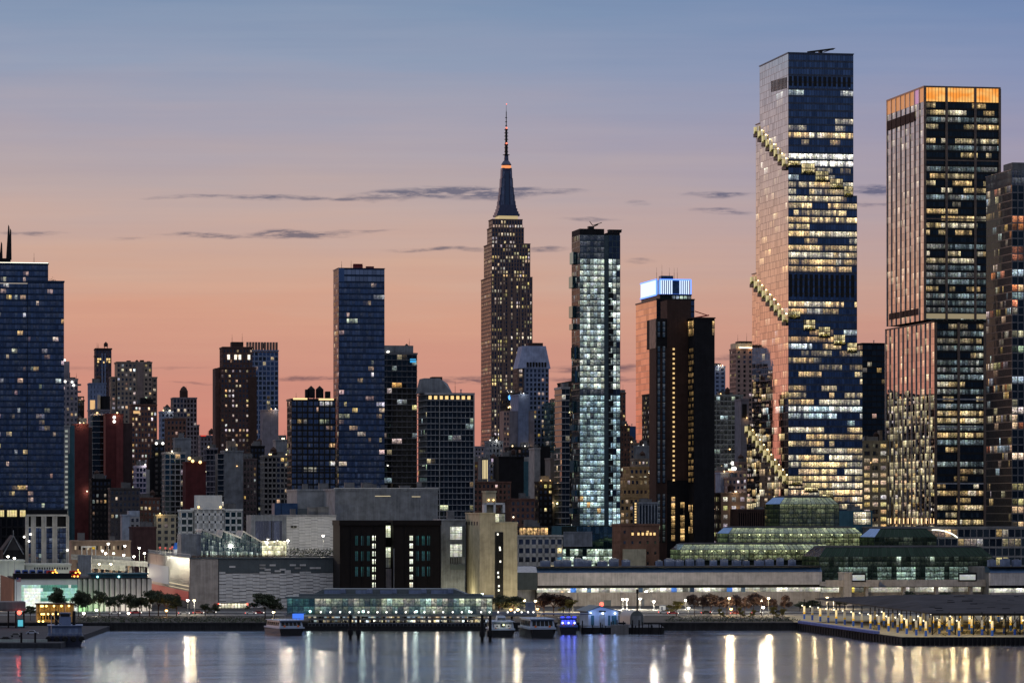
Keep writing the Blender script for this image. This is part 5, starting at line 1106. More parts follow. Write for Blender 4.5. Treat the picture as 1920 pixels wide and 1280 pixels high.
def expansion_hall():
    b = Bld('exhibition_hall', 'long low exhibition hall clad in wavering grey metal sheets with a reflective left side', 'exhibition hall', 357, 1650, nwin=4)
    x1 = b.w(637); d1 = min(260, b.d(278)); zt = b.z(1047); xc = b.w(410)
    b.solid(M_CONCD, .1, x1, .1, d1, 0, zt-.2)
    m = MB(); n = 14
    m.box(-.2, xc-.3, -.3, .08, 0, zt)
    for i in range(n): m.box(.1+i*(xc-.4)/n, .1+i*(xc-.4)/n+.08, -.36, -.3, 0, zt)
    b.part('concrete_wall', m, M_BOARD)
    m = MB(); m.box(xc, x1, -.1, .08, zt*.72, zt)
    for i in range(40): x = xc+(x1-xc)*i/40; m.box(x, x+.12, -.22, -.1, zt*.70, zt)
    b.part('upper_cladding', m, M_SHINGD)
    m = MB(); m.box(xc+.1, x1, -.06, .08, 0, zt*.71); b.part('backing', m, M_CONCD)
    m = MB(); shingles(m, xc+.2, x1, 0, zt*.70, -.1, 3.0, 1.5, b.rng)
    for i in range(22):
        x = xc+.2+(x1-xc-.2)*b.rng.randrange(24)/24; z = zt*(.70+.03*b.rng.randrange(6)); o = MB(); o.box(x, x+2.7, -.4, -.23, z, z+.8); b.part('loose_sheet', o, M_SHING)
    b.part('metal_shingle', m, M_SHING)
    m = MB(); m.box(-.4, x1+.2, -.6, .4, zt, zt+.5); m.box(-.4, .3, .4, d1, zt, zt+.5); b.part('roof_edge', m, M_SHINGD)
    m = MB(); m.box(.2, x1, .3, d1, zt-.1, zt+.15); b.part('roof', m, M_TAR)
    # left side: polished metal sheets mirroring the street lights
    mm = metal('polished_sheet', (.36, .38, .40), .38, 1.0)
    m = MB(); ns = 34
    for i in range(ns):
        y0 = d1*i/ns; y1 = d1*(i+1)/ns-.15
        for j in range(4): m.box(-.35-b.rng.uniform(0, .05), .08, y0, y1, .2+j*(zt-.2)/4+.05, .2+(j+1)*(zt-.2)/4)
    b.part('polished_wall', m, mm)
    # red and white reflections on the left wall, put in as glowing panels
    m = MB(); m.box(-.52, -.44, d1*.02, d1*.97, zt*.14, zt*.34); b.part('red_reflection_band', m, glow('red_reflection_glow', (1, .13, .09), .20))
    m = MB(); m.box(-.52, -.44, d1*.46, d1*.97, zt*.40, zt*.78); b.part('glowing_panel', m, glow('pale_reflection_glow', (.70, .72, .86), .20))
    m = MB(); m.box(-.56, -.44, d1*.01, d1*.45, zt*.44, zt*.455); m.box(-.56, -.44, d1*.01, d1*.45, zt*.37, zt*.38); b.part('light_strip', m, glow('warm_strip', (1, .82, .50), .7))
    # lit gateway at the foot
    xa, xb_ = b.w(409), b.w(463); m = MB(); zg = b.z(1131)
    for i in range(9):
        a, e = xa+(xb_-xa)*i/9, xa+(xb_-xa)*(i+1)/9; k = b.rng.uniform(.7, 1.7); m.face([(a+.1, -.5, .2), (e-.1, -.5, .2), (e-.1, -.5, zg), (a+.1, -.5, zg)], (k, k*.92, k*.68, b.rng.random()))
    g = b.part('lit_gateway', m, W_LIT); f = MB(); f.box(xa-.3, xb_+.3, -1.2, -.25, zg, zg+.4)
    for i in range(10): f.box(xa+(xb_-xa)*i/9-.1, xa+(xb_-xa)*i/9+.1, -.7, -.51, 0, zg)
    f.build('door_frame', M_BLACK, g)
    for px in (409, 463): m = MB(); m.sphere((b.w(px), -1, zg-.2), .45); b.part('red_signal', m, glow('red_lamp', (1, .10, .06), 4.0))
    b.done(); return b, zt+2.5
HALL, ZROOF = expansion_hall()
for k, (px, py) in enumerate(((300, 1141), (375, 1132), (440, 1128), (520, 1128), (590, 1128))):
    pass

# ---- on the roof of that hall
def roof_things():
    zr = ZROOF+.2
    Y = 1700
    b = Bld('zigzag_pavilion', 'glass pavilion with a zigzag gabled white roofline on the rooftop garden', 'pavilion', 377, Y, zb=zr, nwin=0)
    pts = [(377, 997), (379, 994), (415, 1008), (418, 996), (452, 1009), (456, 997), (491, 1017)]
    P = [(b.w(px), b.z(py)) for px, py in pts]; x1 = P[-1][0]
    fr = wall('white_frame', (.42, .41, .38))
    def top(x):
        for (xa, za), (xb, zb) in zip(P[:-1], P[1:]):
            if xa <= x <= xb: return za+(zb-za)*(x-xa)/max(.01, xb-xa)
        return P[-1][1]
    g = MB(); n = 34; gl = glass('pavilion_clear_glass', (.75, .88, .9), .16, (.012, .03, .03), pat=.9)
    for i in range(n):
        xa, xb = x1*i/n, x1*(i+1)/n; h = min(top(xa), top(xb)); rows = 4
        for j in range(rows):
            k = b.rng.random()**2*(.75 if j < 1 else .22); g.face([(xa, 0, h*j/rows), (xb, 0, h*j/rows), (xb, 0, h*(j+1)/rows), (xa, 0, h*(j+1)/rows)], (.85*k, 1*k, .85*k, b.rng.random()))
        g.face([(xa, 0, h), (xb, 0, h), (xb, 0, top(xb)-.1), (xa, 0, top(xa)-.1)], (0, 0, 0, b.rng.random()))
    b.part('glazing', g, gl)
    f = MB()
    for i in range(n+1): f.box(x1*i/n-.06, x1*i/n+.06, -.12, -.02, 0, top(x1*i/n))
    for j in (1, 2, 3): f.box(0, x1, -.10, -.03, P[3][1]*j/4*.78-.05, P[3][1]*j/4*.78+.05)
    b.part('mullion', f, M_STEEL)
    r = MB()
    for (xa, za), (xb, zb_) in zip(P[:-1], P[1:]):
        r.hexa([(xa, -.8, za-.1), (xb, -.8, zb_-.1), (xb, 24, zb_-.1), (xa, 24, za-.1)], [(xa, -.8, za+.7), (xb, -.8, zb_+.7), (xb, 24, zb_+.7), (xa, 24, za+.7)])
    b.part('roof', r, fr)
    s = MB(); s.box(-9, -.1, .4, 20, 0, b.z(1001)); s.box(.2, x1-.2, 6, 22, 0, 2); b.part('side_block', s, M_GREY)
    for px, py in ((390, 1020), (402, 1021), (428, 1016), (465, 1020), (438, 1030), (410, 1030)): m = MB(); m.sphere((b.w(px), 1.5, b.z(py)), .35); b.part('ceiling_lamp', m, GL_W)
    point('pavilion_light', (x1*.5, -4, 5), 1500, (1, .95, .8), 1, b.root); b.done()
    b = blank('shingled_block', 'pale block clad in wavering metal sheets behind the rooftop hedge', 'hall block', 537, 630, 968, 1740, M_CONC, depth=24, units=3, zb=zr, band=50)
    m = MB(); shingles(m, 0, b.x1, 0, b.h, -.02, 3.1, 1.35, b.rng); b.part('metal_shingle', m, M_SHING)
    m = MB(); m.box(b.w(545), b.w(550), -.5, -.3, b.z(989), b.z(985)); m.box(b.w(551), b.w(556), -.5, -.3, b.z(989), b.z(985)); b.part('vent_opening', m, M_BLACK); b.done()
    b = Bld('glass_box_block', 'grey reflective glass box over a lit lobby between pavilion and pale shingled block', 'hall block', 471, 1735, zb=zr, nwin=0)
    x1 = b.w(537); z0, z1 = b.z(1012), b.z(965); b.solid(M_GREY, 0, x1, .2, 20, 0, z1)
    b.facade('F', 0, b.w(479), b.w(529), z0, b.z(976), St(20, 1.3, .05, .01, .05, .05, glass('mirror_grey_glass', (.8, .8, .85), .35, (.10, .10, .11), .02), M_GREY, 0))
    m = MB(); m.box(b.w(509)-.15, b.w(509)+.15, -.3, -.12, z0, b.z(976)); m.box(b.w(479), x1-.2, -.4, -.1, z0-.4, z0); b.part('frame', m, M_BLACK)
    m = MB()
    for i in range(16):
        a, e = b.w(488)+(x1-b.w(488))*i/16, b.w(488)+(x1-b.w(488))*(i+1)/16
        for j in range(3): k = b.rng.uniform(.3, 1.1); m.face([(a, -.2, z0*.95*j/3), (e, -.2, z0*.95*j/3), (e, -.2, z0*.95*(j+1)/3), (a, -.2, z0*.95*(j+1)/3)], (k, k*.95, k*.62, b.rng.random()))
    b.part('lit_lobby', m, W_LIT)
    for px, py in ((490, 1016), (501, 1021), (514, 1015), (520, 1013)): m = MB(); m.sphere((b.w(px), -.8, b.z(py)), .32); b.part('lamp', m, GL_W)
    b.done()
    h = MB(); rr = random.Random(9)
    for px in range(545, 634, 6): leaf_cluster(h, (unX(px, 1690), 1690, zr+2.0+rr.uniform(-.4, .8)), 2.2, 1.2, 2.0, 110, .32, rr)
    tag(h.build('hedge', L_GREEN), 'dark bushy hedge along the rooftop garden before the pale shingled block', 'hedge')
    h = MB()
    for px in range(360, 535, 5): leaf_cluster(h, (unX(px, 1672), 1672+(px-357)*.12, zr+.6), 1.4, .8, .7, 36, .25, rr)
    tag(h.build('planter_bed', leaf_mat('orange_grasses', (.13, .07, .03))), 'strip of low reddish garden plants along the roof edge before the pavilion', 'plants')
    m = MB(); b = HALL; d1 = b.d(278)
    for i in range(46):
        y = d1*i/46; m.box(-.2, 0, y, y+.25, b.z(1047)+.4, b.z(1047)+1.9)
    m.box(-.2, 0, 0, d1, b.z(1047)+1.85, b.z(1047)+2.0); m.build('railing', M_WHITE, b.root)
    for k, (px, py) in enumerate(((300, 1030), (310, 1031), (319, 1032), (323, 1029))):
        e = tag(empty('warning_post', (unX(px, 1800), 1800, ZROOF)), ['first', 'second', 'third', 'fourth'][k]+' red topped roof post from the left on the metal hall', 'post', 'red topped posts on the hall roof')
        m = MB(); m.tube((0, 0, 0), (0, 0, 2.6), .15); m.build('post', M_WHITE, e); m = MB(); m.sphere((0, 0, unZ(py-4, 1800)-ZROOF), .5); m.tube((0, 0, 2.5), (0, 0, unZ(py-4, 1800)-ZROOF), .12); m.build('lamp', glow('red_lamp_dim', (1, .12, .08), .6), e)
    e = Bld('site_hut', 'small white hut with a steep blue roof on the hall roof left of the pavilion', 'hut', 327, 1790, zb=ZROOF+.2, nwin=0); x1 = e.w(351)
    m = MB(); m.box(0, x1, 0, 6, 0, 2.6); e.part('wall', m, wall('lit_white_hut', (.75, .75, .72), .08)); m = MB(); m.hexa([(-.2, -.3, 2.6), (x1*.85, -.3, 2.6), (x1*.85, 6, 2.6), (-.2, 6, 2.6)], [(.5, 2, 5.8), (x1*.75, 2, 5.8), (x1*.75, 5, 5.8), (.5, 5, 5.8)]); e.part('roof', m, wall('blue_tarp', (.03, .12, .42))); point('hut_light', (3, -5, 4), 600, (1, 1, 1), .5, e.root); e.done()
roof_things()

def industrial():
    b = blank('grey_metal_box', 'big grey ribbed metal box building above the pair of black towers', 'industrial block', 628, 821, 919, 1760, M_GREY, depth=40, units=0, band=60)
    m = MB(); n = 60
    for i in range(n): m.box(b.x1*i/n, b.x1*i/n+.18, -.2, -.02, 0, b.h)
    b.part('rib', m, M_GREY)
    m = MB(); m.box(-.4, b.x1+.3, -.5, .5, b.h+.9, b.h+1.2); b.part('roof_edge', m, wall('white_panel', (.62, .62, .60)))
    b.units(7, 2, b.x1-5, 3, 12, b.h+.9, 2.4)
    m = MB(); m.box(b.w(703), b.w(732), -.4, -.22, b.z(930), b.z(929)); m.box(b.w(772), b.w(788), -.4, -.22, b.z(931), b.z(930)); b.part('wall_lamp', m, glow('warm_strip', (1, .82, .50), .7)); b.done()
    b = blank('grey_metal_box', 'paler grey box joined to the left of the big ribbed metal box', 'industrial block', 557, 627, 920, 1800, wall('pale_grey_panel', (.26, .27, .275)), depth=40, units=2, band=8)
    m = MB(); m.box(b.w(556), b.w(606), -8, -.2, 0, b.z(953)); b.part('lower_roof', m, M_SHINGD); m = MB(); m.box(b.w(526), b.w(556), -4, 10, 0, b.z(943)); m.box(b.w(513), b.w(525), -4, 8, 0, b.z(943)); b.part('annexe', m, M_NAVY); b.done()
    b = Bld('black_twin_tower', 'pair of black windowless towers with columns of white lit squares and a lit slot between', 'ventilation building', 637, 1640, nwin=40)
    bm = wall('black_brick', (.010, .008, .008), .25); xa, xb, x1 = b.w(723.5), b.w(737.5), b.w(826); zt = b.z(975)
    for a, e in ((0, xa), (xb, x1)):
        b.solid(bm, a, e, 0, 22, 0, zt-2.2); b.solid(bm, a-.3, e+.3, -.6, 22.3, zt-2.2, zt)
        for i in range(5): b.solid(bm, a+(e-a)*i/4-.25 if i else a, a+(e-a)*i/4+.25 if i < 4 else e, -.3, -.01, 0, zt-2.2)
    b.solid(bm, xa, xb, 6, 22, 0, zt-1)
    def sq(px0, px1, p0, p1, c, y=-.12):
        m = MB(); m.face([(b.w(px0), y, b.z(p1)), (b.w(px1), y, b.z(p1)), (b.w(px1), y, b.z(p0)), (b.w(px0), y, b.z(p0))], c+(b.rng.random(),)); o = b.part('window', m, W_LIT)
        f = MB(); xm = (b.w(px0)+b.w(px1))/2; f.box(xm-.06, xm+.06, y-.06, y-.01, b.z(p1), b.z(p0)); f.box(b.w(px0), b.w(px1), y-.05, y-.01, b.z((p0+p1)/2)-.05, b.z((p0+p1)/2)+.05); f.build('sash', M_BLACK, o)
    for px in (698, 768):
        for i in range(7): sq(px, px+6, 1004+i*14.6, 1013+i*14.6, (1.2, 1.25, 1.0))
    for px, in ((666,), (677,), (688,), (780,), (791,), (801,)):
        for i in range(3): sq(px, px+5, 1004+i*29, 1022+i*29, (.010, .045, .042))
    for p0, p1, k in ((985, 1007, .9), (1026, 1045, .85), (1046, 1064, .08)): sq(725, 736, p0, p1, (.95*k, 1*k, .72*k), 5.9)
    m = MB(); m.box(xa, xb, 5.6, 6, 0, b.z(1066)); b.part('pale_wall', m, wall('pinkish_panel', (.5, .44, .42)))
    m = MB(); m.tube((b.w(738), -.8, 0), (b.w(738), -.8, b.z(1028)), .25); b.part('downpipe', m, M_STEEL); b.done()
    b = blank('grey_lift_block', 'grey panel block with stacked bright white windows between black towers and beige block', 'industrial block', 827, 872, 976, 1665, M_GREY, depth=20, units=1, band=3.2)
    def sq(px0, px1, p0, p1, c):
        m = MB(); n = 6
        for i in range(n): k = b.rng.uniform(.5, 1.2); a, e = b.w(px0+(px1-px0)*i/n), b.w(px0+(px1-px0)*(i+1)/n); m.face([(a, -.14, b.z(p1)), (e, -.14, b.z(p1)), (e, -.14, b.z(p0)), (a, -.14, b.z(p0))], tuple(x*k for x in c)+(b.rng.random(),))
        o = b.part('window', m, W_LIT); f = MB(); f.box(b.w(px0), b.w(px1), -.25, -.16, b.z((p0+p1)/2)-.1, b.z((p0+p1)/2)+.1); f.build('sash', M_BLACK, o)
    sq(844, 866, 987, 1011, (.9, .92, .76)); sq(844, 866, 1020, 1043, (.9, .92, .76))
    m = MB()
    for i in range(7): m.box(b.w(844+i*3.2), b.w(845.6+i*3.2), -.2, -.07, b.z(1056), b.z(1045))
    b.part('louvre', m, M_BLACK)
    m = MB(); m.box(b.w(844), b.w(872), -.3, -.07, b.z(1068), b.z(1058)); m.box(b.w(867), b.w(872), -.3, -.07, b.z(1043), b.z(985)); b.part('dark_band', m, M_SHINGD); b.done()
    b = Bld('beige_vent_building', 'tall beige concrete ventilation building with a dark lamp lit slot', 'ventilation building', 899, 1640, nwin=6)
    d1 = min(60, b.d(873)); x1, xm = b.w(970), b.w(929); zt, zs = b.z(963), b.z(981); mt = M_BEIGE
    b.solid(mt, 0, xm, 0, d1, 0, zt); b.solid(mt, xm, x1, 0, d1, 0, zs)
    m = MB(); m.box(-.3, xm, -.3, d1, zt, zt+.6); m.box(xm, x1+.3, -.3, d1, zs, zs+.6); b.part('coping', m, M_BEIGE)
    for j in range(1, 12): m = b.wm(mt); m.box(-.04, x1+.04, -.04, -.005, zt*j/12, zt*j/12+.1)
    m = MB()
    for i in range(5): m.box(-.1, .02, d1*(.12+i*.19), d1*(.2+i*.19), b.z(984, 0, d1*.5), b.z(977, 0, d1*.5))
    b.part('vent_opening', m, M_BLACK)
    xa, xb = b.w(928.5), b.w(943); zz = b.z(997); m = MB(); m.box(xa, xb, -.25, -.02, 0, zz)
    for i in range(6): m.box(xa+(xb-xa)*i/5-.08, xa+(xb-xa)*i/5+.08, -.45, -.25, 0, zz)
    s = b.part('dark_slot', m, M_BLACK)
    for py in (1003, 1028, 1032, 1054, 1075, 1083, 1100, 1108): m = MB(); x = xa+(xb-xa)*b.rng.uniform(.3, .7); m.box(x-.35, x+.35, -.6, -.46, b.z(py), b.z(py)+.9); m.build('lamp', glow('white_slot_lamp', (1, .95, .8), 1.6), s)
    m = MB(); a, e = b.w(927), b.w(947); k = .8
    g = MB(); q = lambda a, e, c: g.face([(a, 1.0, zs), (e, 1.0, zs), (e, 1.0, b.z(963)), (a, 1.0, b.z(963))], c)
    q(a, (a+e)/2, (.9, .88, .65, .3)); q((a+e)/2, e, (.15, .15, .12, .6)); o = b.part('roof_room', g, W_LIT)
    m.box(a-.3, e+.3, .7, 8, b.z(963), b.z(963)+.5); m.box((a+e)/2-.1, (a+e)/2+.1, .85, .98, zs, b.z(963)); m.build('roof_room_frame', M_BLACK, o)
    b.antenna(b.w(948), 3, zs, 4.5)
    point('facade_flood', (-6, d1*.45, 3), 5200, (1, .92, .62), 1, b.root); point('facade_flood', (14, -16, 3), 5200, (1, .88, .58), 1, b.root)
    b.done()
industrial()

# ------------------------------------------------------------------ glass convention centre
def convention():
    M_TR = metal('dark_space_frame', (.03, .045, .04), .5, .6)
    def hall(name, label, px, pxR, pt, pb, Y, dep, cham, k, kt, pyk=(0, 1), litfn=None, zb=2.5):
        b = Bld(name, label, 'exhibition hall', px, Y, 'glass halls of the convention centre', zb, 0)
        x1 = b.w(pxR); z1 = b.z(pt); z0 = max(0, b.z(pb)); c = cham; zc = z1-c; r = b.rng
        gl = G_GREEN if not litfn else glass('unlit_green_glass', (.30, .45, .38), .02, (.006, .014, .010)); g = MB(); fr = MB()
        b.solid(wall('dark_interior', (.012, .018, .014)), .3, x1-.3, .6, dep, 0, zc-.1)
        n = max(3, round((x1)/2.3)); rows = max(2, round((zc-z0)/2.3))
        for i in range(n):
            for j in range(rows):
                a, e = x1*i/n, x1*(i+1)/n; q0, q1 = z0+(zc-z0)*j/rows, z0+(zc-z0)*(j+1)/rows
                f = (j+.5)/rows; kk = (k+(kt-k)*f**2.2)*r.uniform(.6, 1.3); cc = (.54*kk, .60*kk, .31*kk)
                if litfn: cc = litfn((i+.5)/n, f, r)
                g.face([(a, 0, q0), (e, 0, q0), (e, 0, q1), (a, 0, q1)], cc+(r.random(),))
            a, e = x1*i/n, x1*(i+1)/n; ai, ei = c+(x1-2*c)*i/n, c+(x1-2*c)*(i+1)/n; kk = kt*r.uniform(.5, 1.0); cc = (.50*kk, .56*kk, .30*kk)
            g.face([(a, 0, zc), (e, 0, zc), (ei, c, z1), (ai, c, z1)], (cc if not litfn else (.001, .002, .0015))+(r.random(),))
        m2 = max(2, round(dep/2.5))
        for i in range(m2):
            y0, y1 = dep*i/m2, dep*(i+1)/m2
            for j in range(rows):
                q0, q1 = z0+(zc-z0)*j/rows, z0+(zc-z0)*(j+1)/rows; kk = k*r.uniform(.4, 1.0)
                g.face([(0, y1, q0), (0, y0, q0), (0, y0, q1), (0, y1, q1)], (.45*kk, .6*kk, .28*kk, r.random()))
        b.part('glazing', g, gl)
        m = MB(); m.face([(0, dep, zc), (0, 0, zc), (c, c, z1), (c, dep-c, z1)]); b.part('sloped_end', m, metal('sky_mirror_glass', (.62, .68, .80), .12, 1.0))
        m = MB(); m.hexa([(c, c, z1-.05), (x1-c, c, z1-.05), (x1-c, dep, z1-.05), (c, dep, z1-.05)], [(c+2, c+3, z1+.7), (x1-c-2, c+3, z1+.7), (x1-c-2, dep-3, z1+.7), (c+2, dep-3, z1+.7)]); b.part('roof', m, M_TAR)
        for i in range(n+1):
            fr.box(x1*i/n-.09, x1*i/n+.09, -.22, -.03, z0, zc)
            fr.tube((x1*i/n, -.1, zc), (c+(x1-2*c)*i/n, c-.1, z1), .09, 4)
        for j in range(rows+1): z = z0+(zc-z0)*j/rows; fr.box(0, x1, -.20, -.04, z-.09, z+.09); fr.box(-.20, -.04, 0, dep, z-.09, z+.09)
        fr.tube((c, c-.15, z1), (x1-c, c-.15, z1), .14, 4)
        for i in range(m2+1): fr.box(-.22, -.03, dep*i/m2-.09, dep*i/m2+.09, z0, zc)
        # big supporting diamonds every five panels
        for i in range(0, n-4, 5): fr.tube((x1*i/n, -.3, z0), (x1*(i+2.5)/n, -.3, zc), .12, 4); fr.tube((x1*(i+5)/n, -.3, z0), (x1*(i+2.5)/n, -.3, zc), .12, 4)
        b.part('space_frame', fr, M_TR)
        if kt > .3:
            for i in range(1, int(x1/5.2)):
                m = MB(); m.sphere((i*5.2, -.42, zc-.6), .26, 6, 4); b.part('ceiling_lamp', m, glow('yellow_green_lamp', (.95, 1, .55), 2.2))
        b.done(); return b
    hall('glass_hall', 'tallest green lit glass hall block, at the back of the centre', 1462, 1573, 932, 990, 1880, 30, 3.4, .05, .30)
    hall('glass_hall', 'middle long green lit glass hall with a row of lamps below its roof', 1366, 1616, 989, 1026, 1820, 24, 2.8, .26, .52)
    hall('glass_hall', 'lowest left yellow green lit glass hall with a rounded left end', 1275, 1560, 1020, 1050, 1780, 20, 2.6, .26, .52)
    def darkf(u, f, r):
        k = .05*r.random()**3+.004
        return (k, k*1.2, k*.9)
    hall('glass_hall', 'dark unlit glass hall right of the long green lit hall', 1640, 1756, 991, 1040, 1790, 26, 4.0, .02, .02, litfn=darkf)
    def frontf(u, f, r):
        if f > .62: k = .05*r.random()**2+.008+(.5 if r.random() < .05 and f > .8 else 0); return (k*.8, k, k*.8)
        wh = any(a < u < e for a, e in ((.12, .28), (.33, .42), (.445, .545), (.62, .72), (.76, .93)))
        k = (.36 if .445 < u < .545 else .23)*r.uniform(.7, 1.15) if wh and f < .55 else .02*r.uniform(.3, 1.2)
        return (k*.72, k, k*.86)
    b = hall('glass_hall', 'big dark front glass hall showing pale inner walls behind its grid', 1536, 1860, 1026, 1092, 1725, 30, 4.2, .05, .05, litfn=frontf)
    # long stone fronted wing with the open lit gallery under it
    for lab, px, pxR, ch in (('long low wing of pale stone panels over an open lit gallery', 1008, 1541, True), ('short right wing with pale stone panels at the right edge of the picture', 1857, 1990, False)):
        b = Bld('convention_wing', lab, 'exhibition hall', px, 1690 if ch else 1705, None, 2.5, 0)
        x1 = b.w(pxR); z = lambda py: b.z(py); dep = 40
        b.solid(M_CONCD, .2, x1, 2.5, dep, 0, b.z(1063))
        m = MB(); zp0, zp1 = z(1097), z(1073); m.box(0, x1, 0, 2.4, zp0, zp1); n = max(4, int(x1/8.2)); r = b.rng
        for i in range(n):
            a, e = x1*i/n, x1*(i+1)/n
            for j in range(4):
                cut = a+(e-a)*r.choice((.35, .5, .7, 1.0)); q0, q1 = zp0+(zp1-zp0)*j/4, zp0+(zp1-zp0)*(j+1)/4
                m.box(a+.05, cut-.05, -.10-r.uniform(0, .05), -.01, q0+.04, q1-.03)
                if cut < e-.3: m.box(cut+.05, e-.05, -.08-r.uniform(0, .05), -.01, q0+.04, q1-.03)
        b.part('stone_panel_wall', m, M_PANEL)
        m = MB(); zr = z(1062); m.hexa([(-.2, -.4, zp1+.01), (x1, -.4, zp1+.01), (x1, 8, zp1+.01), (-.2, 8, zp1+.01)], [(0, 3.2, zr), (x1, 3.2, zr), (x1, 8, zr), (0, 8, zr)]); b.part('sloped_roof', m, M_NAVY)
        m = MB(); m.box(0, x1, .8, 9, zr-.3, zr+.1); b.part('roof', m, M_TAR)
        m = MB(); zq = z(1102.5); m.box(0, x1, .4, 2.3, zq, zp0-.02); b.part('dark_band', m, M_BLACK)
        # open gallery: its light is put into the back wall as glow
        zg0, zg1 = z(1110.5), zq; m = MB(); nn = int(x1/2.6)
        for i in range(nn):
            a, e = x1*i/nn, x1*(i+1)/nn; k = .55+.5*math.sin(i*.9)*r.random()+(.6 if r.random() < .12 else 0); c = (k, k*.98, k*.82) if r.random() > .08 else r.choice([(.1, .3, .9), (.9, .7, .1), (.8, .3, .1)])
            m.face([(a, 2.2, zg0), (e, 2.2, zg0), (e, 2.2, zg1), (a, 2.2, zg1)], tuple(max(.1, v) for v in c)+(r.random(),))
        b.part('lit_gallery', m, W_LIT)
        for i in range(1, int(x1/24)): m = MB(); m.box(i*24-.9, i*24+.9, .5, 2.1, zg0, zg1); b.part('pillar', m, M_NAVY)
        m = MB(); m.box(0, x1, .1, 2.6, 0, zg0)
        for i in range(int(x1/6)): m.box(i*6, i*6+.12, .04, .1, 0, zg0)
        b.part('lower_wall', m, M_BOARD)
        # roof plant: a line of boxed units
        pxs = [1022, 1048, 1062, 1085, 1100, 1130, 1152, 1176, 1240, 1256, 1275, 1296, 1316, 1342, 1362, 1384, 1404, 1426, 1446, 1468, 1490] if ch else [1866, 1890, 1912]
        for px_ in pxs:
            m = MB(); a = b.w(px_); wd = r.uniform(2.6, 4.2); h = zr+r.uniform(2.2, 3.6); m.box(a, a+wd, 9, 12, zr, h); m.box(a+.2, a+wd*.55, 8.9, 9, zr+.8, h-.5)
            for q in range(4): m.box(a+wd*.6, a+wd-.2, 8.88, 9, zr+.6+q*.5, zr+.85+q*.5)
            u = b.part('roof_unit', m, M_BLUEG)
            m = MB(); m.box(a+wd*.15, a+wd*.75, 9.5, 11, h, h+.5); m.build('fan', M_STEEL, u)
        if ch:
            m = MB(); m.hexa([(-9.5, 6, zp0-2), (-.2, 0, zp0-2), (-.2, 20, zp0-2), (-9.5, 20, zp0-2)], [(-9.5, 6, zp1), (-.2, 0, zp1), (-.2, 20, zp1), (-9.5, 20, zp1)]); b.part('corner_panel', m, M_SHINGD)
            m = MB(); m.hexa([(-9.6, 5.9, zp1+.02), (-.2, -.2, zp1+.02), (-.2, 20, zp1+.02), (-9.6, 20, zp1+.02)], [(-7, 9, zr), (.2, 4, zr), (.2, 20, zr), (-7, 20, zr)]); b.part('corner_roof', m, M_STEEL)
            m = MB(); m.box(-9.6, -.1, 5, 20, 0, zp0-2); b.part('corner_wall', m, M_CONC)
        for i in range(1, int(x1/17)):
            m = MB(); xx = i*17+r.uniform(-4, 4); m.box(xx, xx+r.choice((1.2, 3.2)), .0, .12, 0, r.uniform(2.4, 3.6)); b.part('door', m, r.choice((M_SHINGD, M_GREY, M_DBROWN)))
            m = MB(); xx += r.uniform(4, 9); m.tube((xx, -.12, 0), (xx, -.12, zg0-.3), .12, 6); b.part('downpipe', m, M_STEEL)
        b.done()
    # raised roadway in front of the glass hall
    b = Bld('raised_roadway', 'raised concrete roadway with two square towers crossing in front of the dark glass hall', 'viaduct', 1541, 1705, nwin=0)
    x1 = b.w(1860); zd = b.z(1090); zl = b.z(1101)
    m = MB(); m.box(0, x1, -6, 4, b.z(1098), zd); m.box(0, x1, -6.3, -6, b.z(1099), zd+.9); b.part('deck', m, M_BOARD)
    m = MB(); r = b.rng; nn = int(x1/2.6)
    for i in range(nn):
        a, e = x1*i/nn, x1*(i+1)/nn; k = max(.12, .5+.6*math.sin(i*.7)*r.random()); c = (k, k*.96, k*.78) if r.random() > .08 else (.9, .65, .1)
        m.face([(a, 1, b.z(1110)), (e, 1, b.z(1110)), (e, 1, zl), (a, 1, zl)], c+(r.random(),))
    b.part('lit_gallery', m, W_LIT)  # gallery light put into the glowing back faces
    m = MB(); m.box(0, x1, -1, 3, 0, b.z(1110)); b.part('lower_wall', m, M_BOARD)
    for p0, p1 in ((1574, 1589), (1841, 1856)): m = MB(); m.box(b.w(p0), b.w(p1), -7.5, 2, 0, b.z(1074)); m.box(b.w(p0)-.2, b.w(p1)+.2, -7.7, 2.2, b.z(1074), b.z(1074)+.5); b.part('stair_tower', m, M_BOARD)
    for p0, p1 in ((1591, 1614), (1791, 1821)):
        m = MB(); q = [(b.w(p0), -6.5, b.z(1087)), (b.w(p1), -6.5, b.z(1087)), (b.w(p1), -6.5, b.z(1077)), (b.w(p0), -6.5, b.z(1077))]; m.face(q, (.42, .44, .42, .3)); s = b.part('billboard', m, glass('billboard_face', (.8, .8, .8), .05, pat=.15))
        f = MB(); a, e, z0, z1 = b.w(p0), b.w(p1), b.z(1087), b.z(1075.5); f.box(a-.5, e+.5, -6.45, -6, z0-.6, z1+.6); f.box(a-.5, a, -6.7, -6.5, z0-.6, z1+.6); f.box(e, e+.5, -6.7, -6.5, z0-.6, z1+.6); f.box(a, e, -6.7, -6.5, b.z(1077), z1+.5); f.build('billboard_frame', M_BLACK, s)
    m = MB(); a = b.w(1640); m.hexa([(a, -7, b.z(1099)), (a+3.4, -7, b.z(1099)), (a+.2, -7, b.z(1088)-.2)], [(a, -6.5, b.z(1099)), (a+3.4, -6.5, b.z(1099)), (a+.2, -6.5, b.z(1088)-.2)]); b.part('triangular_sail', m, M_STEEL)
    for p in (1620, 1690, 1751, 1815): m = MB(); m.box(b.w(p)-.7, b.w(p)+.7, -5, -2, 0, b.z(1098)); b.part('pillar', m, M_BOARD)
    b.done()
convention()

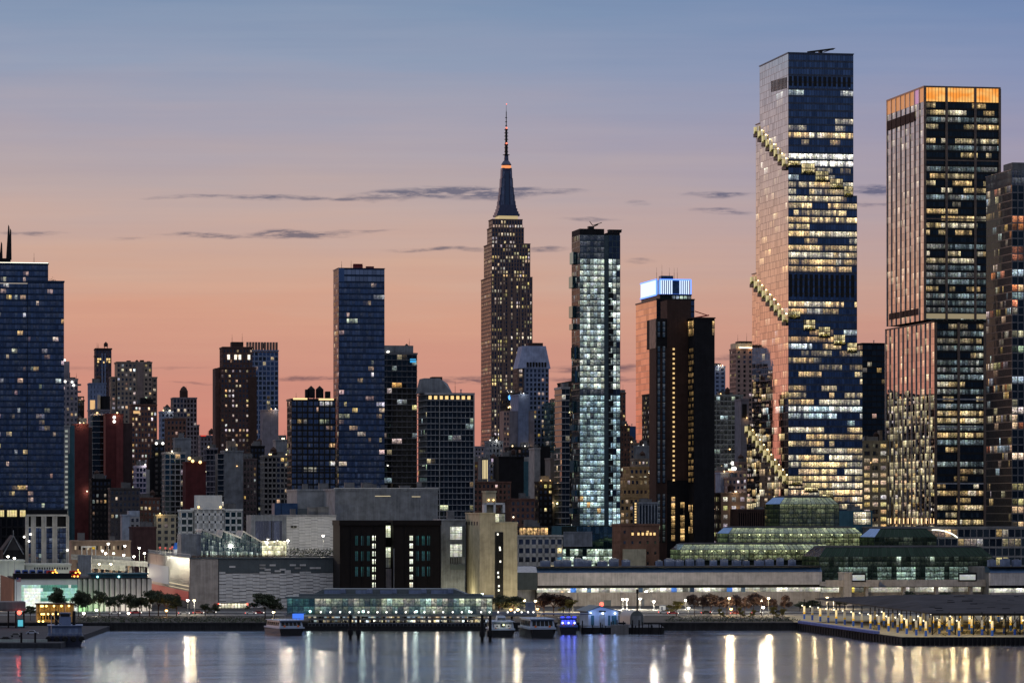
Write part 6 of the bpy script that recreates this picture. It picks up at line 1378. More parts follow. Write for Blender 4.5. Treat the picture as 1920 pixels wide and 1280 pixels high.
# ------------------------------------------------------------------ far left quayside buildings
def left_quay():
    b = Bld('lit_pavilion', 'low building with a glowing white and green window wall and ribbed right half', 'event hall', 28, 1600, nwin=0)
    x1, xs = b.w(281), b.w(145); zt = b.z(1085); d1 = 60; r = b.rng
    b.solid(M_DARK, .2, x1, .6, d1, 0, zt)
    m = MB(); m.box(-.1, xs, -.2, .5, b.z(1096), zt); m.box(-.1, b.w(40), -.2, .5, 0, b.z(1096)); b.part('white_frame', m, wall('lit_white_wall', (.78, .78, .74), .06))
    z0, z1 = 0, b.z(1096); a0 = b.w(40); n = 44; m = MB()
    for i in range(n):
        a, e = a0+(xs-a0)*i/n, a0+(xs-a0)*(i+1)/n; u = (i+.5)/n
        for j in range(8):
            f = (j+.5)/8
            if u < .34: c = (1.15, 1.25, 1.12) if .05 < u and f < .88 else (.5, .8, .68)
            else:
                wv = .86+.10*math.sin(u*9); c = (.42, .80, .68) if .48 < f < wv-.06 else (.10, .28, .22) if f > wv-.02 or .36 < f < .48 else (.95, 1.05, .92)
            k = r.uniform(.85, 1.1); m.face([(a, 0, z1*j/8), (e, 0, z1*j/8), (e, 0, z1*(j+1)/8), (a, 0, z1*(j+1)/8)], tuple(v*k*.8 for v in c)+(r.random(),))
    b.part('lit_glass_wall', m, glass('lit_hall_glass', (.8, .9, .85), .1, pat=.2))
    for i in range(14):
        a, e = xs+(x1-xs)*i/13.5, xs+(x1-xs)*(i+.86)/13.5; m = MB(); m.hexa([(a, .3, 0), (a+.35, -.9, 0), (e, .2, 0), (e, .5, 0)], [(a, .3, zt), (a+.35, -.9, zt), (e, .2, zt), (e, .5, zt)]); b.part('rib_panel', m, wall('pale_rib', (.50, .48, .44), .1))
    m = MB(); m.box(-.3, x1+.2, -.8, d1, zt, zt+.35); b.part('roof', m, M_TAR); m = MB(); m.box(-.6, x1*.42, .3, 8, zt+.35, b.z(1076)+.3); b.part('roof_screen', m, M_DARK)
    m = MB(); a, e = b.w(172), b.w(276); m.box(a, e, 4, 20, zt+.35, b.z(1077)); m.box(a-1, e+1, 3, 21, b.z(1077), b.z(1075)); b.part('roof_pavilion', m, M_TEAL)
    for px in (184, 224): m = MB(); m.sphere((b.w(px), 3.7, b.z(1081.5)), .45); b.part('teal_lamp', m, glow('teal_lamp', (.4, .95, 1), 3))
    d0 = min(120, b.d(0)); m = MB()
    for i in range(26): m.box(-.5, .2, d0*i/26+.2, d0*(i+1)/26-.1, 0, zt-.3)
    b.part('timber_slat_wall', m, wall('timber_slat', (.23, .12, .075)))
    point('green_flood', (xs+2, -3.5, 1.5), 900, (.45, 1, .40), .6, b.root); point('green_flood', (xs+9, -3.5, 1.5), 500, (.6, 1, .5), .6, b.root)
    for i in range(4): point('rib_flood', (xs+14+i*7, -4, 1.2), 700, (1, .9, .8), .6, b.root)
    point('timber_flood', (-6, 10, 1.5), 900, (1, .75, .5), .6, b.root); point('frame_flood', (4, -5, 1), 500, (.85, 1, .9), .6, b.root); b.done()
    ZT = zt+2.5+.4
    b = blank('low_wall_building', 'blank white lit low building behind the blue vehicles at the left edge', 'warehouse', -10, 46, 1053, 1730, wall('pale_green_wall', (.55, .57, .50), .08), depth=20, units=0, band=50); point('wall_flood', (10, -7, 9), 900, (.9, 1, .85), .6, b.root); b.done()
    b = blank('low_wall_building', 'long low grey building with small square openings below the white framed block', 'warehouse', 48, 133, 1060, 1740, wall('pale_green_wall', (.55, .57, .50), .08), depth=16, units=0, band=50)
    for i in range(14): m = MB(); m.box(b.w(64+i*4.7), b.w(66.2+i*4.7), -.2, .05, b.z(1067), b.z(1063)); b.part('window', m, M_DARK)
    point('wall_flood', (16, -7, 9), 900, (1, .95, .8), .6, b.root); b.done()
    # row of blue coaches, then lorries with warning lights, parked on the roof deck
    def vehicle(name, label, cat, px, Y, z, L, W_, H, body, group, lamps=(), rz=0.0):
        e = tag(empty(name, (unX(px, Y), Y, z), TH+rz), label, cat, group)
        m = MB(); m.hexa([(-L/2, 0, .5), (L/2, 0, .5), (L/2, W_, .5), (-L/2, W_, .5)], [(-L/2+.2, .1, H), (L/2-.5, .1, H), (L/2-.5, W_-.1, H), (-L/2+.2, W_-.1, H)]); m.build('body', body, e)
        m = MB(); m.box(-L/2+.5, L/2-.6, -.03, .1, H*.55, H*.82); m.build('window', M_BLACK, e)
        for x in (-L/2+1, L/2-1.1): m = MB(); m.tube((x, -.05, .5), (x, .3, .5), .5, 10); m.build('wheel', M_DARK, e)
        for x, zz, g, rad in lamps: m = MB(); m.sphere((x, -.25, zz), rad); m.build('lamp', g, e)
        return e
    bl = wall('blue_paint', (.03, .09, .32), .1, .5, .35, False); od = ['first', 'second', 'third', 'fourth', 'fifth', 'sixth', 'seventh', 'eighth', 'ninth', 'tenth', 'eleventh', 'twelfth', 'thirteenth', 'fourteenth', 'fifteenth', 'sixteenth', 'seventeenth', 'eighteenth', 'nineteenth', 'twentieth']
    for i, px in enumerate((34, 48, 62, 76, 90)): vehicle('coach', od[i]+' blue coach from the left in the row on the roof deck', 'coach', px, 1650, ZT-.3, 2.9, 9, 3.0, bl, 'blue coaches on the roof deck')
    ro, ra = glow('red_lamp', (1, .10, .06), 4.0), glow('orange_lamp', (1, .45, .06), 4.0)
    for i, (px, c0, c1, lb) in enumerate(((98, ro, ra, 'lorry with three red lamps and an orange lit arrow board'), (141, ra, ra, 'lorry with three orange lamps and an orange lit arrow board'))):
        vehicle('lorry', lb, 'lorry', px, 1612, zt+2.9, 4.6, 6, 3.0, wall('red_paint', (.4, .03, .03)), 'lorries with warning lamps on the roof edge',
                [(-1.7, .6, c0, .36), (-.4, .6, c0, .36), (1.1, .6, c0, .36), (.2, 2.2, c1, .36), (1.4, 2.5, c1, .36), (2.0, 2.0, c1, .36), (1.2, 3.4, c1, .3)])
    for i, (px, mt, lb) in enumerate(((150, bl, 'blue van parked left of the orange taxi'), (193, wall('taxi_orange', (.75, .25, .03)), 'orange taxi on the deck by the ramp'), (207, wall('taxi_yellow', (.8, .45, .03)), 'yellow taxi on the deck by the ramp'), (178, wall('white_paint', (.6, .62, .65)), 'white van between the blue van and orange taxi'))):
        vehicle('van' if 'van' in lb else 'taxi', lb, 'van' if 'van' in lb else 'taxi', px, 1690, 14.3, 3.4, 5, 2.0 if 'taxi' in lb else 2.7, mt, None)
    pd = MB(); pd.box(unX(133, 1680), unX(277, 1720), 1680, 1730, 2.5, 14.3); tag(pd.build('parking_deck', M_CONCD), 'dark concrete parking deck under the taxis by the ramp', 'parking deck')
    # curving ramps and warehouse behind
    b = blank('brown_warehouse', 'long low brown lit warehouse behind the highway ramp', 'warehouse', 134, 245, 1016, 1880, wall('lit_brown_brick', (.30, .22, .16)), depth=18, units=2, band=5)
    for i in range(12): m = MB(); m.box(b.w(140+i*8), b.w(143+i*8), -.3, -.08, b.z(1030), b.z(1023)); b.part('window', m, glow('dim_warm_window', (1, .8, .5), .45) if i % 3 == 0 else M_DARK)
    point('warehouse_flood', (14, -9, 12), 2600, (1, .85, .6), .8, b.root); point('warehouse_flood', (28, -9, 12), 2600, (1, .9, .65), .8, b.root); b.done()
    e = tag(empty('highway_ramp', (unX(205, 1780), 1780, 2.5), 0), 'pale lit concrete highway ramp curving up between warehouse and metal hall', 'viaduct')
    for j, (p0, p1, q0, q1, yo) in enumerate(((133, 245, 1042, 1047, 0), (170, 279, 1050, 1056, -8), (170, 240, 1058, 1064, -14))):
        m = MB(); n = 14
        for i in range(n):
            u0, u1 = i/n, (i+1)/n; a, c = [((unX(p0+(p1-p0)*u, 1780)-e.location.x), unZ(q0+(q1-q0)*u, 1780+yo)-2.5, yo+2*math.sin(u*2)) for u in (u0, u1)]
            m.hexa([(a[0], a[2], a[1]-1.6), (c[0], c[2], c[1]-1.6), (c[0], c[2]+9, c[1]-1.6), (a[0], a[2]+9, a[1]-1.6)], [(a[0], a[2], a[1]), (c[0], c[2], c[1]), (c[0], c[2]+9, c[1]), (a[0], a[2]+9, a[1])])
            m.box(a[0], c[0], a[2]-.2, a[2], min(a[1], c[1])-.2, max(a[1], c[1])+.9)
        m.build('deck', M_CONC, e)
        for i in range(5): m = MB(); x = unX(p0+(p1-p0)*(i+.5)/5, 1780)-e.location.x; m.box(x-.6, x+.6, yo+4, yo+8, 0, unZ(q1, 1780)-4.2); m.build('pillar', M_CONC, e)
    for px, py in ((206, 1054), (222, 1060), (236, 1056)): point('ramp_light', (unX(px, 1760)-e.location.x, -26, unZ(py, 1760)-2.5), 1600, (1, .9, .6), .6, e)
    m = MB(); m.box(unX(146, 1740), unX(171, 1740), 1740, 1742, 2.5, unZ(1040, 1740)); tag(m.build('grey_hoarding', M_GREY), 'blank grey hoarding at the left end of the highway ramp', 'hoarding')
    e = tag(empty('sign_gantry', (unX(163, 1800), 1800, 2.5), 0), 'white steel sign gantry with a small yellow sign above the ramp', 'sign gantry')
    for x in (-2.5, 0, 2.4, 4.2): m = MB(); m.tube((x, 0, 0), (x, 0, unZ(1024, 1800)-2.5), .22); m.build('post', M_WHITE, e)
    m = MB(); m.box(-2.6, 4.4, -.15, .15, unZ(1025, 1800)-2.7, unZ(1024, 1800)-2.3); m.build('beam', M_WHITE, e); m = MB(); m.box(2.4, 4.0, -.4, -.2, unZ(1029, 1800)-2.5, unZ(1024.5, 1800)-2.5); m.build('yellow_sign', wall('yellow_sign', (.75, .5, .05)), e)
    # left pier with its canopy, cafe, tug
    dk = MB(); q = lambda px, Y, z: (unX(px, Y), Y, z)
    dk.hexa([q(-60, 1241, -3), q(114, 1241, -3), (unX(114, 1241)-4, 1431, -3), q(-60, 1431, -3)], [q(-60, 1241, 1.6), q(114, 1241, 1.6), (unX(114, 1241)-4, 1431, 1.6), q(-60, 1431, 1.6)]); tag(dk.build('quay_apron', wall('wet_pier_deck', (.035, .038, .045), .3)), 'dark low pier deck with pale kerb at the lower left', 'pier')
    kb = MB(); kb.box(unX(-10, 1250), unX(88, 1250), 1250, 1251, 1.6, 2.5); tag(kb.build('kerb', wall('pale_kerb', (.30, .34, .32))), 'pale concrete barrier along the left pier edge', 'barrier')
    for i, px in enumerate((40, 66)): m = MB(); m.tube((unX(px, 1244), 1244, 1.5), (unX(px, 1244), 1244, 5.0), .35, 8); tag(m.build('mooring_post', M_DARK), ['left', 'right'][i]+' of two black mooring posts on the lower left pier', 'mooring post', 'mooring posts on the left pier')
    for i, (px, Y, lb) in enumerate(((11, 1262, 'dark car parked by the barrier on the lower left pier'), (60, 1330, 'pale car on the left pier below the cafe'), (30, 1300, 'dark grey car parked further up the left pier'))):
        e = car(lb, px, Y, 1.6, random.Random(i), [M_DARK, M_STEEL, M_CONCD][i], None)
    b = Bld('pier_canopy', 'flat grey canopy on posts with a red lamp over the left pier', 'canopy', -20, 1400, zb=1.6, nwin=0)
    x1 = b.w(48); z0, z1 = b.z(1145), b.z(1128); m = MB(); m.box(0, x1, 0, 16, z0, z1); m.box(-.1, x1+.15, -.2, 0, z0+.6, z0+1.2); b.part('roof', m, M_CONCD)
    for x in (b.w(16), b.w(30), x1-.6): m = MB(); m.box(x-.3, x+.3, 1, 1.6, 0, z0); b.part('post', m, M_BLACK)
    m = MB(); m.sphere((b.w(36), -.6, b.z(1148)), .85); b.part('red_lamp', m, glow('red_lamp', (1, .10, .06), 4.0)); point('red_light', (b.w(36), -1.5, b.z(1148)), 220, (1, .1, .06), .4, b.root)
    m = MB(); m.box(b.w(33), b.w(47), 2, 5, 0, b.z(1160)); b.part('teal_kiosk', m, M_TEAL); m = MB(); m.box(b.w(33)+.2, b.w(47)-.2, 1.8, 1.98, .6, b.z(1160)-.4); b.part('glowing_panel', m, glow('teal_screen', (.10, .60, .75), .8)); b.done()
    b = Bld('quay_cafe', 'two storey timber cafe strung with yellow lamps behind the tugboat', 'cafe', 70, 1445, nwin=0)
    x1 = b.w(139); zt = b.z(1133); zm = b.z(1148); M_T = wall('warm_timber', (.42, .28, .12)); b.solid(M_T, 0, x1, 2, 10, 0, zt)
    b.solid(M_DARK, b.w(74), b.w(112), 1.7, 2, 1, zm-.5); m = MB(); m.box(-.4, x1+.4, -.6, 10.4, zt, zt+.4); m.box(-.3, b.w(116), -.6, 2, zm-.2, zm+.1); b.part('roof', m, M_DBROWN)
    for i in range(14): m = MB(); m.box(x1*i/13-.08, x1*i/13+.08, .1, .3, 0, zt); b.part('post', m, M_T)
    gy = glow('yellow_bulb', (1, .72, .22), 3.5)
    for px in (77, 80, 87, 101, 115, 129): m = MB(); m.sphere((b.w(px), -.5, zt-.5), .42); b.part('bulb', m, gy)
    for px in (78, 82, 90, 99, 108): m = MB(); m.sphere((b.w(px), -.5, zm-.5), .42); b.part('bulb', m, gy)
    for px in (72, 80): m = MB(); m.sphere((b.w(px), -2.5, b.z(1164)), .42); b.part('bulb', m, gy)
    for px, z_ in ((78, zt-1), (100, zt-1), (124, zt-1), (84, zm-1), (104, zm-1), (76, 1.5)): point('bulb_light', (b.w(px), -1.2, z_), 170, (1, .66, .2), .3, b.root)
    b.done()

def car(label, px, Y, z, rng, mat, group, lamps=0):
    e = tag(empty('car', (unX(px, Y), Y, z)), label, 'car', group); L, Wd = 4.4, 1.8
    m = MB(); m.hexa([(-2.2, 0, .3), (2.2, 0, .3), (2.2, Wd, .3), (-2.2, Wd, .3)], [(-2.1, .08, .85), (2.0, .08, .8), (2.0, Wd-.08, .8), (-2.1, Wd-.08, .85)])
    m.hexa([(-1.5, .1, .84), (1.2, .1, .81), (1.2, Wd-.1, .81), (-1.5, Wd-.1, .84)], [(-1.0, .3, 1.42), (.6, .3, 1.42), (.6, Wd-.3, 1.42), (-1.0, Wd-.3, 1.42)]); m.build('body', mat, e)
    m = MB(); m.hexa([(-1.3, .10, .9), (1.0, .10, .9), (1.0, .2, .9), (-1.3, .2, .9)], [(-.9, .24, 1.36), (.5, .24, 1.36), (.5, .3, 1.36), (-.9, .3, 1.36)]); m.build('window', M_BLACK, e)
    for x in (-1.35, 1.35): m = MB(); m.tube((x, -.03, .33), (x, .25, .33), .33, 10); m.build('wheel', M_DARK, e)
    if lamps:
        for x, c in ((-2.2, glow('red_lamp', (1, .10, .06), 4.0)), (2.15, GL_W)): m = MB(); m.sphere((x, .3, .62), .2, 6, 4); m.build('tail_lamp' if x < 0 else 'headlight', c, e)
    return e
left_quay()
# ------------------------------------------------------------------ ferry terminal, boats, sheds, open pier, trees, lamps
def terminal():
    b = Bld('ferry_terminal', 'long teal glass ferry terminal on stilts over the lit landing stage', 'ferry terminal', 538, 1436, zb=0, nwin=40)
    b.root.rotation_euler = (0, 0, 0)
    W = lambda px: unX(px, 1436)-b.X; Z = lambda py: unZ(py, 1436); x1 = W(923); r = b.rng
    st = St(3.1, 2.15, .07, .05, .10, .08, glass('terminal_glass', (.6, .85, .88), .22, (.012, .035, .035), pat=.9), metal('teal_frame', (.03, .06, .06), .4, .6), 0)
    z0, zt = Z(1151), Z(1121)
    def lit(nf, nb, r):
        o = []
        for i in range(nb):
            u = i/nb
            for j in range(nf):
                k = (.10 if u < .12 else .30 if u < .30 else .42)*r.uniform(.4, 1.3)*(1 if j else .55); c = r.choice([(.7, 1, .85), (.9, 1, .70), (1, .95, .75)]) if u > .12 else (.3, .8, .75)
                o.append((j, i, 1, tuple(v*k for v in c)))
        return o
    b.solid(M_DARK, .2, x1, .6, 26, z0, zt-.3); b.facade('F', .1, 0, x1, z0, zt, st, lit); b.facade('L', .1, 0, 20, z0, zt, st.but(p=.8, pal=[(1, .9, .6)], st=(.3, .8)))
    m = MB(); m.box(-.6, x1+.4, -1.2, 27, zt, zt+.7); b.part('roof', m, M_SHINGD)
    m = MB(); a, e = W(580), W(885); zr = zt+.7
    m.hexa([(a, 4, zr), (e, 4, zr), (e, 22, zr), (a, 22, zr)], [(a+5, 4, Z(1104)), (e-7, 4, Z(1104)), (e-7, 22, Z(1104)), (a+5, 22, Z(1104))]); m.box(W(560), W(905), 1.5, 4, zr, zr+1.0); b.part('roof_plant_screen', m, M_SHINGD)
    for p0, p1 in ((607, 648), (666, 698), (712, 744), (766, 800), (808, 850)): m = MB(); m.box(W(p0), W(p1), 3.2, 8, zr+.9, Z(1106)); m.tube((W(p1)-1.2, 3.0, zr+1.2), (W(p1)-1.2, 3.0, Z(1104)), .9, 8); b.part('roof_unit', m, M_BLUEG)
    m = MB(); m.box(-.4, W(1006), -2.4, 2, z0-.8, z0-.1); b.part('walkway', m, M_CONCD)
    m = MB(); m.box(W(923), W(1006), -2.4, -2.25, z0-.1, z0+1.1)
    for i in range(20): m.box(W(923)+i*.87, W(923)+i*.87+.1, -2.5, -2.2, z0-.1, z0+1.2)
    m.box(W(985), W(1003), -1, 2, z0, Z(1128)); b.part('railing', m, M_STEEL)
    for px in (602, 620, 638, 656, 673, 691, 708, 725, 743, 761, 778, 796, 814, 831, 849, 866, 884, 902, 918, 934, 952, 965, 978, 990, 1000): m = MB(); m.sphere((W(px), -2.6, Z(1146.5)), .34, 7, 5); b.part('deck_lamp', m, GL_W)
    for px in range(560, 1000, 40): m = MB(); m.tube((W(px), 0, -2), (W(px), 0, z0-.7), .5, 8); b.part('stilt', m, M_BLACK)
    # lower landing stage with lit canopy
    m = MB(); m.box(W(570), W(925), -9, 14, -.4, 1.6); b.part('landing_stage', m, M_BLACK)
    m = MB(); m.box(W(575), W(888), -5, 9, Z(1161), Z(1158.5)); b.part('canopy', m, M_CONCD)
    bk = glass('stage_back_glass', (.8, .8, .7), .1, pat=.9); m = MB(); n = 70
    for i in range(n):
        a, e = W(578)+(W(920)-W(578))*i/n, W(578)+(W(920)-W(578))*(i+1)/n
        k = r.random()**1.6*(1.2 if i > 15 else .5); c = r.choice([(1, .9, .62), (1, .95, .8), (.8, .95, 1), (1, .8, .45)]); m.face([(a, 3, Z(1175)), (e, 3, Z(1175)), (e, 3, Z(1161)), (a, 3, Z(1161))], tuple(v*k for v in c)+(r.random(),))
        k = r.random()**2*1.4; c = r.choice([(.7, .9, 1), (1, .9, .7), (.6, .8, 1), (1, .75, .4)]); m.face([(a, 1, Z(1158)), (e, 1, Z(1158)), (e, 1, Z(1154)), (a, 1, Z(1154))], tuple(v*k for v in c)+(r.random(),))
    b.part('lit_waiting_room', m, bk)
    for i in range(24): m = MB(); x = W(584)+i*(W(915)-W(584))/23; m.tube((x, -4.5, 1.5), (x, -4.5, Z(1161)), .16, 6); b.part('canopy_post', m, M_STEEL)
    for i in range(9): m = MB(); x = W(600)+i*9.3+r.uniform(-1, 1); h = r.uniform(1.6, 2.8); m.box(x, x+r.uniform(2, 4), -8.5, -5.5, 1.5, 1.6+h*.6); m.box(x+.3, x+1.2, -8.2, -6, 1.6+h*.6, 1.6+h); b.part('deck_equipment', m, M_BLACK)
    m = MB(); m.box(W(580), W(915), -8.9, -8.7, 2.5, 2.65)
    for i in range(50): x = W(580)+i*(W(915)-W(580))/49; m.box(x, x+.1, -8.9, -8.7, 1.6, 2.6)
    b.part('guard_rail', m, M_STEEL)
    for px in (640, 700, 760, 820, 880): point('stage_light', (W(px), -2, Z(1163)), 330, (1, .88, .65), .5, b.root)
    for px in (580, 680, 780, 880): point('hall_light', (W(px), -5, z0+1), 260, (.8, 1, .9), .5, b.root)
    m = MB(); m.box(W(550), W(571), -6, -5.6, Z(1160), Z(1149)); b.part('blue_banner', m, glow('blue_banner_light', (.05, .20, .95), 1.0))
    b.done()
    for px, h in ((657, 1152), (672, 1154), (904, 1152), (919, 1153)):
        Y = 1330 if px < 800 else 1312; x = unX(px, Y)
        m = MB(); m.tube((x, Y, -3), (x, Y, unZ(h, Y)), .62, 9, r2=.5); m.lathe([(.9, 1.2), (1.0, 1.6), (1.0, 3.0), (.9, 3.4)], x, Y, 10)
        tag(m.build('mooring_pile', M_DARK), {657: 'left pile of the black pair before the ferry terminal', 672: 'right pile of the black pair before the ferry terminal', 904: 'black pile just left of the ferry with round lamps, further one', 919: 'black pile touching the bow of the ferry with round lamps'}[px], 'mooring pile', 'black mooring piles before the terminal')
terminal()

def boat(label, px, Y, W_, L, H, rz, hull, sup, wheel=True, cat='ferry', name='ferry_boat', lamps=None, glow_m=None, roof_m=None):
    """local x across, y away from the eye, bow towards the eye"""
    e = tag(empty(name, (unX(px, Y), Y, 0), rz), label, cat)
    h = W_/2; m = MB()
    m.hexa([(-h*.80, .8, -.8), (h*.80, .8, -.8), (h*.9, L, -.8), (-h*.9, L, -.8)], [(-h, 0, H*.36), (h, 0, H*.36), (h, L, H*.30), (-h, L, H*.30)]); m.build('hull', hull, e)
    m = MB(); m.box(-h-.15, h+.15, -.25, L, H*.36, H*.44); m.build('rubbing_strake', sup, e)
    z0, z1 = H*.44, H*.80; g = MB(); c = .7
    g.hexa([(-h*.95, c, z0), (h*.95, c, z0), (h*.95, L*.9, z0), (-h*.95, L*.9, z0)], [(-h*.88, c+.8, z1), (h*.88, c+.8, z1), (h*.88, L*.9, z1), (-h*.88, L*.9, z1)]); cab = g.build('cabin', sup, e)
    n = 5
    for i in range(n):
        a, q = -h*.82+2*h*.82*i/n+.12, -h*.82+2*h*.82*(i+1)/n-.12; m = MB(); m.hexa([(a, c+.12, z0+.5), (q, c+.12, z0+.5), (q, c+.5, z0+.5), (a, c+.5, z0+.5)], [(a*.96, c+.62, z1-.5), (q*.96, c+.62, z1-.5), (q*.96, c+.9, z1-.5), (a*.96, c+.9, z1-.5)]); m.build('window', glow_m or M_BLACK, cab)
    for s in (-1, 1):
        m = MB()
        for i in range(6): y0 = c+1.5+i*(L*.8)/6; m.box(min(s*h*.90, s*h*.96), max(s*h*.90, s*h*.96), y0, y0+L*.09, z0+.5, z1-.5)
        m.build('side_window', M_BLACK, cab)
    m = MB(); m.box(-h*1.0, h*1.0, .3, L*.92, z1, z1+.25); m.build('roof', roof_m or sup, e)
    m = MB(); m.box(-h*.95, h*.95, .5, .6, z1+.9, z1+1.0)
    for i in range(8): x = -h*.95+i*h*1.9/7; m.box(x-.04, x+.04, .5, .6, z1+.25, z1+.95)
    m.build('railing', M_STEEL, e)
    if wheel:
        m = MB(); m.hexa([(-h*.4, L*.25, z1+.25), (h*.4, L*.25, z1+.25), (h*.4, L*.55, z1+.25), (-h*.4, L*.55, z1+.25)], [(-h*.33, L*.3, H*1.12), (h*.33, L*.3, H*1.12), (h*.33, L*.55, H*1.12), (-h*.33, L*.55, H*1.12)]); wh = m.build('wheelhouse', sup, e)
        m = MB(); m.box(-h*.33, h*.33, L*.25-.02, L*.25+.3, z1+.8, H*1.0); m.build('window', M_BLACK, wh)
        m = MB(); m.tube((0, L*.5, H*1.1), (0, L*.5, H*1.5), .1); m.tube((-h*.3, L*.5, H*1.3), (h*.3, L*.5, H*1.3), .07); m.build('mast', M_STEEL, e)
    m = MB(); m.tube((h*.2, L*.6, z1+.2), (h*.2, L*.6, z1+3.4), .07); m.tube((-h*.1, L*.6, z1+2.6), (h*.5, L*.6, z1+2.6), .05); m.box(h*.2-.6, h*.2+.6, L*.6-.15, L*.6+.15, z1+1.9, z1+2.1); m.build('radar_mast', M_STEEL, e)
    for s in (-1, 1): m = MB(); m.lathe([(.36, -.08), (.42, 0), (.36, .08)], 0, 0, 10); o = m.build('life_ring', glow('ring_paint', (0, 0, 0), 0) if False else wall('orange_ring', (.7, .16, .03)), cab); o.rotation_euler = (math.radians(90), 0, 0); o.location = (s*h*.55, .45, H*.44+.35)
    for x, z, rad, g_ in (lamps or []): m = MB(); m.sphere((x, -.1, z), rad); m.build('lamp', g_, e)
    for s in (-1, 1): m = MB(); m.tube((s*h*.9, -.35, H*.2), (s*h*.9, -.35, H*.36), .28, 8); m.build('fender', M_BLACK, e)
    return e

def boats():
    HB = wall('black_hull', (.012, .013, .016), .2, .3, .4, False); SB = wall('blue_white_paint', (.30, .36, .46), .1, .3, .4, False); SD = wall('dark_blue_paint', (.04, .07, .15), .2, .3, .4, False)
    lw = GL_W
    boat('white and blue ferry moored left of the terminal under the blue banner', 547, 1372, 9.4, 22, 6.4, .32, HB, SB, False)
    e = boat('dark ferry with two round white bow lamps right of the black piles', 943, 1352, 8.6, 20, 6.6, .10, HB, SB, True)
    for x in (-2.1, 2.1):
        m = MB(); m.lathe([(.75, 0), (.75, .3)], 0, 0, 14); o = m.build('bow_disc', wall('lit_white_hut', (.75, .75, .72)), e); o.rotation_euler = (math.radians(90), 0, 0); o.location = (x, .55, 3.8)
        m = MB(); m.lathe([(.30, .31), (.30, .36)], 0, 0, 10); q = m.build('disc_mark', M_BLACK, o)
        m = MB(); m.box(x-1.1, x+1.1, .62, .7, 3.0, 4.5); m.build('bow_panel', wall('lit_white_hut', (.75, .75, .72)), e)
    m = MB(); m.sphere((.2, -.2, 4.3), .35); m.build('lamp', glow('yellow_green_lamp', (.95, 1, .55), 2.2), e); point('bow_light', (0, -2.5, 5.2), 120, (1, 1, .85), .3, e)
    boat('larger grey blue ferry with wide front windows right of the lamp lit ferry', 1018, 1345, 9.4, 26, 8.0, .16, HB, SB, False, glow_m=M_BLACK)
    BL = glow('deep_blue_light', (.06, .08, 1.0), 1.4)
    e = boat('ferry glowing deep blue from its cabin beside the blue shed', 1066, 1380, 6.6, 16, 7.2, .05, HB, SD, False, glow_m=BL, roof_m=SD)
    for x in (-2.2, 0, 2.2): m = MB(); m.sphere((x, -.3, 4.2), .42); m.build('blue_lamp', glow('blue_lamp', (.35, .40, 1.0), 3.5), e); m = MB(); m.box(x-.7, x+.7, .35, .6, 5.9, 6.6); m.build('upper_window', BL, e)
    for x in (-2.2, 0, 2.2): point('blue_light', (x, -1.6, 4.6), 110, (.1, .15, 1), .3, e)
    m = MB(); m.box(-10, 8.5, -.6, 10, 7.3, 7.6); m.build('flat_canopy', SD, e)
    # tugboat, seen from astern
    T = tag(empty('tugboat', (unX(122, 1258), 1258, 0), .12), 'dark blue grey tugboat with twin funnels moored at the left pier', 'tugboat')
    m = MB(); m.hexa([(-5.0, .8, -1), (5.0, .8, -1), (4.2, 22, -1), (-4.2, 22, -1)], [(-6.2, 0, 3.3), (6.2, 0, 3.3), (5.4, 24, 4.6), (-5.4, 24, 4.6)]); m.build('hull', wall('navy_hull', (.014, .018, .040), .2, .3, .4, False), T)
    TG = wall('tug_grey_paint', (.12, .16, .26), .15, .3, .5, False)
    m = MB(); m.box(-5.6, 5.6, 4, 17, 3.3, 6.6); c = m.build('deckhouse', TG, T)
    for x in (-4.2, -1.9, 1.2, 3.4): m = MB(); m.box(x-.1, x+.9, 3.85, 4.0, 4.0, 5.8); m.build('door', wall('tug_pale_paint', (.20, .26, .38)), c)
    m = MB(); m.box(-6.0, 6.0, 3.2, 17.6, 6.6, 6.85); m.build('boat_deck', TG, T)
    m = MB(); m.box(-2.0, 2.0, 7, 13, 6.85, 9.6); m.hexa([(-1.6, 7.6, 9.6), (1.6, 7.6, 9.6), (1.6, 12, 9.6), (-1.6, 12, 9.6)], [(-1.9, 7.2, 11.0), (1.9, 7.2, 11.0), (1.9, 12.4, 11.0), (-1.9, 12.4, 11.0)]); w_ = m.build('wheelhouse', TG, T)
    m = MB(); m.box(-1.5, 1.5, 7.3, 7.5, 9.8, 10.7); m.build('window', M_BLACK, w_)
    for x in (-3.0, 3.0): m = MB(); m.tube((x, 8, 6.8), (x, 8, 11.6), .55, 10); m.build('funnel', M_BLACK, T)
    m = MB(); m.tube((0, 10, 11), (0, 10, 14), .12); m.tube((-4.6, 1, 3.3), (-4.6, 1, 11), .13); m.tube((-4.6, 1, 10.5), (-1, 3, 7), .06); m.build('mast', M_STEEL, T)
    m = MB()
    for i in range(12): a = -5.8+i*11.6/11; m.tube((a, .2, 3.3), (a, .2, 4.4), .06, 5)
    m.box(-5.9, 5.9, .12, .26, 4.35, 4.45); m.build('railing', M_STEEL, T)
    for i, x in enumerate((-5.6, -2.8, 0, 2.8, 5.6)): m = MB(); m.lathe([(.75, -.25), (1, 0), (.75, .25)], 0, 0, 10); o = m.build('tyre_fender', M_BLACK, T); o.rotation_euler = (math.radians(90), 0, 0); o.location = (x, -.3, 2.4)
    m = MB(); m.sphere((6.2, -.2, 1.6), .45); m.build('buoy', M_WHITE, T)
boats()

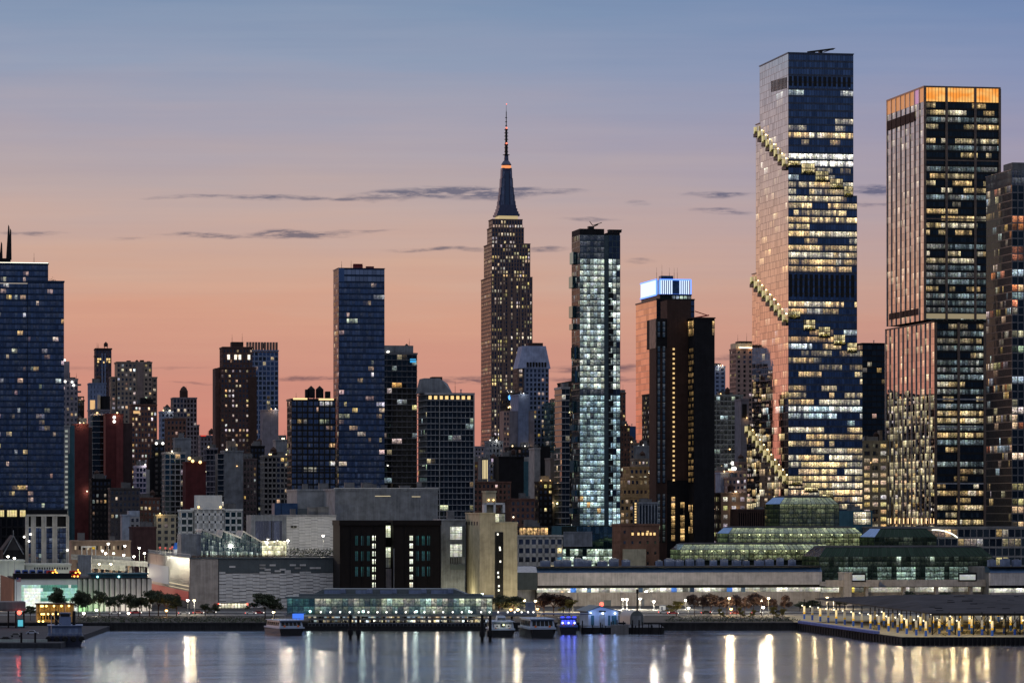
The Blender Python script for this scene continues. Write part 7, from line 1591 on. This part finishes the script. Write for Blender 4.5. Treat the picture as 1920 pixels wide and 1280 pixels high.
def sheds():
    b = Bld('blue_shed', 'low gabled dock shed washed in blue light beside the blue ferry', 'dock shed', 1103, 1408, zb=0, nwin=0); b.root.rotation_euler = (0, 0, 0)
    W = lambda px, Y=1408: unX(px, Y)-b.X; Z = lambda py: unZ(py, 1408); x0, x1 = 0, W(1159); ze, zr = Z(1145.5), Z(1137); xm = W(1126)
    m = MB(); m.hexa([(x0, 0, 2.2), (x1, 0, 2.2), (x1, 0, ze), (xm, 0, zr), (x0, 0, ze)], [(x0-3, 14, 2.2), (x1-3, 14, 2.2), (x1-3, 14, ze), (xm-3, 14, zr), (x0-3, 14, ze)]); b.part('wall', m, wall('blue_white_boarding', (.42, .46, .55), .1))
    m = MB()
    for a, za, c, zc in ((x0-.8, ze-.25, xm, zr+.1), (xm, zr+.1, x1+.8, ze-.25)): m.hexa([(a, -.5, za), (c, -.5, zc), (c-4, 15, zc), (a-4, 15, za)], [(a, -.5, za+.35), (c, -.5, zc+.35), (c-4, 15, zc+.35), (a-4, 15, za+.35)])
    b.part('roof', m, M_SHINGD)
    m = MB(); m.box(W(1123), W(1136), -.25, -.05, Z(1147), Z(1144)); b.part('dark_sign_board', m, M_BLACK)
    for px in (1107, 1130, 1153): m = MB(); m.sphere((W(px), -.6, Z(1149)), .42); b.part('wall_lamp', m, glow('blue_white_lamp', (.75, .88, 1), 3.5)); point('wall_light', (W(px), -2.2, Z(1149)), 200, (.25, .45, 1), .3, b.root)
    for p0, p1 in ((1108, 1114), (1140, 1144), (1147, 1156)): m = MB(); m.box(W(p0), W(p1), -.15, -.02, 2.4, Z(1153)); b.part('window', m, M_TEAL)
    m = MB(); m.box(W(1124), W(1134), -.2, -.02, 2.2, Z(1151)); b.part('door', m, M_CONC); b.done()
    pt = MB(); e = tag(empty('floating_dock', (unX(1090, 1390), 1390, 0)), 'black floating dock with posts carrying the blue shed', 'dock')
    pt.box(0, unX(1245, 1390)-unX(1090, 1390), 0, 40, -.6, 2.2); pt.build('pontoon', M_BLACK, e); r = random.Random(3)
    for i in range(22): m = MB(); x = r.uniform(0, 30); m.tube((x, -.4, -1), (x, -.4, r.uniform(2.8, 5.2)), .2, 6); m.build('post', M_DARK, e)
    m = MB(); m.box(12, 22, .3, .4, 3.2, 3.3); m.box(0, 30, .3, .4, 2.9, 2.98); m.build('rail', M_STEEL, e); m = MB(); m.box(11, 17.5, -3, 3, -.4, 3.2); m.build('gangway_float', M_CONCD, e)
    e = tag(empty('barrel_shed', (unX(1194, 1425), 1425, 2.2), .28), 'grey barrel vaulted metal shed with a closed roller door on the dock', 'dock shed')
    R_ = 2.6*1.02; m = MB(); n = 14; h0 = 2.6; L = 13
    arc = [(R_*math.cos(math.pi*i/n), h0+R_*1.0*math.sin(math.pi*i/n)) for i in range(n+1)]
    for i in range(n): m.face([(arc[i][0], 0, arc[i][1]), (arc[i+1][0], 0, arc[i+1][1]), (arc[i+1][0], L, arc[i+1][1]), (arc[i][0], L, arc[i][1])])
    m.face([(-R_, 0, 0), (-R_, 0, h0), (-R_, L, h0), (-R_, L, 0)]); m.face([(R_, 0, 0), (R_, L, 0), (R_, L, h0), (R_, 0, h0)])
    for k in range(9):
        for i in range(n): y = k*L/8; m.box(0, 0, 0, 0, 0, 0) if False else m.tube((arc[i][0]*1.01, y, arc[i][1]), (arc[i+1][0]*1.01, y, arc[i+1][1]), .07, 4)
    m.build('vault', wall('galvanised_sheet', (.38, .39, .38), .12, .5, .4), e)
    m = MB(); m.face([(-R_, .1, 0), (R_, .1, 0)]+[(x, .1, z) for x, z in arc]); m.build('end_wall', M_SHINGD, e); m = MB(); m.box(-1.7, 1.7, -.05, .09, 0, 3.3)
    for i in range(9): m.box(-1.7, 1.7, -.09, -.05, .3+i*.35, .36+i*.35)
    m.build('roller_door', M_GREY, e)
sheds()

# ------------------------------------------------------------------ open steel pier on the right
def open_pier():
    e = tag(empty('open_pier', (unX(1690, 1268), 1268, 0)), 'open steel pier shed with dark roof and rows of blue yellow white columns', 'pier')
    ox, oy = e.location.x, e.location.y
    A, B_ = (unX(1488, 1436), 1436), (unX(1690, 1268), 1268); Lx = lambda p: (p[0]-ox, p[1]-oy)
    pts = [Lx(B_), (B_[0]+210-ox, 1262-oy), (B_[0]+210-ox, 1530-oy), Lx((unX(1470, 1530), 1530)), Lx(A)]
    m = MB(); m.prism(pts, -3, 2.62); m.build('deck', M_DARK, e)
    m = MB(); m.prism([(x*.995+.2, y*.995+.6) for x, y in pts], 2.6, 2.75); m.build('deck_surface', wall('pale_deck', (.36, .31, .20), .15), e)
    m = MB(); a, b = Lx(A), Lx(B_); d = Vector((b[0]-a[0], b[1]-a[1], 0)); nrm = Vector((-d.y, d.x, 0)).normalized()*-1
    for i in range(40): p = Vector((a[0], a[1], 0))+d*(i/40); m = MB(); m.box(p.x-.3, p.x+.3, p.y-.4, p.y+.1, -3, 2.3); m.build('fender_pile', M_BLACK, e)
    for i in range(60): m = MB(); m.box(i*1.6, i*1.6+.5, -.4-i*.045, .1-i*.045, -3, 2.3); m.build('fender_pile', M_BLACK, e)
    m = MB(); p0, p1 = Vector((a[0]+1, a[1]-8, 2.7)), Vector((b[0]-6, b[1]+34, 2.7)); m.hexa([tuple(p0), tuple(p1), tuple(p1+Vector((2, 0, 0))), tuple(p0+Vector((2, 0, 0)))], [tuple(p0+Vector((0, 0, .9))), tuple(p1+Vector((0, 0, .9))), tuple(p1+Vector((2, 0, .9))), tuple(p0+Vector((2, 0, .9)))]); m.build('long_bench', wall('blue_kerb', (.10, .14, .36)), e)
    # roof
    rf = [(unX(1745, 1288), 1288, 9.9), (unX(1745, 1288)+170, 1284, 9.9), (unX(1745, 1288)+170, 1500, 11.2), (unX(1528, 1455), 1455, 11.2)]
    rp = [(x-ox, y-oy, z) for x, y, z in rf]; ridge = [((rp[0][0]+rp[3][0])/2+16, (rp[0][1]+rp[3][1])/2+14, 14.2), (rp[1][0], (rp[1][1]+rp[2][1])/2, 14.2)]
    m = MB(); up = lambda p: (p[0], p[1], p[2]+.35)
    for q in ([rp[0], rp[1], ridge[1], ridge[0]], [rp[3], rp[0], ridge[0]], [rp[2], rp[3], ridge[0], ridge[1]]):
        m.hexa(list(q), [up(p) for p in q])
    rng = random.Random(8)
    for i in range(70):
        u, v = rng.random(), rng.random()*.9; c = [rp[0][k]*(1-u)*(1-v)+rp[1][k]*u*(1-v)+ridge[1][k]*u*v+ridge[0][k]*(1-u)*v for k in range(3)]; l = rng.uniform(1, 5); m.box(c[0], c[0]+l, c[1], c[1]+1.2, c[2]+.3, c[2]+rng.uniform(.4, .65))
    m.build('roof', M_TAR, e)
    cb = wall('column_blue', (.02, .10, .48), .1, .5, .5, False); cy = wall('column_yellow', (.85, .55, .02), .1, .5, .5, False); cwh = wall('column_white', (.80, .74, .58), .08, .5, .5, False)
    def column(x, y, hgt=5.2, lit=True):
        m = MB(); m.box(x-.38, x+.38, y-.38, y+.38, 2.7, 2.7+hgt*.40, 0); m.box(x-.39, x+.39, y-.39, y+.39, 2.7+hgt*.40, 2.7+hgt*.54, 1); m.box(x-.38, x+.38, y-.38, y+.38, 2.7+hgt*.54, 2.7+hgt, 2); m.tube((x, y, 2.7+hgt), (x, y, 10.6), .2, 5, 3)
        m.build('column', [cb, cy, cwh, M_BLACK], e)
    def tbase(px, py): Y = 42.3*F/(py-HY); return unX(px, Y)-ox, Y-oy
    firsts = [(1508, 1160), (1523, 1162), (1538, 1164.5), (1553, 1167), (1568, 1169), (1584, 1171), (1600, 1173.5), (1616, 1176), (1632, 1178.5), (1648, 1181), (1666, 1183), (1683, 1185.5), (1700, 1188), (1718, 1190.5), (1736, 1192.5)]
    gl = glow('column_lamp', (1, .90, .62), 3.0)
    for k in range(4):
        for i, (px, py) in enumerate(firsts):
            x, y = tbase(px, py); x += k*11.5; y += k*1.5
            if k and i < 3+2*k: continue
            column(x, y)
            if i % 2 == 0 or k == 0:
                mm = MB(); mm.sphere((x-.9, y-.9, 8.1), .26, 6, 4); mm.build('column_lamp', gl, e)
            if (i % 2 == 0) and k in (0, 1, 2): point('column_light', (x-2.4, y-2.2, 7.6), 700, (1, .76, .38), .3, e)
    for px, py in ((1776, 1184), (1818, 1180), (1858, 1179), (1895, 1182), (1872, 1165), (1845, 1164), (1915, 1180), (1800, 1168)): x, y = tbase(px, py); column(x, y); point('column_light', (x-2.4, y-2.2, 7.6), 700, (1, .76, .38), .3, e)
    for px in (1747, 1790, 1824, 1851, 1884, 1911):
        x = unX(px, 1290)-ox; m = MB(); m.box(x-.22, x+.22, 20, 20.5, 2.7, 10.0); m.build('steel_post', M_BLACK, e)
    m = MB()
    for p0, p1 in ((1747, 1790), (1824, 1851), (1884, 1911)):
        x0, x1 = unX(p0, 1290)-ox, unX(p1, 1290)-ox; m.tube((x0, 20.2, 3), (x1, 20.2, 9.6), .12, 5); m.tube((x1, 20.2, 3), (x0, 20.2, 9.6), .12, 5)
    m.box(unX(1747, 1290)-ox, 90, 19.9, 20.4, 9.4, 9.9); m.build('cross_brace', M_BLACK, e)
    for i, (px, py) in enumerate(((1640, 1180), (1660, 1176), (1690, 1182), (1720, 1184), (1808, 1188), (1740, 1180), (1770, 1192))):
        x, y = tbase(px, py); l = MB(); leaf_cluster(l, (x, y, 3.3), 1.6, 1.2, .7, 50, .3, rng); l.build('planter_grass', L_YEL, e)
open_pier()

# ------------------------------------------------------------------ trees, street lamps, road traffic
def make_tree(seed, h, wd, mat):
    r = random.Random(seed+'x'); e = empty('tree', (0, 0, 0)); m = MB(); th = h*.42
    m.tube((0, 0, -.1), (0, 0, th), .16*h/8, 7, r2=.10*h/8)
    tips = []
    lean = (r.uniform(-.12, .12)*wd, r.uniform(-.1, .1)*wd)
    for i in range(r.randint(6, 10)):
        a = r.uniform(0, 6.28); q = (lean[0]+math.cos(a)*wd*.34*r.uniform(.3, 1.2), lean[1]+math.sin(a)*wd*.32*r.uniform(.5, 1.1), th+(h-th)*r.uniform(.05, .92)); m.tube((0, 0, th*r.uniform(.7, 1)), q, .07*h/8, 5, r2=.02); tips.append(q)
    m.build('trunk', M_DBROWN, e); l = MB()
    for q in tips+[(0, 0, h*.8), (0, 0, h*.6)]:
        leaf_cluster(l, q, wd*r.uniform(.13, .22), wd*.2, h*r.uniform(.07, .13), 140, .19*h/8+.06, r)
        for _ in range(2): leaf_cluster(l, (q[0]+r.uniform(-1, 1)*wd*.22, q[1]+r.uniform(-1, 1)*wd*.22, q[2]+r.uniform(-.8, .8)*h*.12), wd*.12, wd*.12, h*.07, 70, .18*h/8+.06, r)
    l.build('crown', mat, e); e['h'] = 0; del e['h']
    return e
PROTO = {}
def tree(kind, label, px, Y, pt, wpx, group, z=2.5):
    h = unZ(pt, Y)-z; wd = wpx*Y/F; mat = {'g': L_GREEN, 'r': L_RED, 'y': L_YEL}[kind[0]]
    if kind not in PROTO: PROTO[kind] = o = make_tree(kind, 8.0, 6.5, mat)
    else:
        o = PROTO[kind].copy(); COL.objects.link(o)
        for ch in PROTO[kind].children: c = ch.copy(); COL.objects.link(c); c.parent = o
    o.location = (unX(px, Y), Y, z); s = h/8.0; sw = wd*1.6/6.5; o.scale = (sw, sw, s); o.rotation_euler = (0, 0, px*1.7)
    return tag(o, label, 'tree', group)
ordn = ['first', 'second', 'third', 'fourth', 'fifth', 'sixth', 'seventh', 'eighth', 'ninth', 'tenth', 'eleventh', 'twelfth', 'thirteenth', 'fourteenth', 'fifteenth', 'sixteenth', 'seventeenth', 'eighteenth']
G1 = 'dark trees before the ribbed hall'
for i, (px, pt, w_) in enumerate(((147, 1109, 22), (161, 1105, 24), (187, 1104, 26), (205, 1115, 18), (222, 1112, 22), (243, 1115, 20), (262, 1114, 22), (280, 1104, 30), (297, 1103, 36), (312, 1110, 26), (331, 1115, 24))):
    tree('g'+'abcde'[i % 5], ordn[i]+' dark tree from the left in the row before the ribbed hall', px, 1520+(i % 3)*6, pt, w_, G1)
tree('ga', 'dark tree standing before the glowing white and green window wall', 103, 1515, 1104, 26, None)
tree('gb', 'small leafy tree left of the cafe lamps on the left pier', 57, 1470, 1132, 16, None)
tree('gc', 'small green tree left of the lit gateway', 385, 1530, 1130, 18, None); tree('ga', 'small green tree touching the left side of the lit gateway', 403, 1532, 1132, 14, None)
tree('gb', 'tall spreading tree standing alone before the wavering metal wall', 497, 1475, 1106, 34, None); tree('gc', 'lower tree leaning on the tall spreading tree before the metal wall', 514, 1485, 1120, 26, None)
for i, (px, pt, w_, k) in enumerate(((935, 1117, 28, 'ga'), (962, 1113, 30, 'gb'), (915, 1112, 24, 'gc'))): tree(k, ['dark tree below the lamp slot of the beige building', 'dark tree at the right foot of the beige building', 'dark tree behind the right end of the terminal roof'][i], px, 1540, pt, w_, None)
for i, (px, pt, w_) in enumerate(((1020, 1110, 28), (1038, 1108, 30), (1056, 1112, 24))): tree('r'+'ab'[i % 2], ordn[i]+' dark red tree from the left in the clump behind the ferries', px, 1540, pt, w_, 'dark red trees behind the ferries')
tree('ya', 'yellow green lamp lit tree right of the dark red clump', 1068, 1535, 1123, 22, None); tree('ya', 'yellow green lamp lit tree left of the red row by the long wall', 1268, 1530, 1126, 26, None)
for i, (px, pt, w_) in enumerate(((1302, 1110, 20), (1318, 1113, 20), (1333, 1110, 22), (1349, 1115, 18), (1363, 1114, 20), (1381, 1113, 22), (1396, 1117, 16), (1413, 1110, 24), (1428, 1112, 22), (1448, 1118, 18), (1470, 1113, 18))):
    tree('r'+'abcd'[i % 4], ordn[i]+' dark red tree from the left in the row by the long wall', px, 1545+(i % 2)*5, pt, w_, 'dark red trees by the long wall')
for i, (px, pt) in enumerate(((1351, 1140), (1388, 1137), (1412, 1142), (1450, 1136), (1467, 1140))): tree('ya', ordn[i]+' small yellow bush tree from the left along the quay by the long wall', px, 1465, pt, 11, 'small yellow trees on the quay')
for i, (px, pt) in enumerate(((1500, 1128), (1520, 1122), (1575, 1118), (1700, 1110), (1730, 1108), (1775, 1108))): tree('g'+'abc'[i % 3], ordn[i]+' dark tree from the left behind the open steel pier roof', px, 1600, pt, 22, 'dark trees behind the steel pier')
sh = MB(); rr = random.Random(4)
for px in range(1250, 1500, 4): leaf_cluster(sh, (unX(px, 1450), 1450, 3.1), 1.2, 1.0, .6, 22, .25, rr)
for px in range(150, 520, 3):
    for y in (1440, 1462, 1484): leaf_cluster(sh, (unX(px, y)+rr.uniform(-1, 1), y+rr.uniform(-6, 6), 3.0), 1.3, 1.6, rr.uniform(.4, 1.1), 16, .28, rr)
for px in range(1250, 1490, 4):
    for y in (1470, 1495): leaf_cluster(sh, (unX(px, y)+rr.uniform(-1, 1), y+rr.uniform(-6, 6), 2.9), 1.3, 1.6, rr.uniform(.3, .9), 12, .28, rr)
tag(sh.build('shrubbery', L_GREEN), 'low dark ground cover along the quay edge', 'shrubs', kind='stuff')

HEADS = {'w': (glow('street_white', (1, .93, .78), 14.0), (1, .90, .70)), 'a': (glow('street_amber', (1, .56, .16), 8.0), (1, .55, .2)), 'y': (glow('street_yellow', (1, .80, .42), 9.0), (1, .76, .42)), 'g': (glow('street_green_white', (.85, 1, .72), 8.0), (.9, 1, .7))}
def lamp(label, px, py, Y, kind, power, group, z=2.5, rad=.55, double=False):
    e = tag(empty('street_lamp', (unX(px, Y), Y, z)), label, 'street lamp', group); h = unZ(py, Y)-z; g, c = HEADS[kind]
    m = MB(); m.tube((0, .6, 0), (0, .6, h+.3), .12, 6, r2=.08); m.tube((0, .6, h+.3), (0, 0, h+.4), .07, 5); m.tube((0, .6, 0), (0, .6, .5), .22, 8); m.build('pole', M_STEEL, e)
    m = MB(); m.lathe([(.12, h+.45), (rad*.9, h+.25), (rad, h+.1)], 0, 0, 8); m.build('lamp_hood', M_BLACK, e)
    m = MB(); m.sphere((0, 0, h-.15), rad, 8, 6); m.build('lamp_head', g, e)
    if power: point('lamp_light', (0, -3.2, h-1.6), power*3.6, c, .5, e)
    return e
LP = [('white street lamp by the amber lamp right of the ribbed hall trees', 352, 1124, 1545, 'w', 500), ('amber street lamp right of its white twin by the concrete wall', 364, 1124, 1545, 'y', 400), ('low orange lamp under the largest dark tree', 312, 1143, 1520, 'a', 300),
      ('low white lamp under the second dark tree', 157, 1148, 1530, 'w', 250), ('bluish white lamp below the third dark tree', 181, 1142, 1530, 'w', 250), ('low white lamp between the ribbed hall trees', 241, 1148, 1530, 'w', 250), ('low warm lamp right of the tall spreading tree', 513, 1146, 1500, 'y', 600),
      ('very bright lamp on the ramp nearest the metal hall', 251, 1042, 1745, 'w', 800), ('very bright lamp on the ramp left of the brightest one', 232, 1039, 1748, 'w', 800), ('greenish ramp lamp above the grey hoarding', 213, 1036, 1760, 'g', 800), ('small ramp lamp at the left by the gantry', 192, 1031, 1790, 'w', 500), ('small lower ramp lamp right of the gantry', 198, 1036, 1790, 'w', 0), ('tall pole lamp above the ramp centre', 203, 1018, 1770, 'w', 0), ('tall pole lamp at the right end of the ramp', 261, 1026, 1770, 'w', 400), ('ramp lamp beside the metal hall corner', 271, 1036, 1770, 'w', 400), ('upper ramp lamp before the red brown block', 234, 1022, 1800, 'w', 0),
      ('lower deck lamp of the ramp, left one', 186, 1056, 1750, 'y', 400), ('lower deck lamp of the ramp, right one', 208, 1056, 1750, 'y', 400), ('white lamp on the pale wall roof above the left coaches', 15, 1042, 1725, 'w', 0), ('second white lamp on the pale wall roof at far left', 27, 1045, 1725, 'w', 0),
      ('rooftop garden lamp at the left end of the hedge', 540, 1012, 1700, 'w', 2200), ('rooftop garden lamp at the right end of the hedge', 606, 1003, 1702, 'w', 2200),
      ('yellow lamp left of the dark red clump', 1004, 1125, 1590, 'y', 1200), ('lower orange lamp left of the dark red clump', 1008, 1140, 1540, 'a', 400), ('yellow lamp behind the yellow green tree by the blue shed', 1074, 1126, 1590, 'y', 1500), ('left of the twin white lamps above the barrel shed', 1168, 1122, 1640, 'w', 2200), ('right of the twin white lamps above the barrel shed', 1175.5, 1122, 1640, 'w', 2200), ('white lamp beside the tall dark mast', 1200, 1121, 1640, 'w', 2200), ('white lamp right of the tall dark mast', 1226, 1126, 1635, 'w', 2200), ('white lamp left of the dark red row', 1286, 1124, 1640, 'w', 2200), ('low white lamp left of the dark red row', 1291, 1138, 1530, 'w', 400), ('tall amber lamp among the dark red row', 1367, 1120, 1540, 'y', 2000), ('small orange lamp beside the tall amber lamp', 1371, 1140, 1530, 'a', 300), ('white lamp right of the row centre by the long wall', 1427, 1124, 1600, 'w', 1600), ('tall amber lamp near the right end of the red row', 1441, 1120, 1540, 'y', 2000), ('low white lamp near the right end of the red row', 1431, 1137, 1530, 'w', 500),
      ('left of the twin lamps above the steel pier tip', 1551, 1119, 1650, 'y', 2400), ('right of the twin lamps above the steel pier tip', 1563, 1120, 1650, 'y', 2400), ('pale lamp right of the twin lamps by the stair tower', 1587, 1120, 1650, 'y', 1200), ('green tinted lamp at the foot of the beige building', 904, 1112, 1600, 'g', 700), ('orange lamp behind the terminal walkway', 958, 1141, 1540, 'a', 500), ('pale orange lamp right of the walkway orange lamp', 971, 1141, 1540, 'y', 500), ('white lamp behind the terminal walkway beside the red clump', 983, 1124, 1590, 'y', 700)]
for l in LP: lamp(*l, group='street lamps along the waterfront', z=ZROOF if 'rooftop' in l[0] else 14.0 if l[3] > 1720 else 2.5)
# tall dark mast between the lamps
e = tag(empty('lighting_mast', (unX(1195, 1600), 1600, 2.5)), 'tall dark lighting mast behind the barrel shed', 'mast')
m = MB(); m.tube((0, 0, 0), (0, 0, unZ(1106, 1600)-2.5), .4, 8, r2=.28); m.build('mast', M_BLACK, e); m = MB(); m.box(-.5, .5, -.4, .4, unZ(1112, 1600)-2.5, unZ(1104, 1600)-2.5); m.build('mast_head', M_BLACK, e)
m = MB(); m.sphere((0, 0, unZ(1132, 1420)-8.5), .8); m2 = MB(); m2.tube((0, 0, 0), (0, 0, unZ(1132, 1420)-8.5), .12)
e = tag(empty('red_beacon', (unX(1128, 1420), 1420, 8.5)), 'round red beacon light on a pole above the blue shed', 'beacon'); m.build('beacon_lamp', glow('red_lamp', (1, .10, .06), 4.0), e); m2.build('pole', M_STEEL, e); point('red_light', (0, -6, 3.5), 160, (1, .1, .06), .4, e)
# small lit kiosk by the wall
m = MB(); x = unX(1237, 1600); e = tag(empty('white_kiosk', (x, 1600, 2.5)), 'small white lit kiosk by the long concrete wall', 'kiosk'); h = unZ(1135, 1600)-2.5
m.box(0, unX(1248, 1600)-x, 0, 3, 0, h); m.build('kiosk_body', wall('lit_white_hut', (.75, .75, .72)), e); m = MB(); m.box(-.2, unX(1248, 1600)-x+.2, -.2, 3.2, h, h+.2); m.build('kiosk_roof', M_GREY, e); m = MB(); m.box(.5, 1.4, -.08, .0, 0, 2.1); m.build('kiosk_door', M_GREY, e); point('kiosk_light', (1.2, -2.5, 3.5), 180, (1, .95, .85), .3, e)
cm_ = [wall('car_silver', (.35, .36, .38), .05, .5, .3, False), wall('car_black', (.02, .02, .02), .05, .5, .3, False), wall('car_white', (.6, .6, .58), .05, .5, .3, False), wall('car_red', (.35, .03, .03), .05, .5, .3, False)]
for i, (px, nm, where) in enumerate(((345, 0, 'right of the ribbed hall trees'), (372, 3, 'below the amber lamp'), (395, 1, 'left of the lit gateway'), (470, 2, 'right of the lit gateway'), (485, 3, 'below the spreading tree'), (1245, 2, 'by the white kiosk'), (1262, 3, 'below the yellow green tree by the wall'), (1325, 1, 'below the third red tree'), (1342, 2, 'below the fourth red tree'), (1380, 3, 'below the sixth red tree'), (1420, 0, 'below the eighth red tree'), (1460, 1, 'left of the steel pier tip'), (215, 2, 'below the fifth dark tree'), (255, 3, 'below the seventh dark tree'))):
    car(['silver', 'black', 'white', 'red'][nm]+' car on the riverside road '+where, px, 1555+(i % 3)*7, 2.52, random.Random(i), cm_[nm], 'cars on the riverside road', 1)
# flag at the far left
e = tag(empty('flagpole', (unX(31, 1480), 1480, 2.5)), 'flagpole with a striped flag before the timber wall at the far left', 'flagpole'); m = MB(); m.tube((0, 0, 0), (0, 0, unZ(1082, 1480)-2.5), .1); m.build('pole', M_STEEL, e)
m = MB()
for i in range(7): m.box(.1, 1.7, -.02, .02, unZ(1090, 1480)-2.5+i*.22, unZ(1090, 1480)-2.5+(i+1)*.22-.001, i % 2)
m.box(.1, .8, -.04, .04, unZ(1090, 1480)-2.5+.9, unZ(1090, 1480)-2.5+1.54, 2); m.build('flag', [wall('flag_red', (.5, .03, .04)), M_WHITE, wall('flag_blue', (.03, .05, .25))], e)
